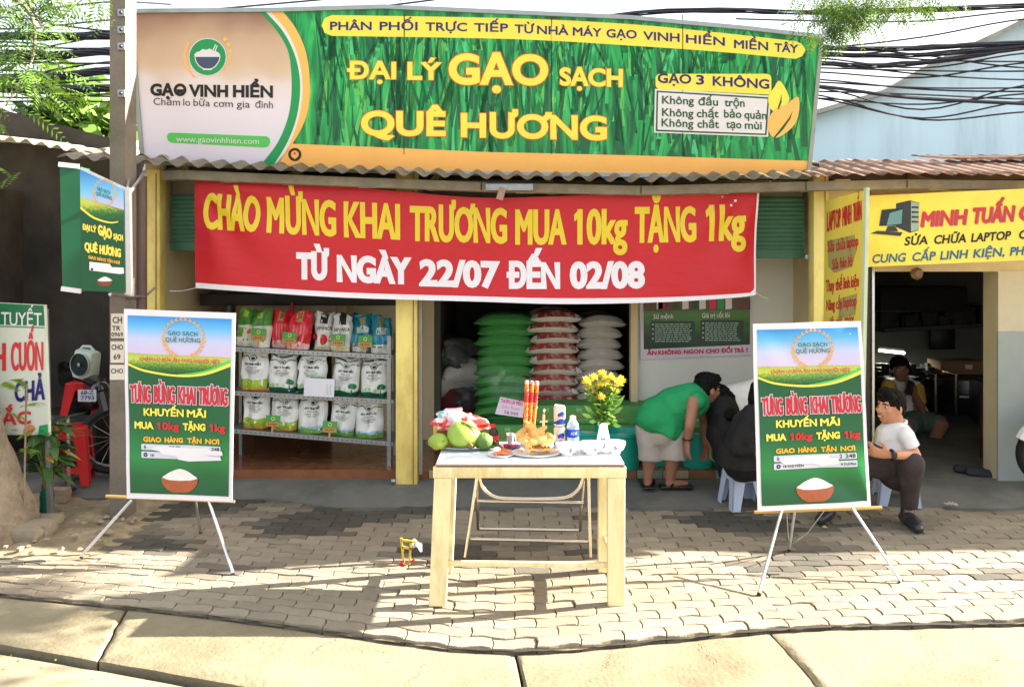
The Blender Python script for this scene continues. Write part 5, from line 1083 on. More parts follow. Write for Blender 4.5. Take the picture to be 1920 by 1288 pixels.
# ---- man in the green tank top, bent over the tubs
Y=6.02; fl=.055
p1=thing('person','stout person in green tank top and grey shorts bending over the teal tubs','person',(P(1238,0,Y).x,Y,fl))
hip=P(1240,792,Y); mid=P(1262,766,Y-.02); ch=P(1294,750,Y-.03); sh=P(1308,746,Y-.02); hc=P(1326,729,Y)
hb,L,M3=hd(hc,V((.10,0,1)),V((.85,.42,-.45)),1.02)
sL,sR=P(1300,752,Y-.17),P(1312,752,Y+.16); eL=P(1293,798,Y-.20); wL=P(1289,826,Y-.16); eR=P(1322,795,Y+.2); wR=P(1322,828,Y+.15)
kl,kr=P(1219,842,Y-.02),P(1262,842,Y-.05); al,ar=P(1215,893,Y+.02),P(1256,888,Y+.0); al.z=.12; ar.z=.13
body=hb+[('c',hc+V((-.03,0,-.05)),.055,sh,.06),('c',ch,.095,mid,.105),('c',mid,.105,hip,.13),('c',sL,.046,eL,.039),('c',eL,.039,wL,.026),('c',sR,.046,eR,.040),('c',eR,.044,wR,.030),('c',hip+V((-.07,0,0)),.10,kl,.068),('c',hip+V((.08,0,0)),.10,kr,.072),
  ('c',kl,.058,kl.lerp(al,.35),.056),('c',kl.lerp(al,.35),.056,al,.034),('c',kr,.062,kr.lerp(ar,.35),.059),('c',kr.lerp(ar,.35),.059,ar,.036),('c',al+V((0,.0,-.03)),.034,al+V((.01,.13,-.045)),.026),('c',ar+V((0,.0,-.035)),.036,ar+V((.13,.04,-.05)),.026)]
body+=hand(wL,(-.05,.05,-1),(.9,.3,0),.35,1,1)+hand(wR,(0,0,-1),(-.6,-.3,0),.4)
blob(body,'body',SKIN2,p1,.009,3)
face(L,M3,1.02,p1,SKIN2); blob(hair(L,M3,1.04),'hair',HAIR,p1,.007,1,tuft)
GT=mat('green_tank_cotton',(22,140,84),.85,.1,7,bump=.55,bscale=14); GS=mat('grey_shorts_cotton',(158,152,146),.85,.08,7,bump=.55,bscale=14)
def fold(a,f=14): return lambda v: v+V((a*noise.noise(V((v.x*f,v.y*f,v.z*f*.5))),a*noise.noise(V((v.x*f+5,v.y*f,v.z*f*.5))),0))*1.1+V((0,1,.4))*a*.8*(abs(noise.noise(V((v.x*9+v.z*7,v.y*9,v.z*16-v.x*8))))-.2)
blob([('c',ch+V((.02,0,.0)),.125,mid,.148,1.1,(0,1,0)),('c',mid,.148,hip+V((-.01,0,.03)),.182,.92,(1,0,0)),('c',ch+V((.02,-.10,.01)),.075,ch+V((.02,.10,.01)),.075),('e',hip+V((-.06,-.02,.03)),(.14,.15,.12)),('f',mid+V((-.02,0,-.03)),.150,hip+V((-.005,0,-.045)),.190,.92,(1,0,0))],'tank_top',GT,p1,.010,3,fold(.010))
blob([('c',hip+V((0,0,-.02)),.155,hip+V((0,0,-.07)),.165,.9,(1,0,0)),('f',hip+V((-.085,0,-.02)),.115,kl+V((0,0,-.085)),.088),('f',hip+V((.085,0,-.02)),.122,kr+V((0,0,-.085)),.100)],'shorts',GS,p1,.009,2,fold(.009))
for a in(al,ar):
    q=MB(); q.box((a.x+(.05 if a is ar else .0),a.y+(.02 if a is ar else .06),fl+.012),(.25 if a is ar else .10,.10 if a is ar else .26,.018),BLACKP,bev=.007); q.tube([a+V((.0,-.05,-.05)),a+V((.05,.02,-.015)),a+V((.06,.08,-.05))],.010,BLACKP,6); q.build('flip_flop',p1)
q=MB(); q.tube([wL+V((.034*math.cos(t),.034*math.sin(t),.01)) for t in np.linspace(0,6.28,13)[:-1]],.006,BLACKP,6,closed=True); q.build('wristband',p1)
# ---- person in black with long hair, bending beside the man
BLC=mat('black_cotton',(13,13,15),.85,.15,8,bump=.55,bscale=14); Y=5.95
p2=thing('person','person in black with long black hair bending beside the green tank top','person',(P(1368,0,Y).x,Y,.05))
hip=P(1362,806,Y+.02); ch=P(1355,766,Y+.05); hc=P(1350,752,Y+.14)
hb,L,M3=hd(hc,(-.4,.2,.75),(-.5,.75,-.45),.97)
k1,k2=P(1358,848,Y-.03),P(1372,848,Y+.05); a1,a2=P(1371,895,Y),P(1388,895,Y+.08); a1.z=a2.z=.12
eL=P(1338,800,Y+.15); wL=P(1330,832,Y+.22)
blob(hb+[('c',hc,.05,ch,.06),('c',ch,.09,hip,.095),('c',hip,.09,k1,.06),('c',hip,.09,k2,.06),('c',k1,.055,a1,.04),('c',k2,.055,a2,.04),('c',ch+V((-.05,.06,0)),.05,eL,.04),('c',eL,.04,wL,.028),('c',a1+V((0,0,-.03)),.033,a1+V((0,.14,-.045)),.025),('c',a2+V((0,0,-.03)),.033,a2+V((0,.14,-.045)),.025)]+hand(wL,(0,.2,-1),(1,0,0),.4),'body',SKIN,p2,.009,3)
face(L,M3,.97,p2,SKIN)
blob(hair(L,M3,1.06)+[('c',hc+V((.03,-.06,.02)),.075,hc+V((-.01,-.05,-.17)),.05),('c',hc+V((-.03,-.02,0)),.06,hc+V((-.05,.0,-.16)),.04),('c',hc+V((.05,-.05,.0)),.06,P(1368,778,Y-.05),.05)],'hair',HAIR,p2,.008,2,tuft)
blob([('c',ch+V((.01,.0,.0)),.108,hip,.115),('f',hip+V((0,0,.05)),.118,hip+V((0,0,-.10)),.13),('c',ch+V((-.05,.06,0)),.065,eL,.05),('f',eL,.05,eL.lerp(wL,.7),.042)],'blouse',BLC,p2,.010,3,fold(.010))
blob([('c',hip,.112,hip+V((0,0,-.05)),.112),('c',hip+V((-.04,0,-.03)),.11,k1,.085),('f',k1,.085,a1+V((0,0,-.01)),.07),('c',hip+V((.04,0,-.03)),.11,k2,.085),('f',k2,.085,a2+V((0,0,-.01)),.07)],'trousers',BLC,p2,.010,2,fold(.008))
q=MB(); c=P(1386,756,6.25); q.pillow(c,(.44,.34,.32),SACKW,10,M=Matrix.Rotation(R(-14),3,'Y')@Matrix.Rotation(R(60),3,'X'),pin=.06,seed=4,wr=.2); tag(q.build('rice_sack'),'full white rice sack tilted over a tub beside the person with long hair','sack')
for k in range(3):
    q=MB(); q.pillow((P(1404,0,6.42).x,6.44,.21+k*.155),(.52,.36,.19),SACKY,8,pin=.07,seed=k+20,pv=7,arch=.2); tag(q.build('rice_sack'),('lowest','middle','upper')[k]+' grey sack under the tilted white sack behind the black clothes','sack','sacks under the tilted white sack')
# ---- person in black seated on the pale stool behind the right poster
Y=5.62; p3=thing('person','person in black seated on a pale stool half behind the right poster','person',(P(1400,0,Y).x,Y,0))
hip=P(1396,872,Y); hip.z=.36; ch=P(1404,800,Y-.02); hc=P(1432,745,Y+.02)
hb,L,M3=hd(hc,(.05,.05,1),(.75,.6,-.1),.97); kn1,kn2=P(1462,868,Y+.05),P(1458,870,Y+.28); an1,an2=P(1470,945,Y+.02),P(1466,945,Y+.25); an1.z=an2.z=.1
eL=P(1382,838,Y-.16); wL=P(1424,850,Y-.16)
blob(hb+[('c',hc,.05,ch+V((.05,0,.12)),.06),('c',ch,.085,hip,.11),('c',hip,.09,kn1,.065),('c',hip+V((0,.1,0)),.09,kn2,.065),('c',kn1,.055,an1,.04),('c',kn2,.055,an2,.04),('c',an1+V((0,0,-.04)),.034,an1+V((.14,.02,-.06)),.026),('c',an2+V((0,0,-.04)),.034,an2+V((.14,.02,-.06)),.026),('c',ch+V((0,-.11,.08)),.042,eL,.038),('c',eL,.042,wL,.03)]+hand(wL,(1,0,-.1),(0,.5,-.8),.5),'body',SKIN,p3,.009,3)
face(L,M3,.97,p3,SKIN); blob(hair(L,M3,1.06)+[('c',hc+V((-.05,-.03,0)),.07,hc+V((-.06,-.02,-.12)),.05)],'hair',HAIR,p3,.008,2,tuft)
blob([('c',ch+V((.02,-.02,.07)),.10,ch,.13,.9,(0,1,0)),('c',ch,.13,hip+V((0,0,.03)),.18,.95,(0,1,0)),('f',hip+V((0,0,.10)),.178,hip+V((0,0,-.03)),.19),('c',ch+V((0,-.12,.10)),.075,eL,.062),('f',eL,.06,eL.lerp(wL,.75),.048)],'shirt',BLC,p3,.010,3,fold(.012))
blob([('c',hip,.16,hip+V((0,.05,0)),.16,.7,(1,0,0)),('c',hip+V((0,-.05,0)),.11,kn1,.08),('c',hip+V((0,.12,0)),.11,kn2,.08),('f',kn1,.078,an1,.06),('f',kn2,.078,an2,.06)],'trousers',BLC,p3,.010,2,fold(.008))
# ---- stools
def stool(loc,h,wd,m,label,group=None,rot=0,cut=.6,lift=.0):
    t=thing('plastic_stool',label,'stool',(0,0,0),group); tp=wd*.40; bt=wd*.5
    q=MB(); q.box((0,0,h-.012),(tp*2,tp*2,.024),m,bev=.011); q.build('seat',t)
    q=MB()
    for a in range(4):
        Mx=Matrix.Rotation(a*math.pi/2,4,'Z')
        for pts in ([(-tp*.97,-tp*.97,h-.02),(tp*.97,-tp*.97,h-.02),(tp*1.0,-tp*1.0,h-.02-h*.17),(-tp*1.0,-tp*1.0,h-.02-h*.17)],): q.prism([Mx@V(p) for p in pts],Mx.to_3x3()@V((0,.008,0)),m)
    q.build('apron',t)
    if h>.35:
        for a in range(4):
            Mx=Matrix.Rotation(a*math.pi/2,4,'Z'); zb=h*.22; e=tp+(bt-tp)*(h-zb)/h; q=MB(); q.prism([Mx@V(p) for p in [(-e*.9,-e,zb),(e*.9,-e,zb),(e*.88,-e*.985,zb+h*.10),(-e*.88,-e*.985,zb+h*.10)]],Mx.to_3x3()@V((0,.008,0)),m); q.build('brace',t)
    lw=.06 if h<.35 else .065
    for sx in(-1,1):
        for sy in(-1,1):
            q=MB()
            for ax in(0,1):
                if ax==0: a0=[(sx*tp,sy*tp,h-.02),(sx*(tp-lw*1.5),sy*tp,h-.02),(sx*(bt-lw),sy*bt,0),(sx*bt,sy*bt,0)]; v_=(0,-sy*.007,0)
                else: a0=[(sx*tp,sy*tp,h-.02),(sx*tp,sy*(tp-lw*1.5),h-.02),(sx*bt,sy*(bt-lw),0),(sx*bt,sy*bt,0)]; v_=(-sx*.007,0,0)
                q.prism(a0,v_,m)
            q.build('leg',t)
    t.location=loc; t.rotation_euler=(0,0,rot); return t
PSTL=mat('pale_blue_plastic',(176,190,216),.4,.05,5); RSTL=mat('red_plastic',(200,30,34),.35,.07,5)
stool(G(1392,948,.01),.262,.27,PSTL,'pale blue low stool under the person in black','pale low stools',R(8)); stool(G(1680,940,.01),.26,.29,PSTL,'pale blue low stool under the man in the white shirt','pale low stools',R(-14))
# ---- man in the white shirt
Y=5.46; p4=thing('person','person in white polo shirt and dark trousers sitting with phone looking left','person',(P(1688,0,Y).x,Y,0))
hip=P(1684,866,Y); hip.z=.375; ch=P(1677,818,Y-.02); nk=P(1681,800,Y-.01); hc=P(1669,763,Y-.02)
hb,L,M3=hd(hc,(.06,0,1),(-.93,-.42,-.02),.98)
sN,sF=P(1698,818,Y-.15),P(1660,815,Y+.16); eN=P(1716,853,Y-.19); wN=P(1669,853,Y-.29); eF=P(1648,850,Y+.12); wF=P(1642,851,Y-.16)
kN=P(1709,871,5.24); kN.z=.43; aN=P(1704,945,5.33); aN.z=.115; kF=P(1596,862,5.34); aF=P(1556,930,5.46); aF.z=.11
body=hb+[('c',hc+V((.03,.0,-.06)),.052,nk+V((0,0,-.02)),.06),('c',ch,.10,hip,.115),('c',sN,.042,eN,.036),('c',eN,.038,wN,.024),('c',sF,.046,eF,.036),('c',eF,.038,wF,.024),('c',hip,.09,kN,.06),('c',hip,.09,kF,.06),('c',kN,.055,aN,.036),('c',kF,.055,aF,.036)]
body+=hand(wN,(-1,.1,.15),(-.1,.7,.35),.75,1.05,1)+hand(wF,(-.75,-.5,.25),(.3,-.4,.7),.75,1.05,-1)
blob(body,'body',SKIN,p4,.0075,3); face(L,M3,.98,p4,SKIN); blob(hair(L,M3,1.01)+[('e',L(0,.04,.115),(.055,.05,.025),M3)],'hair',HAIR,p4,.007,1,tuft)
q=MB(); q.tube([L(-.012,.098,-.062),L(.012,.098,-.062)],.0035,TEETH,6); q.build('teeth',p4)
WSH=mat('white_shirt_cotton',(214,214,214),.8,.03,7,bump=.55,bscale=14)
blob([('e',sN+V((0,-.002,0)),.064),('e',sF,.066),('c',sN+V((-.02,.06,.005)),.066,sF+V((.02,-.06,0)),.066),('c',nk+V((.005,0,-.015)),.062,ch,.10),('c',ch+V((0,0,-.01)),.122,ch+V((.0,0,-.08)),.135,1.12,(1,0,0)),('c',ch+V((0,0,-.08)),.138,hip+V((0,0,.03)),.142,1.05,(1,0,0)),('f',hip+V((0,0,.1)),.142,hip+V((0,0,-.015)),.156,1.05,(1,0,0)),('f',sN,.060,sN.lerp(eN,.66),.060),('f',sF,.070,sF.lerp(eF,.7),.066)],'polo_shirt',WSH,p4,.009,3,fold(.012,11))
q=MB(); q.tube([nk+V((.068*math.cos(t)-.01,.066*math.sin(t),.012+.03*math.cos(t))) for t in np.linspace(-2.5,2.5,12)],.013,WSH,8); q.build('collar',p4)
DTR=mat('charcoal_trouser',(52,44,44),.85,.12,8,bump=.55,bscale=14)
blob([('c',hip+V((0,0,-.0)),.155,hip+V((0,.0,-.03)),.15),('c',hip+V((.02,-.05,0)),.12,kN,.082),('c',hip+V((-.04,0,0)),.12,kF,.082),('f',kN,.082,aN+V((0,0,.01)),.056),('f',kF,.082,aF+V((0,0,.01)),.056),('e',kN,.084)],'trousers',DTR,p4,.009,2,fold(.009))
SHOE=mat('dark_leather',(40,42,50),.35,.1)
for a,d in((aN,V((-.02,-.17,0))),(aF,V((-.12,-.12,0)))):
    blob([('c',V((a.x,a.y+.05,.045)),.043,V((a.x,a.y,.0))+V((0,0,.05))+d*.4,.047),('c',V((a.x,a.y,.05))+d*.3,.046,V((a.x,a.y,.034))+d*.95,.034),('c',V((a.x,a.y+.02,.10)),.045,V((a.x,a.y+.01,.05)),.045)],'shoe',SHOE,p4,.008,2)
q=MB(); c=wN+V((.012,0,.0)); q.tube([c+V((0,.034*math.cos(t),.030*math.sin(t))) for t in np.linspace(0,6.28,15)[:-1]],.011,BLACKP,6,closed=True); q.box(c+V((0,-.034,.006)),(.036,.012,.036),BLACKP,bev=.004); q.build('wrist_watch',p4)
ph=P(1640,838,Y-.24); q=MB(); q.box(ph,(.072,.15,.010),BLACKP,rot=(R(20),R(-18),R(60)),bev=.003); tag(q.build('phone'),'dark phone in the hands of the person in white polo','phone')
# ---- young man in raglan shirt inside the computer shop
Y=8.1; p5=thing('person','person in white raglan shirt with yellow sleeves sitting inside computer shop with phone','person',(P(1705,0,Y).x,Y,.1))
hip=P(1716,786,Y); ch=P(1697,742,Y); hc=P(1687,692,Y-.04)
hb,L,M3=hd(hc,(-.05,0,1),(-.15,-.95,-.12),1.03)
sR_,sL_=P(1666,728,Y-.03),P(1718,732,Y); eR_=P(1669,754,Y-.16); wR_=P(1696,738,Y-.26); eL_=P(1728,768,Y-.12); wL_=P(1716,738,Y-.24)
k1,k2=P(1766,797,Y-.30),P(1700,800,Y-.42); a1,a2=P(1738,848,Y-.22),P(1695,862,Y-.40); 
body=hb+[('c',hc+V((0,.02,-.06)),.052,ch+V((0,0,.15)),.06),('c',ch,.12,hip,.12),('c',sR_,.05,eR_,.042),('c',eR_,.042,wR_,.028),('c',sL_,.05,eL_,.042),('c',eL_,.042,wL_,.028),('c',hip,.09,k1,.064),('c',k1,.06,k1.lerp(a1,.4),.058),('c',k1.lerp(a1,.4),.058,a1,.036),('c',hip,.09,k2,.064),('c',k2,.06,a2,.036),('c',a1+V((0,0,-.03)),.034,a1+V((-.1,-.1,-.06)),.025),('c',a2+V((0,0,-.03)),.034,a2+V((0,-.15,-.06)),.025)]+hand(wR_,(.8,-.2,.5),(0,.8,.3),.6,1.05)+hand(wL_,(-.5,-.2,.8),(0,.8,.3),.6,1.05,-1)
blob(body,'body',SKIN2,p5,.010,3); face(L,M3,1.03,p5,SKIN2); blob(hair(L,M3,1.07),'hair',HAIR,p5,.009,1,tuft)
YSL=mat('yellow_sleeve_cotton',(200,158,66),.8,.06,8); GSH=mat('grey_green_shorts',(84,104,96),.85,.1,8)
blob([('c',ch+V((0,0,.10)),.105,ch,.135,.85,(1,0,0)),('c',ch,.135,hip+V((0,0,.02)),.14,.9,(1,0,0)),('c',ch+V((-.11,0,.10)),.06,ch+V((.11,0,.10)),.06)],'raglan_shirt',WSH,p5,.011,3,fold(.010))
for a,b in((sR_,eR_),(sL_,eL_)): blob([('c',a+V((0,0,.02)),.075,a,.072),('f',a,.074,a.lerp(b,.75),.062)],'sleeve',YSL,p5,.010,2,fold(.006))
blob([('c',hip,.15,hip+V((0,0,-.04)),.15),('f',hip,.12,hip.lerp(k1,.92),.095),('f',hip,.12,hip.lerp(k2,.9),.09)],'shorts',GSH,p5,.010,2,fold(.008))
q=MB(); q.box(P(1706,727,Y-.33),(.075,.010,.14),BLACKP,rot=(R(-20),R(25),0),bev=.004); tag(q.build('phone'),'dark phone held up by person in raglan shirt','phone')
q=MB(); h_=P(1716,786,Y); q.box((h_.x,Y+.02,h_.z-.17),(.40,.40,.05),DARKM,bev=.01)
for sx in(-1,1):
    for sy in(-1,1): q.tube([(h_.x+sx*.17,Y+.02+sy*.17,h_.z-.18),(h_.x+sx*.19,Y+.02+sy*.19,.05)],.014,DARKM,6)
tag(q.build('low_chair'),'dark low chair under the person in raglan shirt','chair')
# ================================================================ the offering table and what stands on it
TYEL=mat('cream_yellow_wood',(228,216,168),.55,.09,7,bump=.35,bscale=26,dirt=(196,174,116),dscale=4,stretch=(2.2,2.2,.5)); TOPM=mat('white_laminate',(206,210,212),.6,.04,5); EDGE=mat('laminate_edge',(124,84,64),.6,.1,20)
TH=.735; xl,xr=P(814,0,4.06).x,P(1172,0,4.06).x; y0,y1=4.06,4.55
T=thing('offering_table','cream yellow wooden table with white top holding offerings on the pavement','table',((xl+xr)/2,4.3,0))
q=MB(); q.box(((xl+xr)/2+.004,(y0+y1)/2,TH-.005),(xr-xl-.016,y1-y0,.010),TOPM,bev=.002); q.box(((xl+xr)/2+.004,(y0+y1)/2,TH-.015),(xr-xl-.012,y1-y0+.004,.009),EDGE,bev=.002); q.build('tabletop',T)
q=MB(); q.box(((xl+xr)/2,y0+.012,TH-.048),(xr-xl+.012,.026,.056),TYEL,bev=.003); q.box(((xl+xr)/2,y1-.012,TH-.05),(xr-xl-.02,.024,.05),TYEL)
for x in (xl+.014,xr-.014): q.box((x,(y0+y1)/2,TH-.0485),(.025,y1-y0-.054,.054),TYEL)
q.box(((xl+xr)/2,(y0+y1)/2,TH-.03),(xr-xl-.06,y1-y0-.06,.018),EDGE); q.build('apron_rail',T)
for x in(xl,xr):
    for y in(y0,y1):
        q=MB(); w=.088; s_=1 if x==xl else -1; xx=x+s_*w/2; vy=1 if y==y0 else -1; top=TH-.077 if y==y0 else TH-.02; off=-.028 if x==xl else .0
        a=[(xx-w/2,y,top),(xx+w/2,y,top),(xx+w/2,y+vy*.05,top),(xx-w/2,y+vy*.05,top)]; k=len(a)
        vb=[q.bm.verts.new((p[0]+off,p[1],0.004)) for p in a]; vt=[q.bm.verts.new(p) for p in a]
        fs=[q.bm.faces.new(vb[::-1]),q.bm.faces.new(vt)]+[q.bm.faces.new((vb[i],vb[(i+1)%4],vt[(i+1)%4],vt[i])) for i in range(4)]; q.add(fs,TYEL); bmesh.ops.bevel(q.bm,geom=q.bm.edges[:],offset=.003,segments=1,affect='EDGES')
        q.build('leg',T)
q=MB(); q.bar((xl+.06,y0+.03,.215),(xr-.08,y0+.03,.205),.022,.026,TYEL,bev=.002); q.build('stretcher',T)
q=MB()
for x in(xl+.02,xr-.045): q=MB(); q.box((x,(y0+y1)/2,.2),(.022,y1-y0-.11,.026),TYEL,bev=.002); q.build('stretcher',T)
# folding tube frame behind the table
YC2=4.80; FC=thing('folding_chair','chrome tube folding chair frame standing behind the offering table','chair',(P(990,0,YC2).x,YC2,0))
def fp(u,v,dy=0): 
    p=P(u,v,YC2+dy); p.z=max(p.z,.014); return p
q=MB(); q.tube([fp(*t) for t in spl([(898,872),(900,900),(908,918),(930,932),(965,935),(1030,935),(1065,931),(1085,916),(1093,896),(1096,872)],5)],.013,CHROME,10); q.build('curved_rail',FC)
for u0,v0,u1,v1,d0,d1 in((898,868,872,1056,0,-.08),(1103,868,1107,1058,0,-.08),(893,868,897,992,.05,.16),(1097,868,1087,994,.05,.16)):
    q=MB(); q.tube([fp(u0,v0,d0),fp(u1,v1,d1)],.012,CHROME,10); q.build('leg',FC)
for u0,u1,v0,v1,d in((895,1094,939,942,.02),(897,1087,991,994,.16),(883,1104,1010,1015,-.05)):
    q=MB(); q.tube([fp(u0,v0,d),fp(u1,v1,d)],.011,CHROME,10); q.build('cross_bar',FC)
# ---- on the table
def tz(u,v): return G(u,v,TH)
CER=mat('white_ceramic',(226,226,224),.18,.02,8); CERB=mat('blue_glaze',(54,80,150),.2,.3,30); STS=mat('polished_steel',(200,204,206),.22,.05,metal=.9)
def dish(name,label,cat,u,v,r,h,m,flat=.6,group=None,sy=1.0):
    c=tz(u,v); q=MB(); q.lathe([(0,0),(r*flat,0),(r*flat*1.05,.003),(r*.9,h*.7),(r,h),(r*.985,h+.002),(r*.88,h*.75),(r*flat,.006),(0,.005)],c,m,36); 
    if sy!=1:
        for x in q.bm.verts: x.co.y=c.y+(x.co.y-c.y)*sy
    return tag(q.build(name),label,cat,group),c
tr_,ct=dish('metal_tray','round polished metal tray of fruit overhanging the left table edge','tray',868,837,.205,.022,STS,.75,sy=.75)
tc=ct+V((0,0,.006))
COC=mat('young_coconut_skin',(142,172,66),.45,.14,6,dirt=(176,190,96),dscale=5); MAN=mat('green_mango_skin',(136,166,58),.4,.12,8,dirt=(190,190,70),dscale=9); CUS=mat('custard_apple_skin',(84,116,44),.6,.15,30); STEM=mat('dry_stem',(120,96,58),.8,.2,20)
q=MB(); c=P(869,815,4.36); c.z=TH+.006+.072
bmesh.ops.create_uvsphere(q.bm,u_segments=32,v_segments=20,radius=1,matrix=Matrix.Translation(c)@Euler((0,R(14),.4)).to_matrix().to_4x4()@Matrix.Diagonal((.093,.088,.076,1)))
for x in q.bm.verts: d=x.co-c; a=math.atan2(d.y,d.x); x.co=c+d*(1+.045*math.cos(3*a+.6)*(1-abs(d.z)/.09))
q.add(q.bm.faces,COC); o=tag(q.build('coconut',ang=180),'large pale green young coconut on the metal tray','coconut')
q=MB(); q.tube([c+V((-.03,0,.07)),c+V((.01,-.04,.075)),c+V((.05,-.05,.055)),c+V((.09,-.05,.035))],[.006,.005,.005,.003],STEM,6); q.ell(c+V((.04,-.075,-.04)),(.016,.008,.014),STEM,8); q.build('stem',o)
q=MB(); c=P(822,829,4.33); c.z=TH+.006+.043; q.ell(c,(.056,.045,.044),MAN,20,nz=.12); q.ell(c+V((.03,-.037,.01)),.004,DARKM,6); tag(q.build('mango',ang=180),'green mango at the left end of the metal tray','mango')
q=MB(); c=P(907,828,4.34); c.z=TH+.006+.042; q.ell(c,(.050,.046,.044),CUS,28)
for x in q.bm.verts: d=x.co-c; x.co=c+d*(1+.10*abs(math.sin(d.x*190)*math.sin(d.z*190)))
tag(q.build('custard_apple',ang=180),'knobbly dark green custard apple beside the coconut','custard apple')
q=MB(); c=P(852,815,4.50); q.box((c.x,4.50,TH+.055),(.23,.10,.11),mat('yellow_gift_box',(214,166,70),.5,.15,12),bev=.003); q.box((c.x-.05,4.447,TH+.07),(.09,.003,.03),mat('box_print_brown',(140,90,50),.5,.3,50)); tag(q.build('paper_box'),'yellow paper box standing behind the coconut','box')
VR=mat('votive_red_paper',(206,50,44),.35,.2,20); VW=mat('votive_white_paper',(226,220,222),.35,.08,20); VP=mat('votive_pink_paper',(222,150,160),.35,.15,20); VB=mat('votive_teal_paper',(120,190,190),.4,.1)
q=MB(); c=P(866,790,4.47); 
def vf(s,t):
    a=2*math.pi*s; r=1+.28*noise.noise(V((math.cos(a)*3,math.sin(a)*3,t*5)))
    zz=c.z-.035+.085*math.sin(t*1.57)*(1-.3*math.cos(a*1)); k_=math.cos(t*1.5)**.6 if t<1 else 0
    return V((c.x+.155*k_*r*math.cos(a)+.012*noise.noise(V((s*30,t*10,1))),c.y+.075*k_*r*math.sin(a),zz+.010*noise.noise(V((s*24,t*9,4)))))
vs=q.grid(vf,44,12,VW)
for f in q.bm.faces:
    n_=noise.noise(f.calc_center_median()*17); f.material_index=q.mi(VR if n_>.12 else VP if n_>-.02 else VB if n_<-.42 else VW)
q.face([v.co for v in vs[0]][::-1][:-1],VW); tag(q.build('votive_pack',ang=30),'crumpled pack of red and white votive paper on the yellow box','votive paper')
def bottle(u,v,prof,body,bands,label,name='bottle',cap=None,n=20):
    c=tz(u,v); t=thing(name,label,'bottle',tuple(c)); q=MB(); q.lathe(prof,c,body,n); q.build('body',t)
    for (r,z0,z1,m,nm) in bands: q=MB(); q.lathe([(r,z0),(r+.0008,z0+.001),(r+.0008,z1-.001),(r,z1)],c,m,n); q.build(nm,t)
    return t,c
COLA=mat('cola_liquid',(44,18,14),.15,.05); CLEAR=mat('clear_plastic',(214,222,226),.12,.02,alpha=.55); AQB=mat('water_label_blue',(24,70,190),.3,.04)
bottle(925,838,[(0,0),(.026,0),(.029,.006),(.029,.035),(.026,.05),(.029,.07),(.026,.088),(.012,.108),(.012,.112),(0,.112)],COLA,[(.0292,.04,.066,RED,'label'),(.0132,.110,.124,RED,'cap')],'small dark cola bottle with red cap behind the fruit tray',n=18)
t,c=bottle(1074,838,[(0,0),(.031,0),(.034,.006),(.034,.06),(.0325,.064),(.034,.07),(.034,.11),(.030,.132),(.017,.152),(.014,.156),(0,.157)],CLEAR,[(.0343,.058,.104,AQB,'label'),(.0152,.152,.172,WHITE,'cap')],'clear water bottle with blue label between cans and vase')
s=Sheet(lambda x,y:c+V((.0362*math.sin(x*.01),-.0362*math.cos(x*.01),.12-y*.001)),th=.0,eps=.0006,grid=(12,0)); s.text("AQUA",(-40,46),(60,44),16,WHITE,1,.03,2,skew=.2); s.build('label_lettering',t)
CANW=mat('can_cream',(216,206,190),.28,.06,metal=.3); CANB=mat('can_blue',(28,66,176),.28,.05,metal=.3)
for i,(z,lb) in enumerate(((0,'lower one of two stacked blue and cream drink cans'),(.117,'upper one of two stacked blue and cream drink cans'))):
    c=tz(1049,838)+V((0,0,z)); t=thing('drink_can',lb,'can',tuple(c),'stacked drink cans'); q=MB(); q.lathe([(0,.003),(.024,0),(.031,.006),(.0325,.012),(.0325,.104),(.028,.112),(.027,.115),(.0255,.112),(0,.111)],c,CANW,22); q.build('body',t)
    s=Sheet(lambda x,y,c=c:c+V((.0333*math.sin(x*.01),-.0333*math.cos(x*.01),.11-y*.001)),th=0,eps=.0005,grid=(15,0)); s.poly(spl([(-150,85),(-60,78),(20,64),(90,70),(150,60)],3)+[(150,95),(-150,96)],CANB,1); s.poly(spl([(-40,40),(40,26),(90,34)],3)+[(80,58),(0,52),(-30,54)],CANB,1); s.poly([(-20,50),(70,46),(70,50),(-20,54)],RED,2); s.build('can_print',t)
# incense
c0=tz(991,836); q=MB(); q.lathe([(0,0),(.035,0),(.042,.01),(.046,.05),(.044,.06),(.04,.055),(0,.05)],c0,CER,20); tag(q.build('incense_cup'),'white cup holding three thick incense sticks','cup')
INC=mat('incense_orange',(216,128,44),.5,.1,20); INR=mat('incense_red',(190,36,34),.5,.1); ASH=mat('incense_ash',(200,190,186),.8,.1)
for i,(ub,ut,vt,lb) in enumerate(((984,988,713,'left thick orange and red incense stick'),(991,998,714,'middle thick orange and red incense stick'),(998,1007,715,'right thick orange and red incense stick'))):
    a=P(ub,835,c0.y-.01+i*.012); a.z=TH+.05; b=P(ut,vt,c0.y-.01+i*.012); q=MB(); q.tube([a,a.lerp(b,.94)],.0115,INC,12); q.tube([a.lerp(b,.94),b],[.0118,.010],ASH,10)
    rr=random.Random(i+2)
    for k in range(12):
        t0=.05+k*.075; th=rr.uniform(0,6.28); p=a.lerp(b,t0); q.tube([p+V((math.cos(th+j*.7)*.0122,math.sin(th+j*.7)*.0122,j*.010)) for j in range(5)],.0028,INR,5)
    q.tube([a.lerp(b,.62),a.lerp(b,.80)],.0119,INR,12)
    tag(q.build('incense_stick',ang=60),lb,'incense stick','three incense sticks')
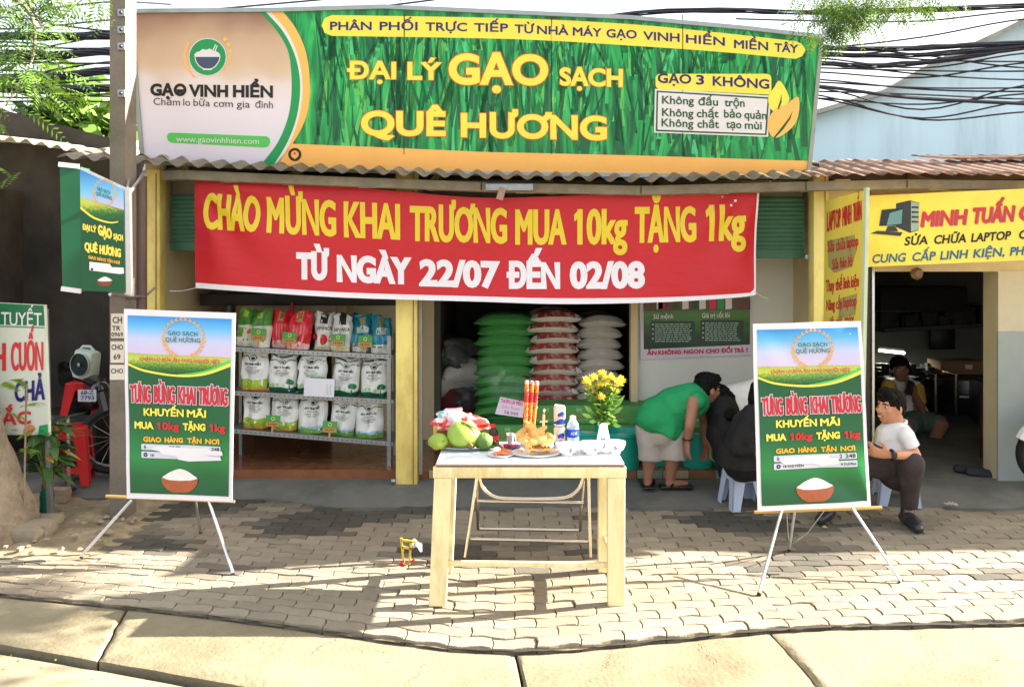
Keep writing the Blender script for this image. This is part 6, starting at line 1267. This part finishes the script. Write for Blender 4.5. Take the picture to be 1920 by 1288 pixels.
# chicken on a plate
CHK=mat('boiled_chicken_skin',(214,168,92),.35,.16,9,dirt=(196,120,48),dscale=7,bump=.15,bscale=70); CHD=mat('chicken_giblet',(110,64,28),.4,.3,20)
o,cp=dish('plate','oval white plate under the golden boiled chicken','plate',1004,852,.135,.012,CER,.6,sy=.75)
def cc(u,v,dy=0): p=P(u,v,cp.y+dy); return p
ck=thing('boiled_chicken','whole golden boiled chicken with head raised on a white plate','chicken',tuple(cp+V((0,0,.008))))
blob([('e',cc(1014,826),(.062,.055,.036)),('e',cc(1000,829,-.02),(.045,.04,.028)),('c',cc(985,822,-.01),.026,cc(972,816,.0),.017),('c',cc(1028,818,.01),.024,cc(1036,822,-.03),.016),('c',cc(1036,822,-.03),.014,cc(1018,834,-.055),.011),('c',cc(1002,812),.026,cc(1000,801),.018),('c',cc(1000,801),.017,cc(990,797,-.01),.016),('e',cc(993,795,-.012),(.020,.016,.018)),('c',cc(990,792,-.02),.008,cc(982,789,-.03),.004),('c',cc(1012,808),.020,cc(1022,801),.012),('c',cc(978,824,-.03),.018,cc(996,838,-.05),.012),('e',cc(1022,838,-.02),(.045,.04,.02)),('e',cc(995,840,-.03),(.04,.035,.014)),('c',cc(985,806,.02),.018,cc(972,812,.03),.012)],'body',CHK,ck,.004,2,lambda v:v+V((1,0,1))*.004*noise.noise(v*40))
q=MB()
for k in range(7): q.ell(cc(994+k*6,839+random.uniform(-2,2),-.055),(.011,.009,.008),CHD,8,nz=.4)
q.build('giblets',ck)
q=MB(); a=cc(1018,825,.0); b=cc(1020,770,.0); q.tube([a,b.lerp(a,.12)],.0075,mat('pale_candle',(222,196,140),.5,.05),10); q.ell(b,(.006,.006,.012),mat('pale_candle',(222,196,140)),8); q.bar(a.lerp(b,.62)+V((-.02,0,0)),a.lerp(b,.62)+V((.022,0,.004)),.008,.008,mat('pale_candle',(222,196,140))); tag(q.build('candle'),'thin pale candle standing upright behind the chicken','candle')
BRDM=mat('pale_cracker',(226,196,140),.7,.1,20)
for k,(u,v) in enumerate(((972,847),(1000,851),(1026,848))):
    q=MB(); p=tz(u,v)+V((0,-.02,.012)); q.ell(p,(.026,.016,.008),BRDM,10,rot=(.2,0,k*.8),nz=.2); tag(q.build('rice_cracker'),('pale cracker at left of the chicken plate','pale cracker in front of the chicken','pale cracker at right of the chicken plate')[k],'cracker','pale crackers round the chicken')
o,cq=dish('small_plate','small white plate with egg and boiled shrimps at the table front','plate',939,854,.073,.010,CER,.6)
q=MB(); q.ell(cq+V((-.02,.01,.026)),(.024,.022,.020),mat('egg_white',(226,222,214),.35,.02),14); tag(q.build('boiled_egg'),'white boiled egg on the small front plate','egg')
SHR=mat('boiled_shrimp',(216,118,64),.35,.2,30)
for k,(dx,dy,ro) in enumerate(((-.005,-.03,.3),(.03,-.01,1.4),(.038,.012,2.2))):
    q=MB(); q.tube([cq+V((dx+.026*math.cos(ro+a),dy+.022*math.sin(ro+a),.014+.006*k)) for a in np.linspace(0,3.6,9)],[.004,.009,.011,.011,.011,.010,.009,.007,.004],SHR,8); tag(q.build('boiled_shrimp'),('boiled orange shrimp at front of small plate','boiled orange shrimp at right of small plate','boiled orange shrimp at back of small plate')[k],'shrimp','shrimps on the small plate')
GLS=mat('thin_glass',(220,226,228),.08,.02,alpha=.35); TEA=mat('tea',(150,90,40),.2,.1)
for k,(u,v,m,lb) in enumerate(((957,832,TEA,'small glass of brown tea between cola bottle and incense'),(972,834,GLS,'empty small glass left of the chicken'),(1030,836,TEA,'small glass half hidden behind the chicken'))):
    c=tz(u,v); t=thing('small_glass',lb,'glass',tuple(c)); q=MB(); q.lathe([(0,0),(.017,0),(.022,.06),(.0205,.06),(.016,.004),(0,.004)],c,GLS,16); q.build('glass_wall',t)
    if m is TEA: q=MB(); q.lathe([(0,.005),(.0158,.005),(.0195,.05),(0,.05)],c,TEA,14); q.build('tea',t)
q=MB(); c=tz(951,840); q.lathe([(0,0),(.018,0),(.021,.012),(.021,.022),(0,.022)],c,RED,14); tag(q.build('candle_cup'),'small red candle cup in front of the cola bottle','candle')
q=MB(); c=tz(965,843); q.box(c+V((0,0,.012)),(.055,.085,.022),mat('pack_navy',(60,70,120),.4,.2,30),rot=(0,0,.5),bev=.002); q.box(c+V((0,0,.0245)),(.045,.03,.002),RED,rot=(0,0,.5)); tag(q.build('cigarette_pack'),'small navy and red pack lying left of the chicken plate','pack')
q=MB(); a=tz(918,843)+V((0,0,.03)); q.bar(tz(942,848)+V((0,.01,.02)),tz(906,830)+V((0,0,.055)),.004,.014,STEM); tag(q.build('wooden_spatula'),'thin brown wooden stick lying across the tray edge','stick')
# bowls
for k,(u,v,r,lb) in enumerate(((1063,853,.061,'white rice bowl with blue motif in front of cans, left of three'),(1109,851,.064,'white rice bowl with blue motif in front of vase, middle of three'),(1153,849,.058,'white rice bowl with blue motif at the right table corner'))):
    c=tz(u,v); t=thing('rice_bowl',lb,'bowl',tuple(c),'white bowls with blue motif'); q=MB(); q.lathe([(0,0),(r*.5,0),(r*.52,.008),(r*.8,.022),(r*.97,.048),(r,.062),(r*.96,.062),(r*.9,.045),(r*.6,.016),(0,.012)],c,CER,32); q.build('body',t)
    q=MB(); q.lathe([(0,.050),(r*.5,.058),(r*.9,.046)],c,mat('cooked_rice',(226,222,210),.7,.06,90,bump=.4,bscale=150),20); q.build('rice',t)
    def bf(x,y,c=c,r=r): a=x*.01; z=.05-y*.001; rr_=(r*.80+(z-.022)/.026*r*.17) if z>.022 else r*.52+(z-.008)/.014*r*.28; return c+V(((rr_+.0012)*math.sin(a),-(rr_+.0012)*math.cos(a),z))
    s=Sheet(bf,th=0,eps=.0005,grid=(10,4))
    for x0 in ((30,) if k<2 else (-10,)): s.poly([circ(x0,14,19,14,11),circ(x0,14,11,10,6)],CERB,1); s.poly(circ(x0,14,6,8,4),CERB,1)
    for j in range(12): x=-90+j*15+k*3; s.poly(circ(x,20+(j%3)*3,2.2,6,1.4),mat('grey_glaze',(150,156,160),.3),1)
    s.build('blue_motif',t)
# vase with chrysanthemums
c=tz(1131,843); VS=thing('flower_vase','white vase with blue painting holding yellow chrysanthemums','vase',tuple(c)); q=MB(); q.lathe([(0,0),(.026,0),(.028,.006),(.034,.03),(.0355,.06),(.030,.09),(.024,.115),(.023,.135),(.029,.152),(.026,.152),(.02,.135),(.02,.1),(0,.09)],c,CER,26); q.build('body',VS)
s=Sheet(lambda x,y:c+V(((.0365 if y>60 else .0345)*math.sin(x*.01),-(.0365 if y>60 else .0345)*math.cos(x*.01),.11-y*.001)),th=0,eps=.0006,grid=(12,0))
rr=random.Random(4)
for k in range(16):
    x,y=rr.uniform(-70,70),rr.uniform(40,92); s.poly(smooth_loop([(x,y),(x+9,y-7),(x+20,y-3),(x+10,y+6)],2),CERB,1)
s.poly([(-10,50),(-4,50),(4,90),(-2,90)],CERB,1); s.build('blue_painting',VS)
FLY=mat('chrysanthemum_yellow',(250,232,104),.6,.1,20,island=.12); LFG=mat('flower_leaf',(104,146,56),.5,.2,15,island=.2)
FL=thing('flower_bunch','bunch of yellow chrysanthemums with pale green leaves in the vase','flowers',tuple(c+V((0,0,.1))))
q=MB(); q2=MB(); q3=MB(); rf=random.Random(9)
heads=[(1112,712),(1128,705),(1145,712),(1158,722),(1104,728),(1122,727),(1140,729),(1115,742),(1152,738),(1133,716),(1098,718),(1163,716),(1126,748)]
for u,v in heads:
    hp_=P(u,v,c.y+rf.uniform(-.05,.05)); st=c+V((rf.uniform(-.012,.012),rf.uniform(-.012,.012),.13)); md=st.lerp(hp_,.55)+V((rf.uniform(-.01,.01),0,.01))
    pts=[V(p) for p in spl([tuple(st),tuple(md),tuple(hp_)],5)]; q.tube(pts,.003,LFG,5)
    q2.ell(hp_+V((0,0,.006)),(.013,.013,.010),mat('flower_centre',(236,200,60),.7,.1),8)
    for _ in range(64):
        th,ph=rf.uniform(0,6.28),rf.uniform(-.2,1.5); d=V((math.cos(th)*math.cos(ph),math.sin(th)*math.cos(ph),math.sin(ph))); L_=rf.uniform(.026,.042); sd_=d.cross(V((.3,.2,1))).normalized()*.008
        q2.add([q2.bm.faces.new([q2.bm.verts.new(x) for x in(hp_,hp_+d*L_*.6+sd_,hp_+d*L_+V((0,0,.002)),hp_+d*L_*.6-sd_)])],FLY)
    for k in range(22):
        t0=rf.uniform(.15,.97); p=pts[0].lerp(pts[-1],t0); a=rf.uniform(0,6.28); d=V((math.cos(a),math.sin(a),rf.uniform(-.3,.7))).normalized(); l=rf.uniform(.035,.07); sd_=d.cross(V((0,0,1))).normalized()*l*.2
        q3.add([q3.bm.faces.new([q3.bm.verts.new(x) for x in(p,p+d*l*.35+sd_*1.1,p+d*l*.6+sd_*.6,p+d*l*.8+sd_*.9,p+d*l,p+d*l*.8-sd_*.9,p+d*l*.6-sd_*.6,p+d*l*.35-sd_*1.1)])],LFG)
for u,v in((1090,775),(1168,762),(1104,790),(1160,790),(1120,795),(1140,800),(1095,760),(1172,740),(1165,800)):
    p=c+V((0,0,.15)); e=P(u,v,c.y+rf.uniform(-.05,.02)); d=(e-p); sd_=d.cross(V((0,1,0))).normalized()*.012
    q3.add([q3.bm.faces.new([q3.bm.verts.new(x) for x in(p+d*.5,p+d*.7+sd_,p+d*.85+sd_*.7,e,p+d*.85-sd_*.7,p+d*.7-sd_)])],LFG)
q.build('stems',FL); q2.build('flower_heads',FL,smooth=False); q3.build('leaves',FL,smooth=False)
# ---- small things on the pavement
BAM=mat('yellow_bamboo',(204,178,60),.5,.1,20); c=gz(762,1058)
VF=thing('votive_stand','small yellow and red bamboo votive frame standing left of the table','votive frame',tuple(c)); q=MB()
for a,b in(((752,1008),(757,1056)),((770,1014),(768,1058)),((754,1025),(771,1028)),((753,1012),(780,1016))): q.bar(P(*a,c.y),P(*b,c.y),.010,.012,BAM)
q.build('yellow_frame',VF); q=MB()
for a,b in(((757,1052),(744,1064)),((768,1054),(778,1048)),((752,1052),(760,1062))): q.bar(P(*a,c.y-.01),P(*b,c.y-.02),.008,.010,RED)
q.build('red_feet',VF); q=MB(); p=P(783,1018,c.y+.02); q.grid(lambda s,t:p+V((-.03+.06*s,.02*math.sin(s*5),.02-.045*t-.02*s+.006*math.sin(s*9+t*4))),6,4,VW); bmesh.ops.solidify(q.bm,geom=q.bm.faces[:],thickness=.002); q.build('paper_flag',VF)
def scrap(u,v,z,sz,label,seed,m=None):
    c=G(u,v,z); q=MB(); q.grid(lambda s,t:c+V(((s-.5)*sz*1.6,(t-.5)*sz,.012+.02*abs(noise.noise(V((s*3+seed,t*3,seed)))))),6,6,m or VW); bmesh.ops.solidify(q.bm,geom=q.bm.faces[:],thickness=.0015); tag(q.build('paper_scrap',ang=25),label,'litter')
scrap(1783,948,.02,.05,'crumpled white paper scrap on the shaded pavement at right',2); scrap(1547,992,0,.018,'tiny yellow leaf on pavement behind the right easel',5,YEL)
rf=random.Random(21); q=MB()
for _ in range(260):
    u,v=rf.uniform(-50,1960),rf.uniform(1010,1280); c=G(u,v,-.0 if v<1130 else -.02); c.z+=.004; a=rf.uniform(0,6.28); l=rf.uniform(.004,.014)
    d=V((math.cos(a)*l,math.sin(a)*l,.001)); e=V((-math.sin(a)*l*.4,math.cos(a)*l*.4,.003)); m=(LEAFB,STEM,DIRT,STEM)[rf.randrange(4)]; q.add([q.bm.faces.new([q.bm.verts.new(x) for x in(c,c+d*.5+e,c+d,c+d*.5-e)])],m)
tag(q.build('leaf_litter',smooth=False),kind='stuff',label='tiny dry leaflets and crumbs scattered over the pavement and kerb')
# ================================================================ left side: stools, fan, motorbike, plant, stones
pz=.09
CAB=mat('dark_wood',(38,30,28),.6,.25,8); c=P(125,0,6.65)
q=MB(); q.box((c.x+.05,6.7,.29),(.56,.42,.46),CAB,bev=.01); tag(q.build('low_cabinet'),'dark low wooden cabinet behind the lower red stool','cabinet')
stool((P(161,0,6.62).x,6.62,.52),.26,.30,RSTL,'red plastic stool under the fan, standing on a dark cabinet','red plastic stools',R(10))
stool((P(131,0,6.2).x,6.2,.055),.44,.33,RSTL,'tall red plastic stool on the ground in front of dark cabinet','red plastic stools',R(20))
FNW=mat('pale_mint_plastic',(196,210,200),.4,.04); c=P(160,686,6.6); fz_=.78
FA=thing('box_fan','small pale box fan with dark round grille on the upper red stool','fan',(c.x,6.62,fz_)); q=MB(); q.box((c.x,6.62,fz_+.135),(.20,.12,.25),FNW,rot=(0,R(8),R(-18)),bev=.035); q.build('housing',FA)
Mf=(Matrix.Rotation(R(-18),3,'Z')@Matrix.Rotation(R(90),3,'X')); q=MB(); q.lathe([(.0,0),(.085,0),(.088,.006),(.092,.010),(.092,0.0)],(c.x-.02,6.555,fz_+.14),mat('fan_dark',(22,42,44),.4,.1),26,M=Mf); q.build('grille',FA)
q=MB(); q.lathe([(.012,.012),(.016,.016),(.0,.02)],(c.x-.02,6.555,fz_+.14),STEEL,12,M=Mf); q.lathe([(.09,.006),(.096,.012),(.099,.006),(.096,.0),(.09,.006)],(c.x-.02,6.555,fz_+.14),FNW,28,M=Mf); q.build('ring_and_hub',FA)
q=MB(); q.tube([(c.x-.06,6.62,fz_+.25),(c.x-.03,6.62,fz_+.285),(c.x+.03,6.62,fz_+.285),(c.x+.06,6.62,fz_+.25)],.012,FNW,8); q.build('carry_handle',FA)
# motorbike rear with plate
mx,my=P(165,0,5.95).x,5.95; MBK=thing('motorbike','dark parked motorbike with white number plate behind the utility pole','motorbike',(mx,my,.08)); TYR=mat('tyre_rubber',(24,24,25),.8,.15,20,bump=.3)
def wheel(cx,cy,cz,r,par,yaw):
    M_=Matrix.Rotation(yaw,3,'Z')@Matrix.Rotation(R(90),3,'X'); q=MB(); q.lathe([(r*.80,-.035),(r*.92,-.045),(r,-.025),(r*1.01,0),(r,.025),(r*.92,.045),(r*.80,.035),(r*.80,-.035)],(cx,cy,cz),TYR,34,M=M_); w_=q.build('wheel',par)
    q=MB(); q.lathe([(r*.79,-.02),(r*.82,0),(r*.79,.02),(r*.74,0),(r*.79,-.02)],(cx,cy,cz),STS,30,M=M_); q.lathe([(0,-.03),(.05,-.03),(.05,.03),(0,.03)],(cx,cy,cz),DARKM,14,M=M_)
    for k in range(14):
        a=k*math.pi/7; q.tube([V((cx,cy,cz))+M_@V((.04*math.cos(a),.04*math.sin(a),0)),V((cx,cy,cz))+M_@V((r*.77*math.cos(a+.2),r*.77*math.sin(a+.2),0))],.002,STS,4)
    q.build('rim',w_)
wheel(P(203,0,5.9).x+.07,5.92,.33,.27,MBK,R(35))
BKB=mat('bike_black_paint',(20,20,24),.25,.05,coat=.6)
blob([('c',(mx+.10,5.98,.72),.075,(mx-.22,6.35,.74),.11),('c',(mx-.22,6.35,.74),.11,(mx-.55,6.7,.70),.09),('c',(mx+.06,5.98,.62),.06,(mx-.3,6.4,.5),.12),('c',(mx-.55,6.7,.70),.08,(mx-.75,6.95,.95),.06)],'body_shell',BKB,MBK,.014,2)
q=MB(); q.tube([(mx+.16,5.90,.70),(mx+.22,5.86,.56)],[.05,.04],BKB,8); q.build('rear_fender',MBK)
s=Sheet(plane_fn((151,756,5.80),(187,752,5.80),(153,779,5.80)),th=.004,eps=.001); s.poly(rrect(150,754,187,778,2),mat('plate_white',(200,206,216),.4,.04),0,True); s.text("68-Z",(156,764.5),(182,763),8,NAVY,1,.03,2); s.text("7793",(156,775.5),(183,774.5),8.5,NAVY,1,.03,2); s.build('number_plate',MBK)
wheel(mx-.85,7.0,.33,.27,MBK,R(35))
q=MB(); q.tube([P(128,784,6.0),V((P(129,0,6.0).x,6.0,.05))],.013,STS,10); q.lathe([(0,0),(.05,0),(.05,.008),(.012,.012)],(P(129,0,6.0).x,6.0,.045),DARKM,14); tag(q.build('metal_post'),'short shiny steel post in front of the tall red stool','post')
# plant in a green bottle
MBK.location=V(MBK.location)+V((P(160,0,6.4).x-P(165,0,5.95).x,.45,.02))
c=P(88,0,5.45); c.z=.06; PB=thing('potted_plant','leafy plant growing from a green plastic bottle at foot of tree','plant',tuple(c)); q=MB(); q.lathe([(0,0),(.042,0),(.045,.01),(.043,.06),(.046,.10),(.040,.15),(.036,.16),(0,.155)],c,mat('green_bottle_plastic',(20,110,86),.25,.1,alpha=.9),16); q.build('green_bottle',PB)
PLF=mat('plant_leaf',(58,92,44),.45,.25,10,island=.25); PLB=mat('plant_leaf_dry',(170,140,50),.5,.2,10); rp_=random.Random(2)
q=MB(); q2=MB()
for k in range(90):
    a=rp_.uniform(0,6.28); st=c+V((rp_.uniform(-.02,.02),rp_.uniform(-.02,.02),.15)); h_=rp_.uniform(.12,.46); e=st+V((math.cos(a)*.06,math.sin(a)*.05,h_)); q.tube([st,st.lerp(e,.5)+V((.01,0,0)),e],.004,mat('plant_stem',(120,140,70),.5),5)
    d=V((math.cos(a),math.sin(a)*.8,rp_.uniform(-.5,.6))).normalized(); l=rp_.uniform(.12,.22); sd_=d.cross(V((0,0,1))).normalized()*l*.16; dr=V((0,0,-.25*l))
    q2.add([q2.bm.faces.new([q2.bm.verts.new(x) for x in(e,e+d*l*.3+sd_,e+d*l*.6+sd_*.95+dr*.4,e+d*l+dr,e+d*l*.6-sd_*.95+dr*.4,e+d*l*.3-sd_)])],PLB if rp_.random()<.08 else PLF)
q.build('stems',PB); q2.build('leaves',PB,smooth=False)
q=MB(); p=P(44,0,5.12); p.z=.03
for k in range(5): frond(q,p+V((0,0,.5+k*.10)),(rp_.uniform(-.4,1),-.5,.6),.24,LEAFB,12,.075,.4,rp_)
q.tube([p,p+V((.02,0,.95))],.006,BARK,6); tag(q.build('sapling',smooth=False),'thin feathery sapling in front of the food stall board','plant')
# blocks, rubble and kerb stones by the tree
def rock(u,v,sz,label,seed,m,name='stone',z=0):
    c=G(u,v,z); q=MB(); bmesh.ops.create_cube(q.bm,size=1); bmesh.ops.subdivide_edges(q.bm,edges=q.bm.edges[:],cuts=5,use_grid_fill=True)
    for x in q.bm.verts:
        d=x.co.copy(); r=d.normalized()*.62; p=d.lerp(r,.22); p*=1+.10*noise.noise(p*4+V((seed,0,0)))+.04*noise.noise(p*13+V((seed,3,0))); x.co=c+V((p.x*sz[0],p.y*sz[1],(p.z+.48)*sz[2]))
    q.add(q.bm.faces,m); return tag(q.build(name,ang=50),label,'stone')
STN=mat('rough_stone',(150,138,118),.95,.2,8,bump=.6,bscale=35,dirt=(106,98,84),dscale=4)
rock(112,912,(.16,.14,.20),'upright concrete chunk beside the green bottle',1,STN); rock(108,940,(.16,.10,.10),'lying hollow brick beside the green bottle',2,mat('old_brick',(160,140,118),.9,.2,10,bump=.4),'hollow_brick')
for k,u in enumerate((97,110)): pass
rock(30,1012,(.34,.16,.10),'left rough kerb stone of the tree pit',3,STN,'kerb_stone'); rock(68,1006,(.20,.14,.10),'middle rough kerb stone of the tree pit',4,STN,'kerb_stone'); rock(90,985,(.16,.12,.07),'small flat kerb stone nearest the left easel foot',5,STN,'kerb_stone')
q=MB(); SOIL=mat('pale_rubble_soil',(150,136,108),.95,.25,12,bump=.6,bscale=30,dirt=(104,92,70))
def sf(s,t): x=-4.4+1.95*s; y=4.72+.15*s*0+1.25*t; k=math.sin(math.pi*min(1,max(0,s*1.0)))*.0; h=.03+.06*noise.noise(V((x*3,y*3,1)))+.025*noise.noise(V((x*11,y*11,2))); return V((x,y+.1*noise.noise(V((x*4,0,5))),-.012+max(0,h)*min(1,(1-s)*5)*min(1,t*5)))
q.grid(sf,50,36,SOIL); tag(q.build('tree_pit_soil'),kind='structure')
rq=random.Random(6); q=MB()
for _ in range(80):
    x,y=rq.uniform(-3.6,-2.55),rq.uniform(4.75,5.6); r=rq.uniform(.006,.022); q.ell((x,y,.02+r*.3),(r*1.3,r,r*.7),STN,6,rot=(0,0,rq.uniform(0,3)),nz=.5)
tag(q.build('rubble'),kind='stuff',label='pale rubble and pebbles over the soil round the tree')
# ================================================================ inside the computer shop
q=MB(); a=P(1640,545,9.4); b=P(1802,575,9.4); q.box(((a.x+b.x)/2,9.5,(a.z+b.z)/2),(b.x-a.x,.5,abs(a.z-b.z)+.1),mat('black_air_unit',(16,15,16),.6,.1),bev=.02); tag(q.build('dark_beam'),'black long casing high on the back wall of computer shop','beam')
q=MB(); a=P(1648,618,10.0); b=P(1872,606,10.0); q.bar(a,b,.3,.05,DARKM); rr=random.Random(3)
for k in range(26): p=a.lerp(b,rr.random()); h_=rr.uniform(.05,.22); q.box(p+V((0,rr.uniform(-.1,.0),h_/2+.025)),(rr.uniform(.06,.2),.1,h_),mat('clutter_dark',(46,46,48),.6,.5,9),bev=.006)
tag(q.build('wall_shelf'),'long dark wall shelf crammed with computer parts','shelf')
q=MB(); a=P(1772,637,10.1); q.box((a.x,10.18,a.z),(.32,.05,.26),mat('black_panel',(14,14,16),.4),bev=.008); tag(q.build('wall_screen'),'black flat screen hanging under the shelf in computer shop','screen')
LMP=thing('tube_lamp','lit white fluorescent tube lamp above the workbench in computer shop','lamp',tuple(P(1672,659,9.6))); p0,p1=P(1648,657,9.6),P(1696,662,9.6); q=MB(); q.tube([p0,p1],.016,mat('lit_tube',(235,245,215),.4,0,emit=1.6),10); q.build('tube',LMP); q=MB(); q.bar(p0+V((0,.03,.03)),p1+V((0,.03,.03)),.05,.03,STEEL); q.build('fitting',LMP)
ld=bpy.data.lights.new('tube_light','AREA'); ld.shape='RECTANGLE'; ld.size=.3; ld.size_y=.03; ld.energy=1.2; ld.color=(.95,1,.85); lo_=bpy.data.objects.new('tube_light',ld); COL.objects.link(lo_); lo_.location=(p0+p1)/2+V((0,-.03,-.03)); lo_.parent=None
WB=mat('workbench_dark',(40,36,34),.6,.25,8)
q=MB(); a=P(1640,705,9.5); b=P(1880,705,9.5); q.box(((a.x+b.x)/2,9.5,a.z-.03),(b.x-a.x,.7,.05),WB); q.box(((a.x+b.x)/2,9.7,a.z/2),(b.x-a.x,.2,a.z-.1),WB); o=tag(q.build('workbench'),'dark workbench covered with parts at the back of computer shop','bench')
for k in range(30):
    u=rr.uniform(1645,1760); p=P(u,703,9.4+rr.uniform(-.2,.2)); h_=rr.uniform(.03,.16); q=MB(); q.box(p+V((0,0,h_/2)),(rr.uniform(.04,.14),.1,h_),mat('clutter_dark',(46,46,48)),rot=(0,0,rr.uniform(-.5,.5)),bev=.006); tag(q.build('computer_part'),'small dark computer part piled on the workbench','computer part','parts piled on the workbench')
CARD=mat('cardboard',(150,116,84),.8,.08,8)
CB=thing('cardboard_box','brown cardboard box on the workbench behind chrome rails','box',tuple(P(1803,702,9.1))); a=P(1764,702,9.1); b=P(1844,677,9.1); q=MB(); q.box(((a.x+b.x)/2,9.25,(a.z+b.z)/2),(b.x-a.x,.3,b.z-a.z),CARD,bev=.004); q.build('body',CB); q=MB(); q.box(((a.x*.35+b.x*.65),9.095,(a.z+b.z)/2+.01),(.08,.004,.05),WHITE); q.build('label',CB)
q=MB(); a=P(1742,712,8.9); b=P(1882,820,8.9); q.box(((a.x+b.x)/2,9.0,(a.z+.1)/2),(b.x-a.x,.3,a.z-.1),mat('glass_counter_dark',(30,30,34),.2,.2),bev=.01); q.box(((a.x*.55+b.x*.45),8.84,a.z-.18),(.14,.01,.02),WHITE); tag(q.build('display_counter'),'dark glass display counter behind the chrome rails','counter')
for u,vt,lb in((1755,702,'left chrome upright rail before the dark counter'),(1793,702,'right chrome upright rail before the dark counter')):
    q=MB(); p=P(u,vt,8.6); q.tube([(p.x,8.6,p.z),(p.x,8.6,.1)],.016,CHROME,10); q.tube([(p.x,8.6,p.z),(p.x,8.85,p.z)],.016,CHROME,10); tag(q.build('chrome_rail'),lb,'rail','chrome rails')
q=MB(); a=P(1858,800,8.3); q.box((a.x,8.3,.32),(.30,.3,.44),mat('dark_blue_bin',(36,44,70),.6,.1),bev=.02); tag(q.build('storage_bin'),'dark blue plastic bin beside the display counter','bin')
q=MB(); a=P(1905,775,6.6); q.box((a.x+.1,6.75,.35),(.40,.4,.56),mat('dark_red_stand',(84,34,38),.6,.15),bev=.01); tag(q.build('red_stand'),'dark red stand under the white monitor at the right edge','stand')
MON=thing('monitor','white framed computer monitor on a dark red stand at the right edge','monitor',tuple(P(1910,760,6.55))); a=P(1887,690,6.55); b=P(1950,753,6.55); q=MB(); q.box(((a.x+b.x)/2,6.58,(a.z+b.z)/2),(b.x-a.x,.05,a.z-b.z),mat('white_plastic',(214,214,206),.4,.03),rot=(0,R(-4),R(-10)),bev=.008); q.build('case',MON)
q=MB(); q.box(((a.x+b.x)/2-.002,6.552,(a.z+b.z)/2+.005),(b.x-a.x-.05,.008,a.z-b.z-.06),mat('dark_screen',(14,14,18),.15),rot=(0,R(-4),R(-10)),bev=.002); q.build('screen',MON); q=MB(); q.box(((a.x+b.x)/2,6.62,b.z-.03),(.1,.1,.08),mat('white_plastic',(214,214,206))); q.build('foot',MON)
MB2=thing('motorbike','white fendered motorbike front wheel entering at the right edge','motorbike',(P(1930,0,6.0).x,6.0,.05)); wheel(P(1975,0,6.0).x,6.0,.31,.25,MB2,R(78-90))
cx=P(1975,0,6.0).x; q=MB(); q.tube([(cx+.275*math.cos(a),6.0,.31+.275*math.sin(a)) for a in np.linspace(.5,2.7,14)],[.04]*14,mat('white_fender',(206,206,204),.3,.03,coat=.5),8); q.build('front_fender',MB2)
q=MB(); q.tube([(cx,5.93,.34),(cx+.10,5.95,.66),(cx+.2,6,1.0)],.022,DARKM,8); q.tube([(cx,6.07,.34),(cx+.10,6.05,.66),(cx+.2,6,1.0)],.022,DARKM,8); q.build('fork',MB2)
blob([('c',(cx+.25,6,.95),.10,(cx+.4,6,.6),.12),('c',(cx+.4,6,.6),.12,(cx+1.2,6,.55),.12),('c',(cx+.6,6,.85),.09,(cx+1.3,6,.85),.08)],'body_shell',mat('white_fender',(206,206,204)),MB2,.016,2); wheel(cx+1.25,6.0,.34,.25,MB2,R(78-90))
for k,(u,v,ro,lb) in enumerate(((1822,888,-18,'left dark shoe of the pair lying on the apron'),(1844,893,-12,'right dark shoe of the pair lying on the apron'))):
    c=G(u,v,.05); d=V((math.cos(R(ro)),math.sin(R(ro)),0)); blob([('c',c-d*.10+V((0,0,.035)),.038,c+V((0,0,.028)),.040,.7),('c',c+V((0,0,.026)),.040,c+d*.12+V((0,0,.02)),.034,.6)],'dark_shoe',mat('shoe_canvas',(36,38,46),.8,.15),None,.007,2); tag(bpy.data.objects['dark_shoe' if k==0 else 'dark_shoe.001'],lb,'shoe','dark pair of shoes')
# ---- incense smoke drifting behind the table
m=bpy.data.materials.new('incense_smoke'); m.use_nodes=True; n=m.node_tree; n.nodes.remove(n.nodes['Principled BSDF']); pv=n.nodes.new('ShaderNodeVolumePrincipled'); pv.inputs['Color'].default_value=(.9,.95,1,1)
tc=n.nodes.new('ShaderNodeTexCoord'); ns=n.nodes.new('ShaderNodeTexNoise'); ns.inputs['Scale'].default_value=5; ns.inputs['Detail'].default_value=4; ns.inputs['Distortion'].default_value=1.6; n.links.new(tc.outputs['Object'],ns.inputs['Vector'])
mr=n.nodes.new('ShaderNodeMapRange'); mr.inputs[1].default_value=.50; mr.inputs[2].default_value=.72; mr.inputs[3].default_value=0; mr.inputs[4].default_value=1.0; n.links.new(ns.outputs[0],mr.inputs[0]); n.links.new(mr.outputs[0],pv.inputs['Density']); n.links.new(pv.outputs[0],n.nodes['Material Output'].inputs['Volume'])
q=MB(); c=P(915,702,5.6); q.ell(c,(.30,.2,.11),m,20,rot=(0,R(20),0),nz=.4); q.ell(P(960,725,5.3),(.2,.14,.10),m,14,nz=.4); o=q.build('incense_smoke'); tag(o,kind='stuff',label='thin bluish incense smoke drifting in front of the green sacks')
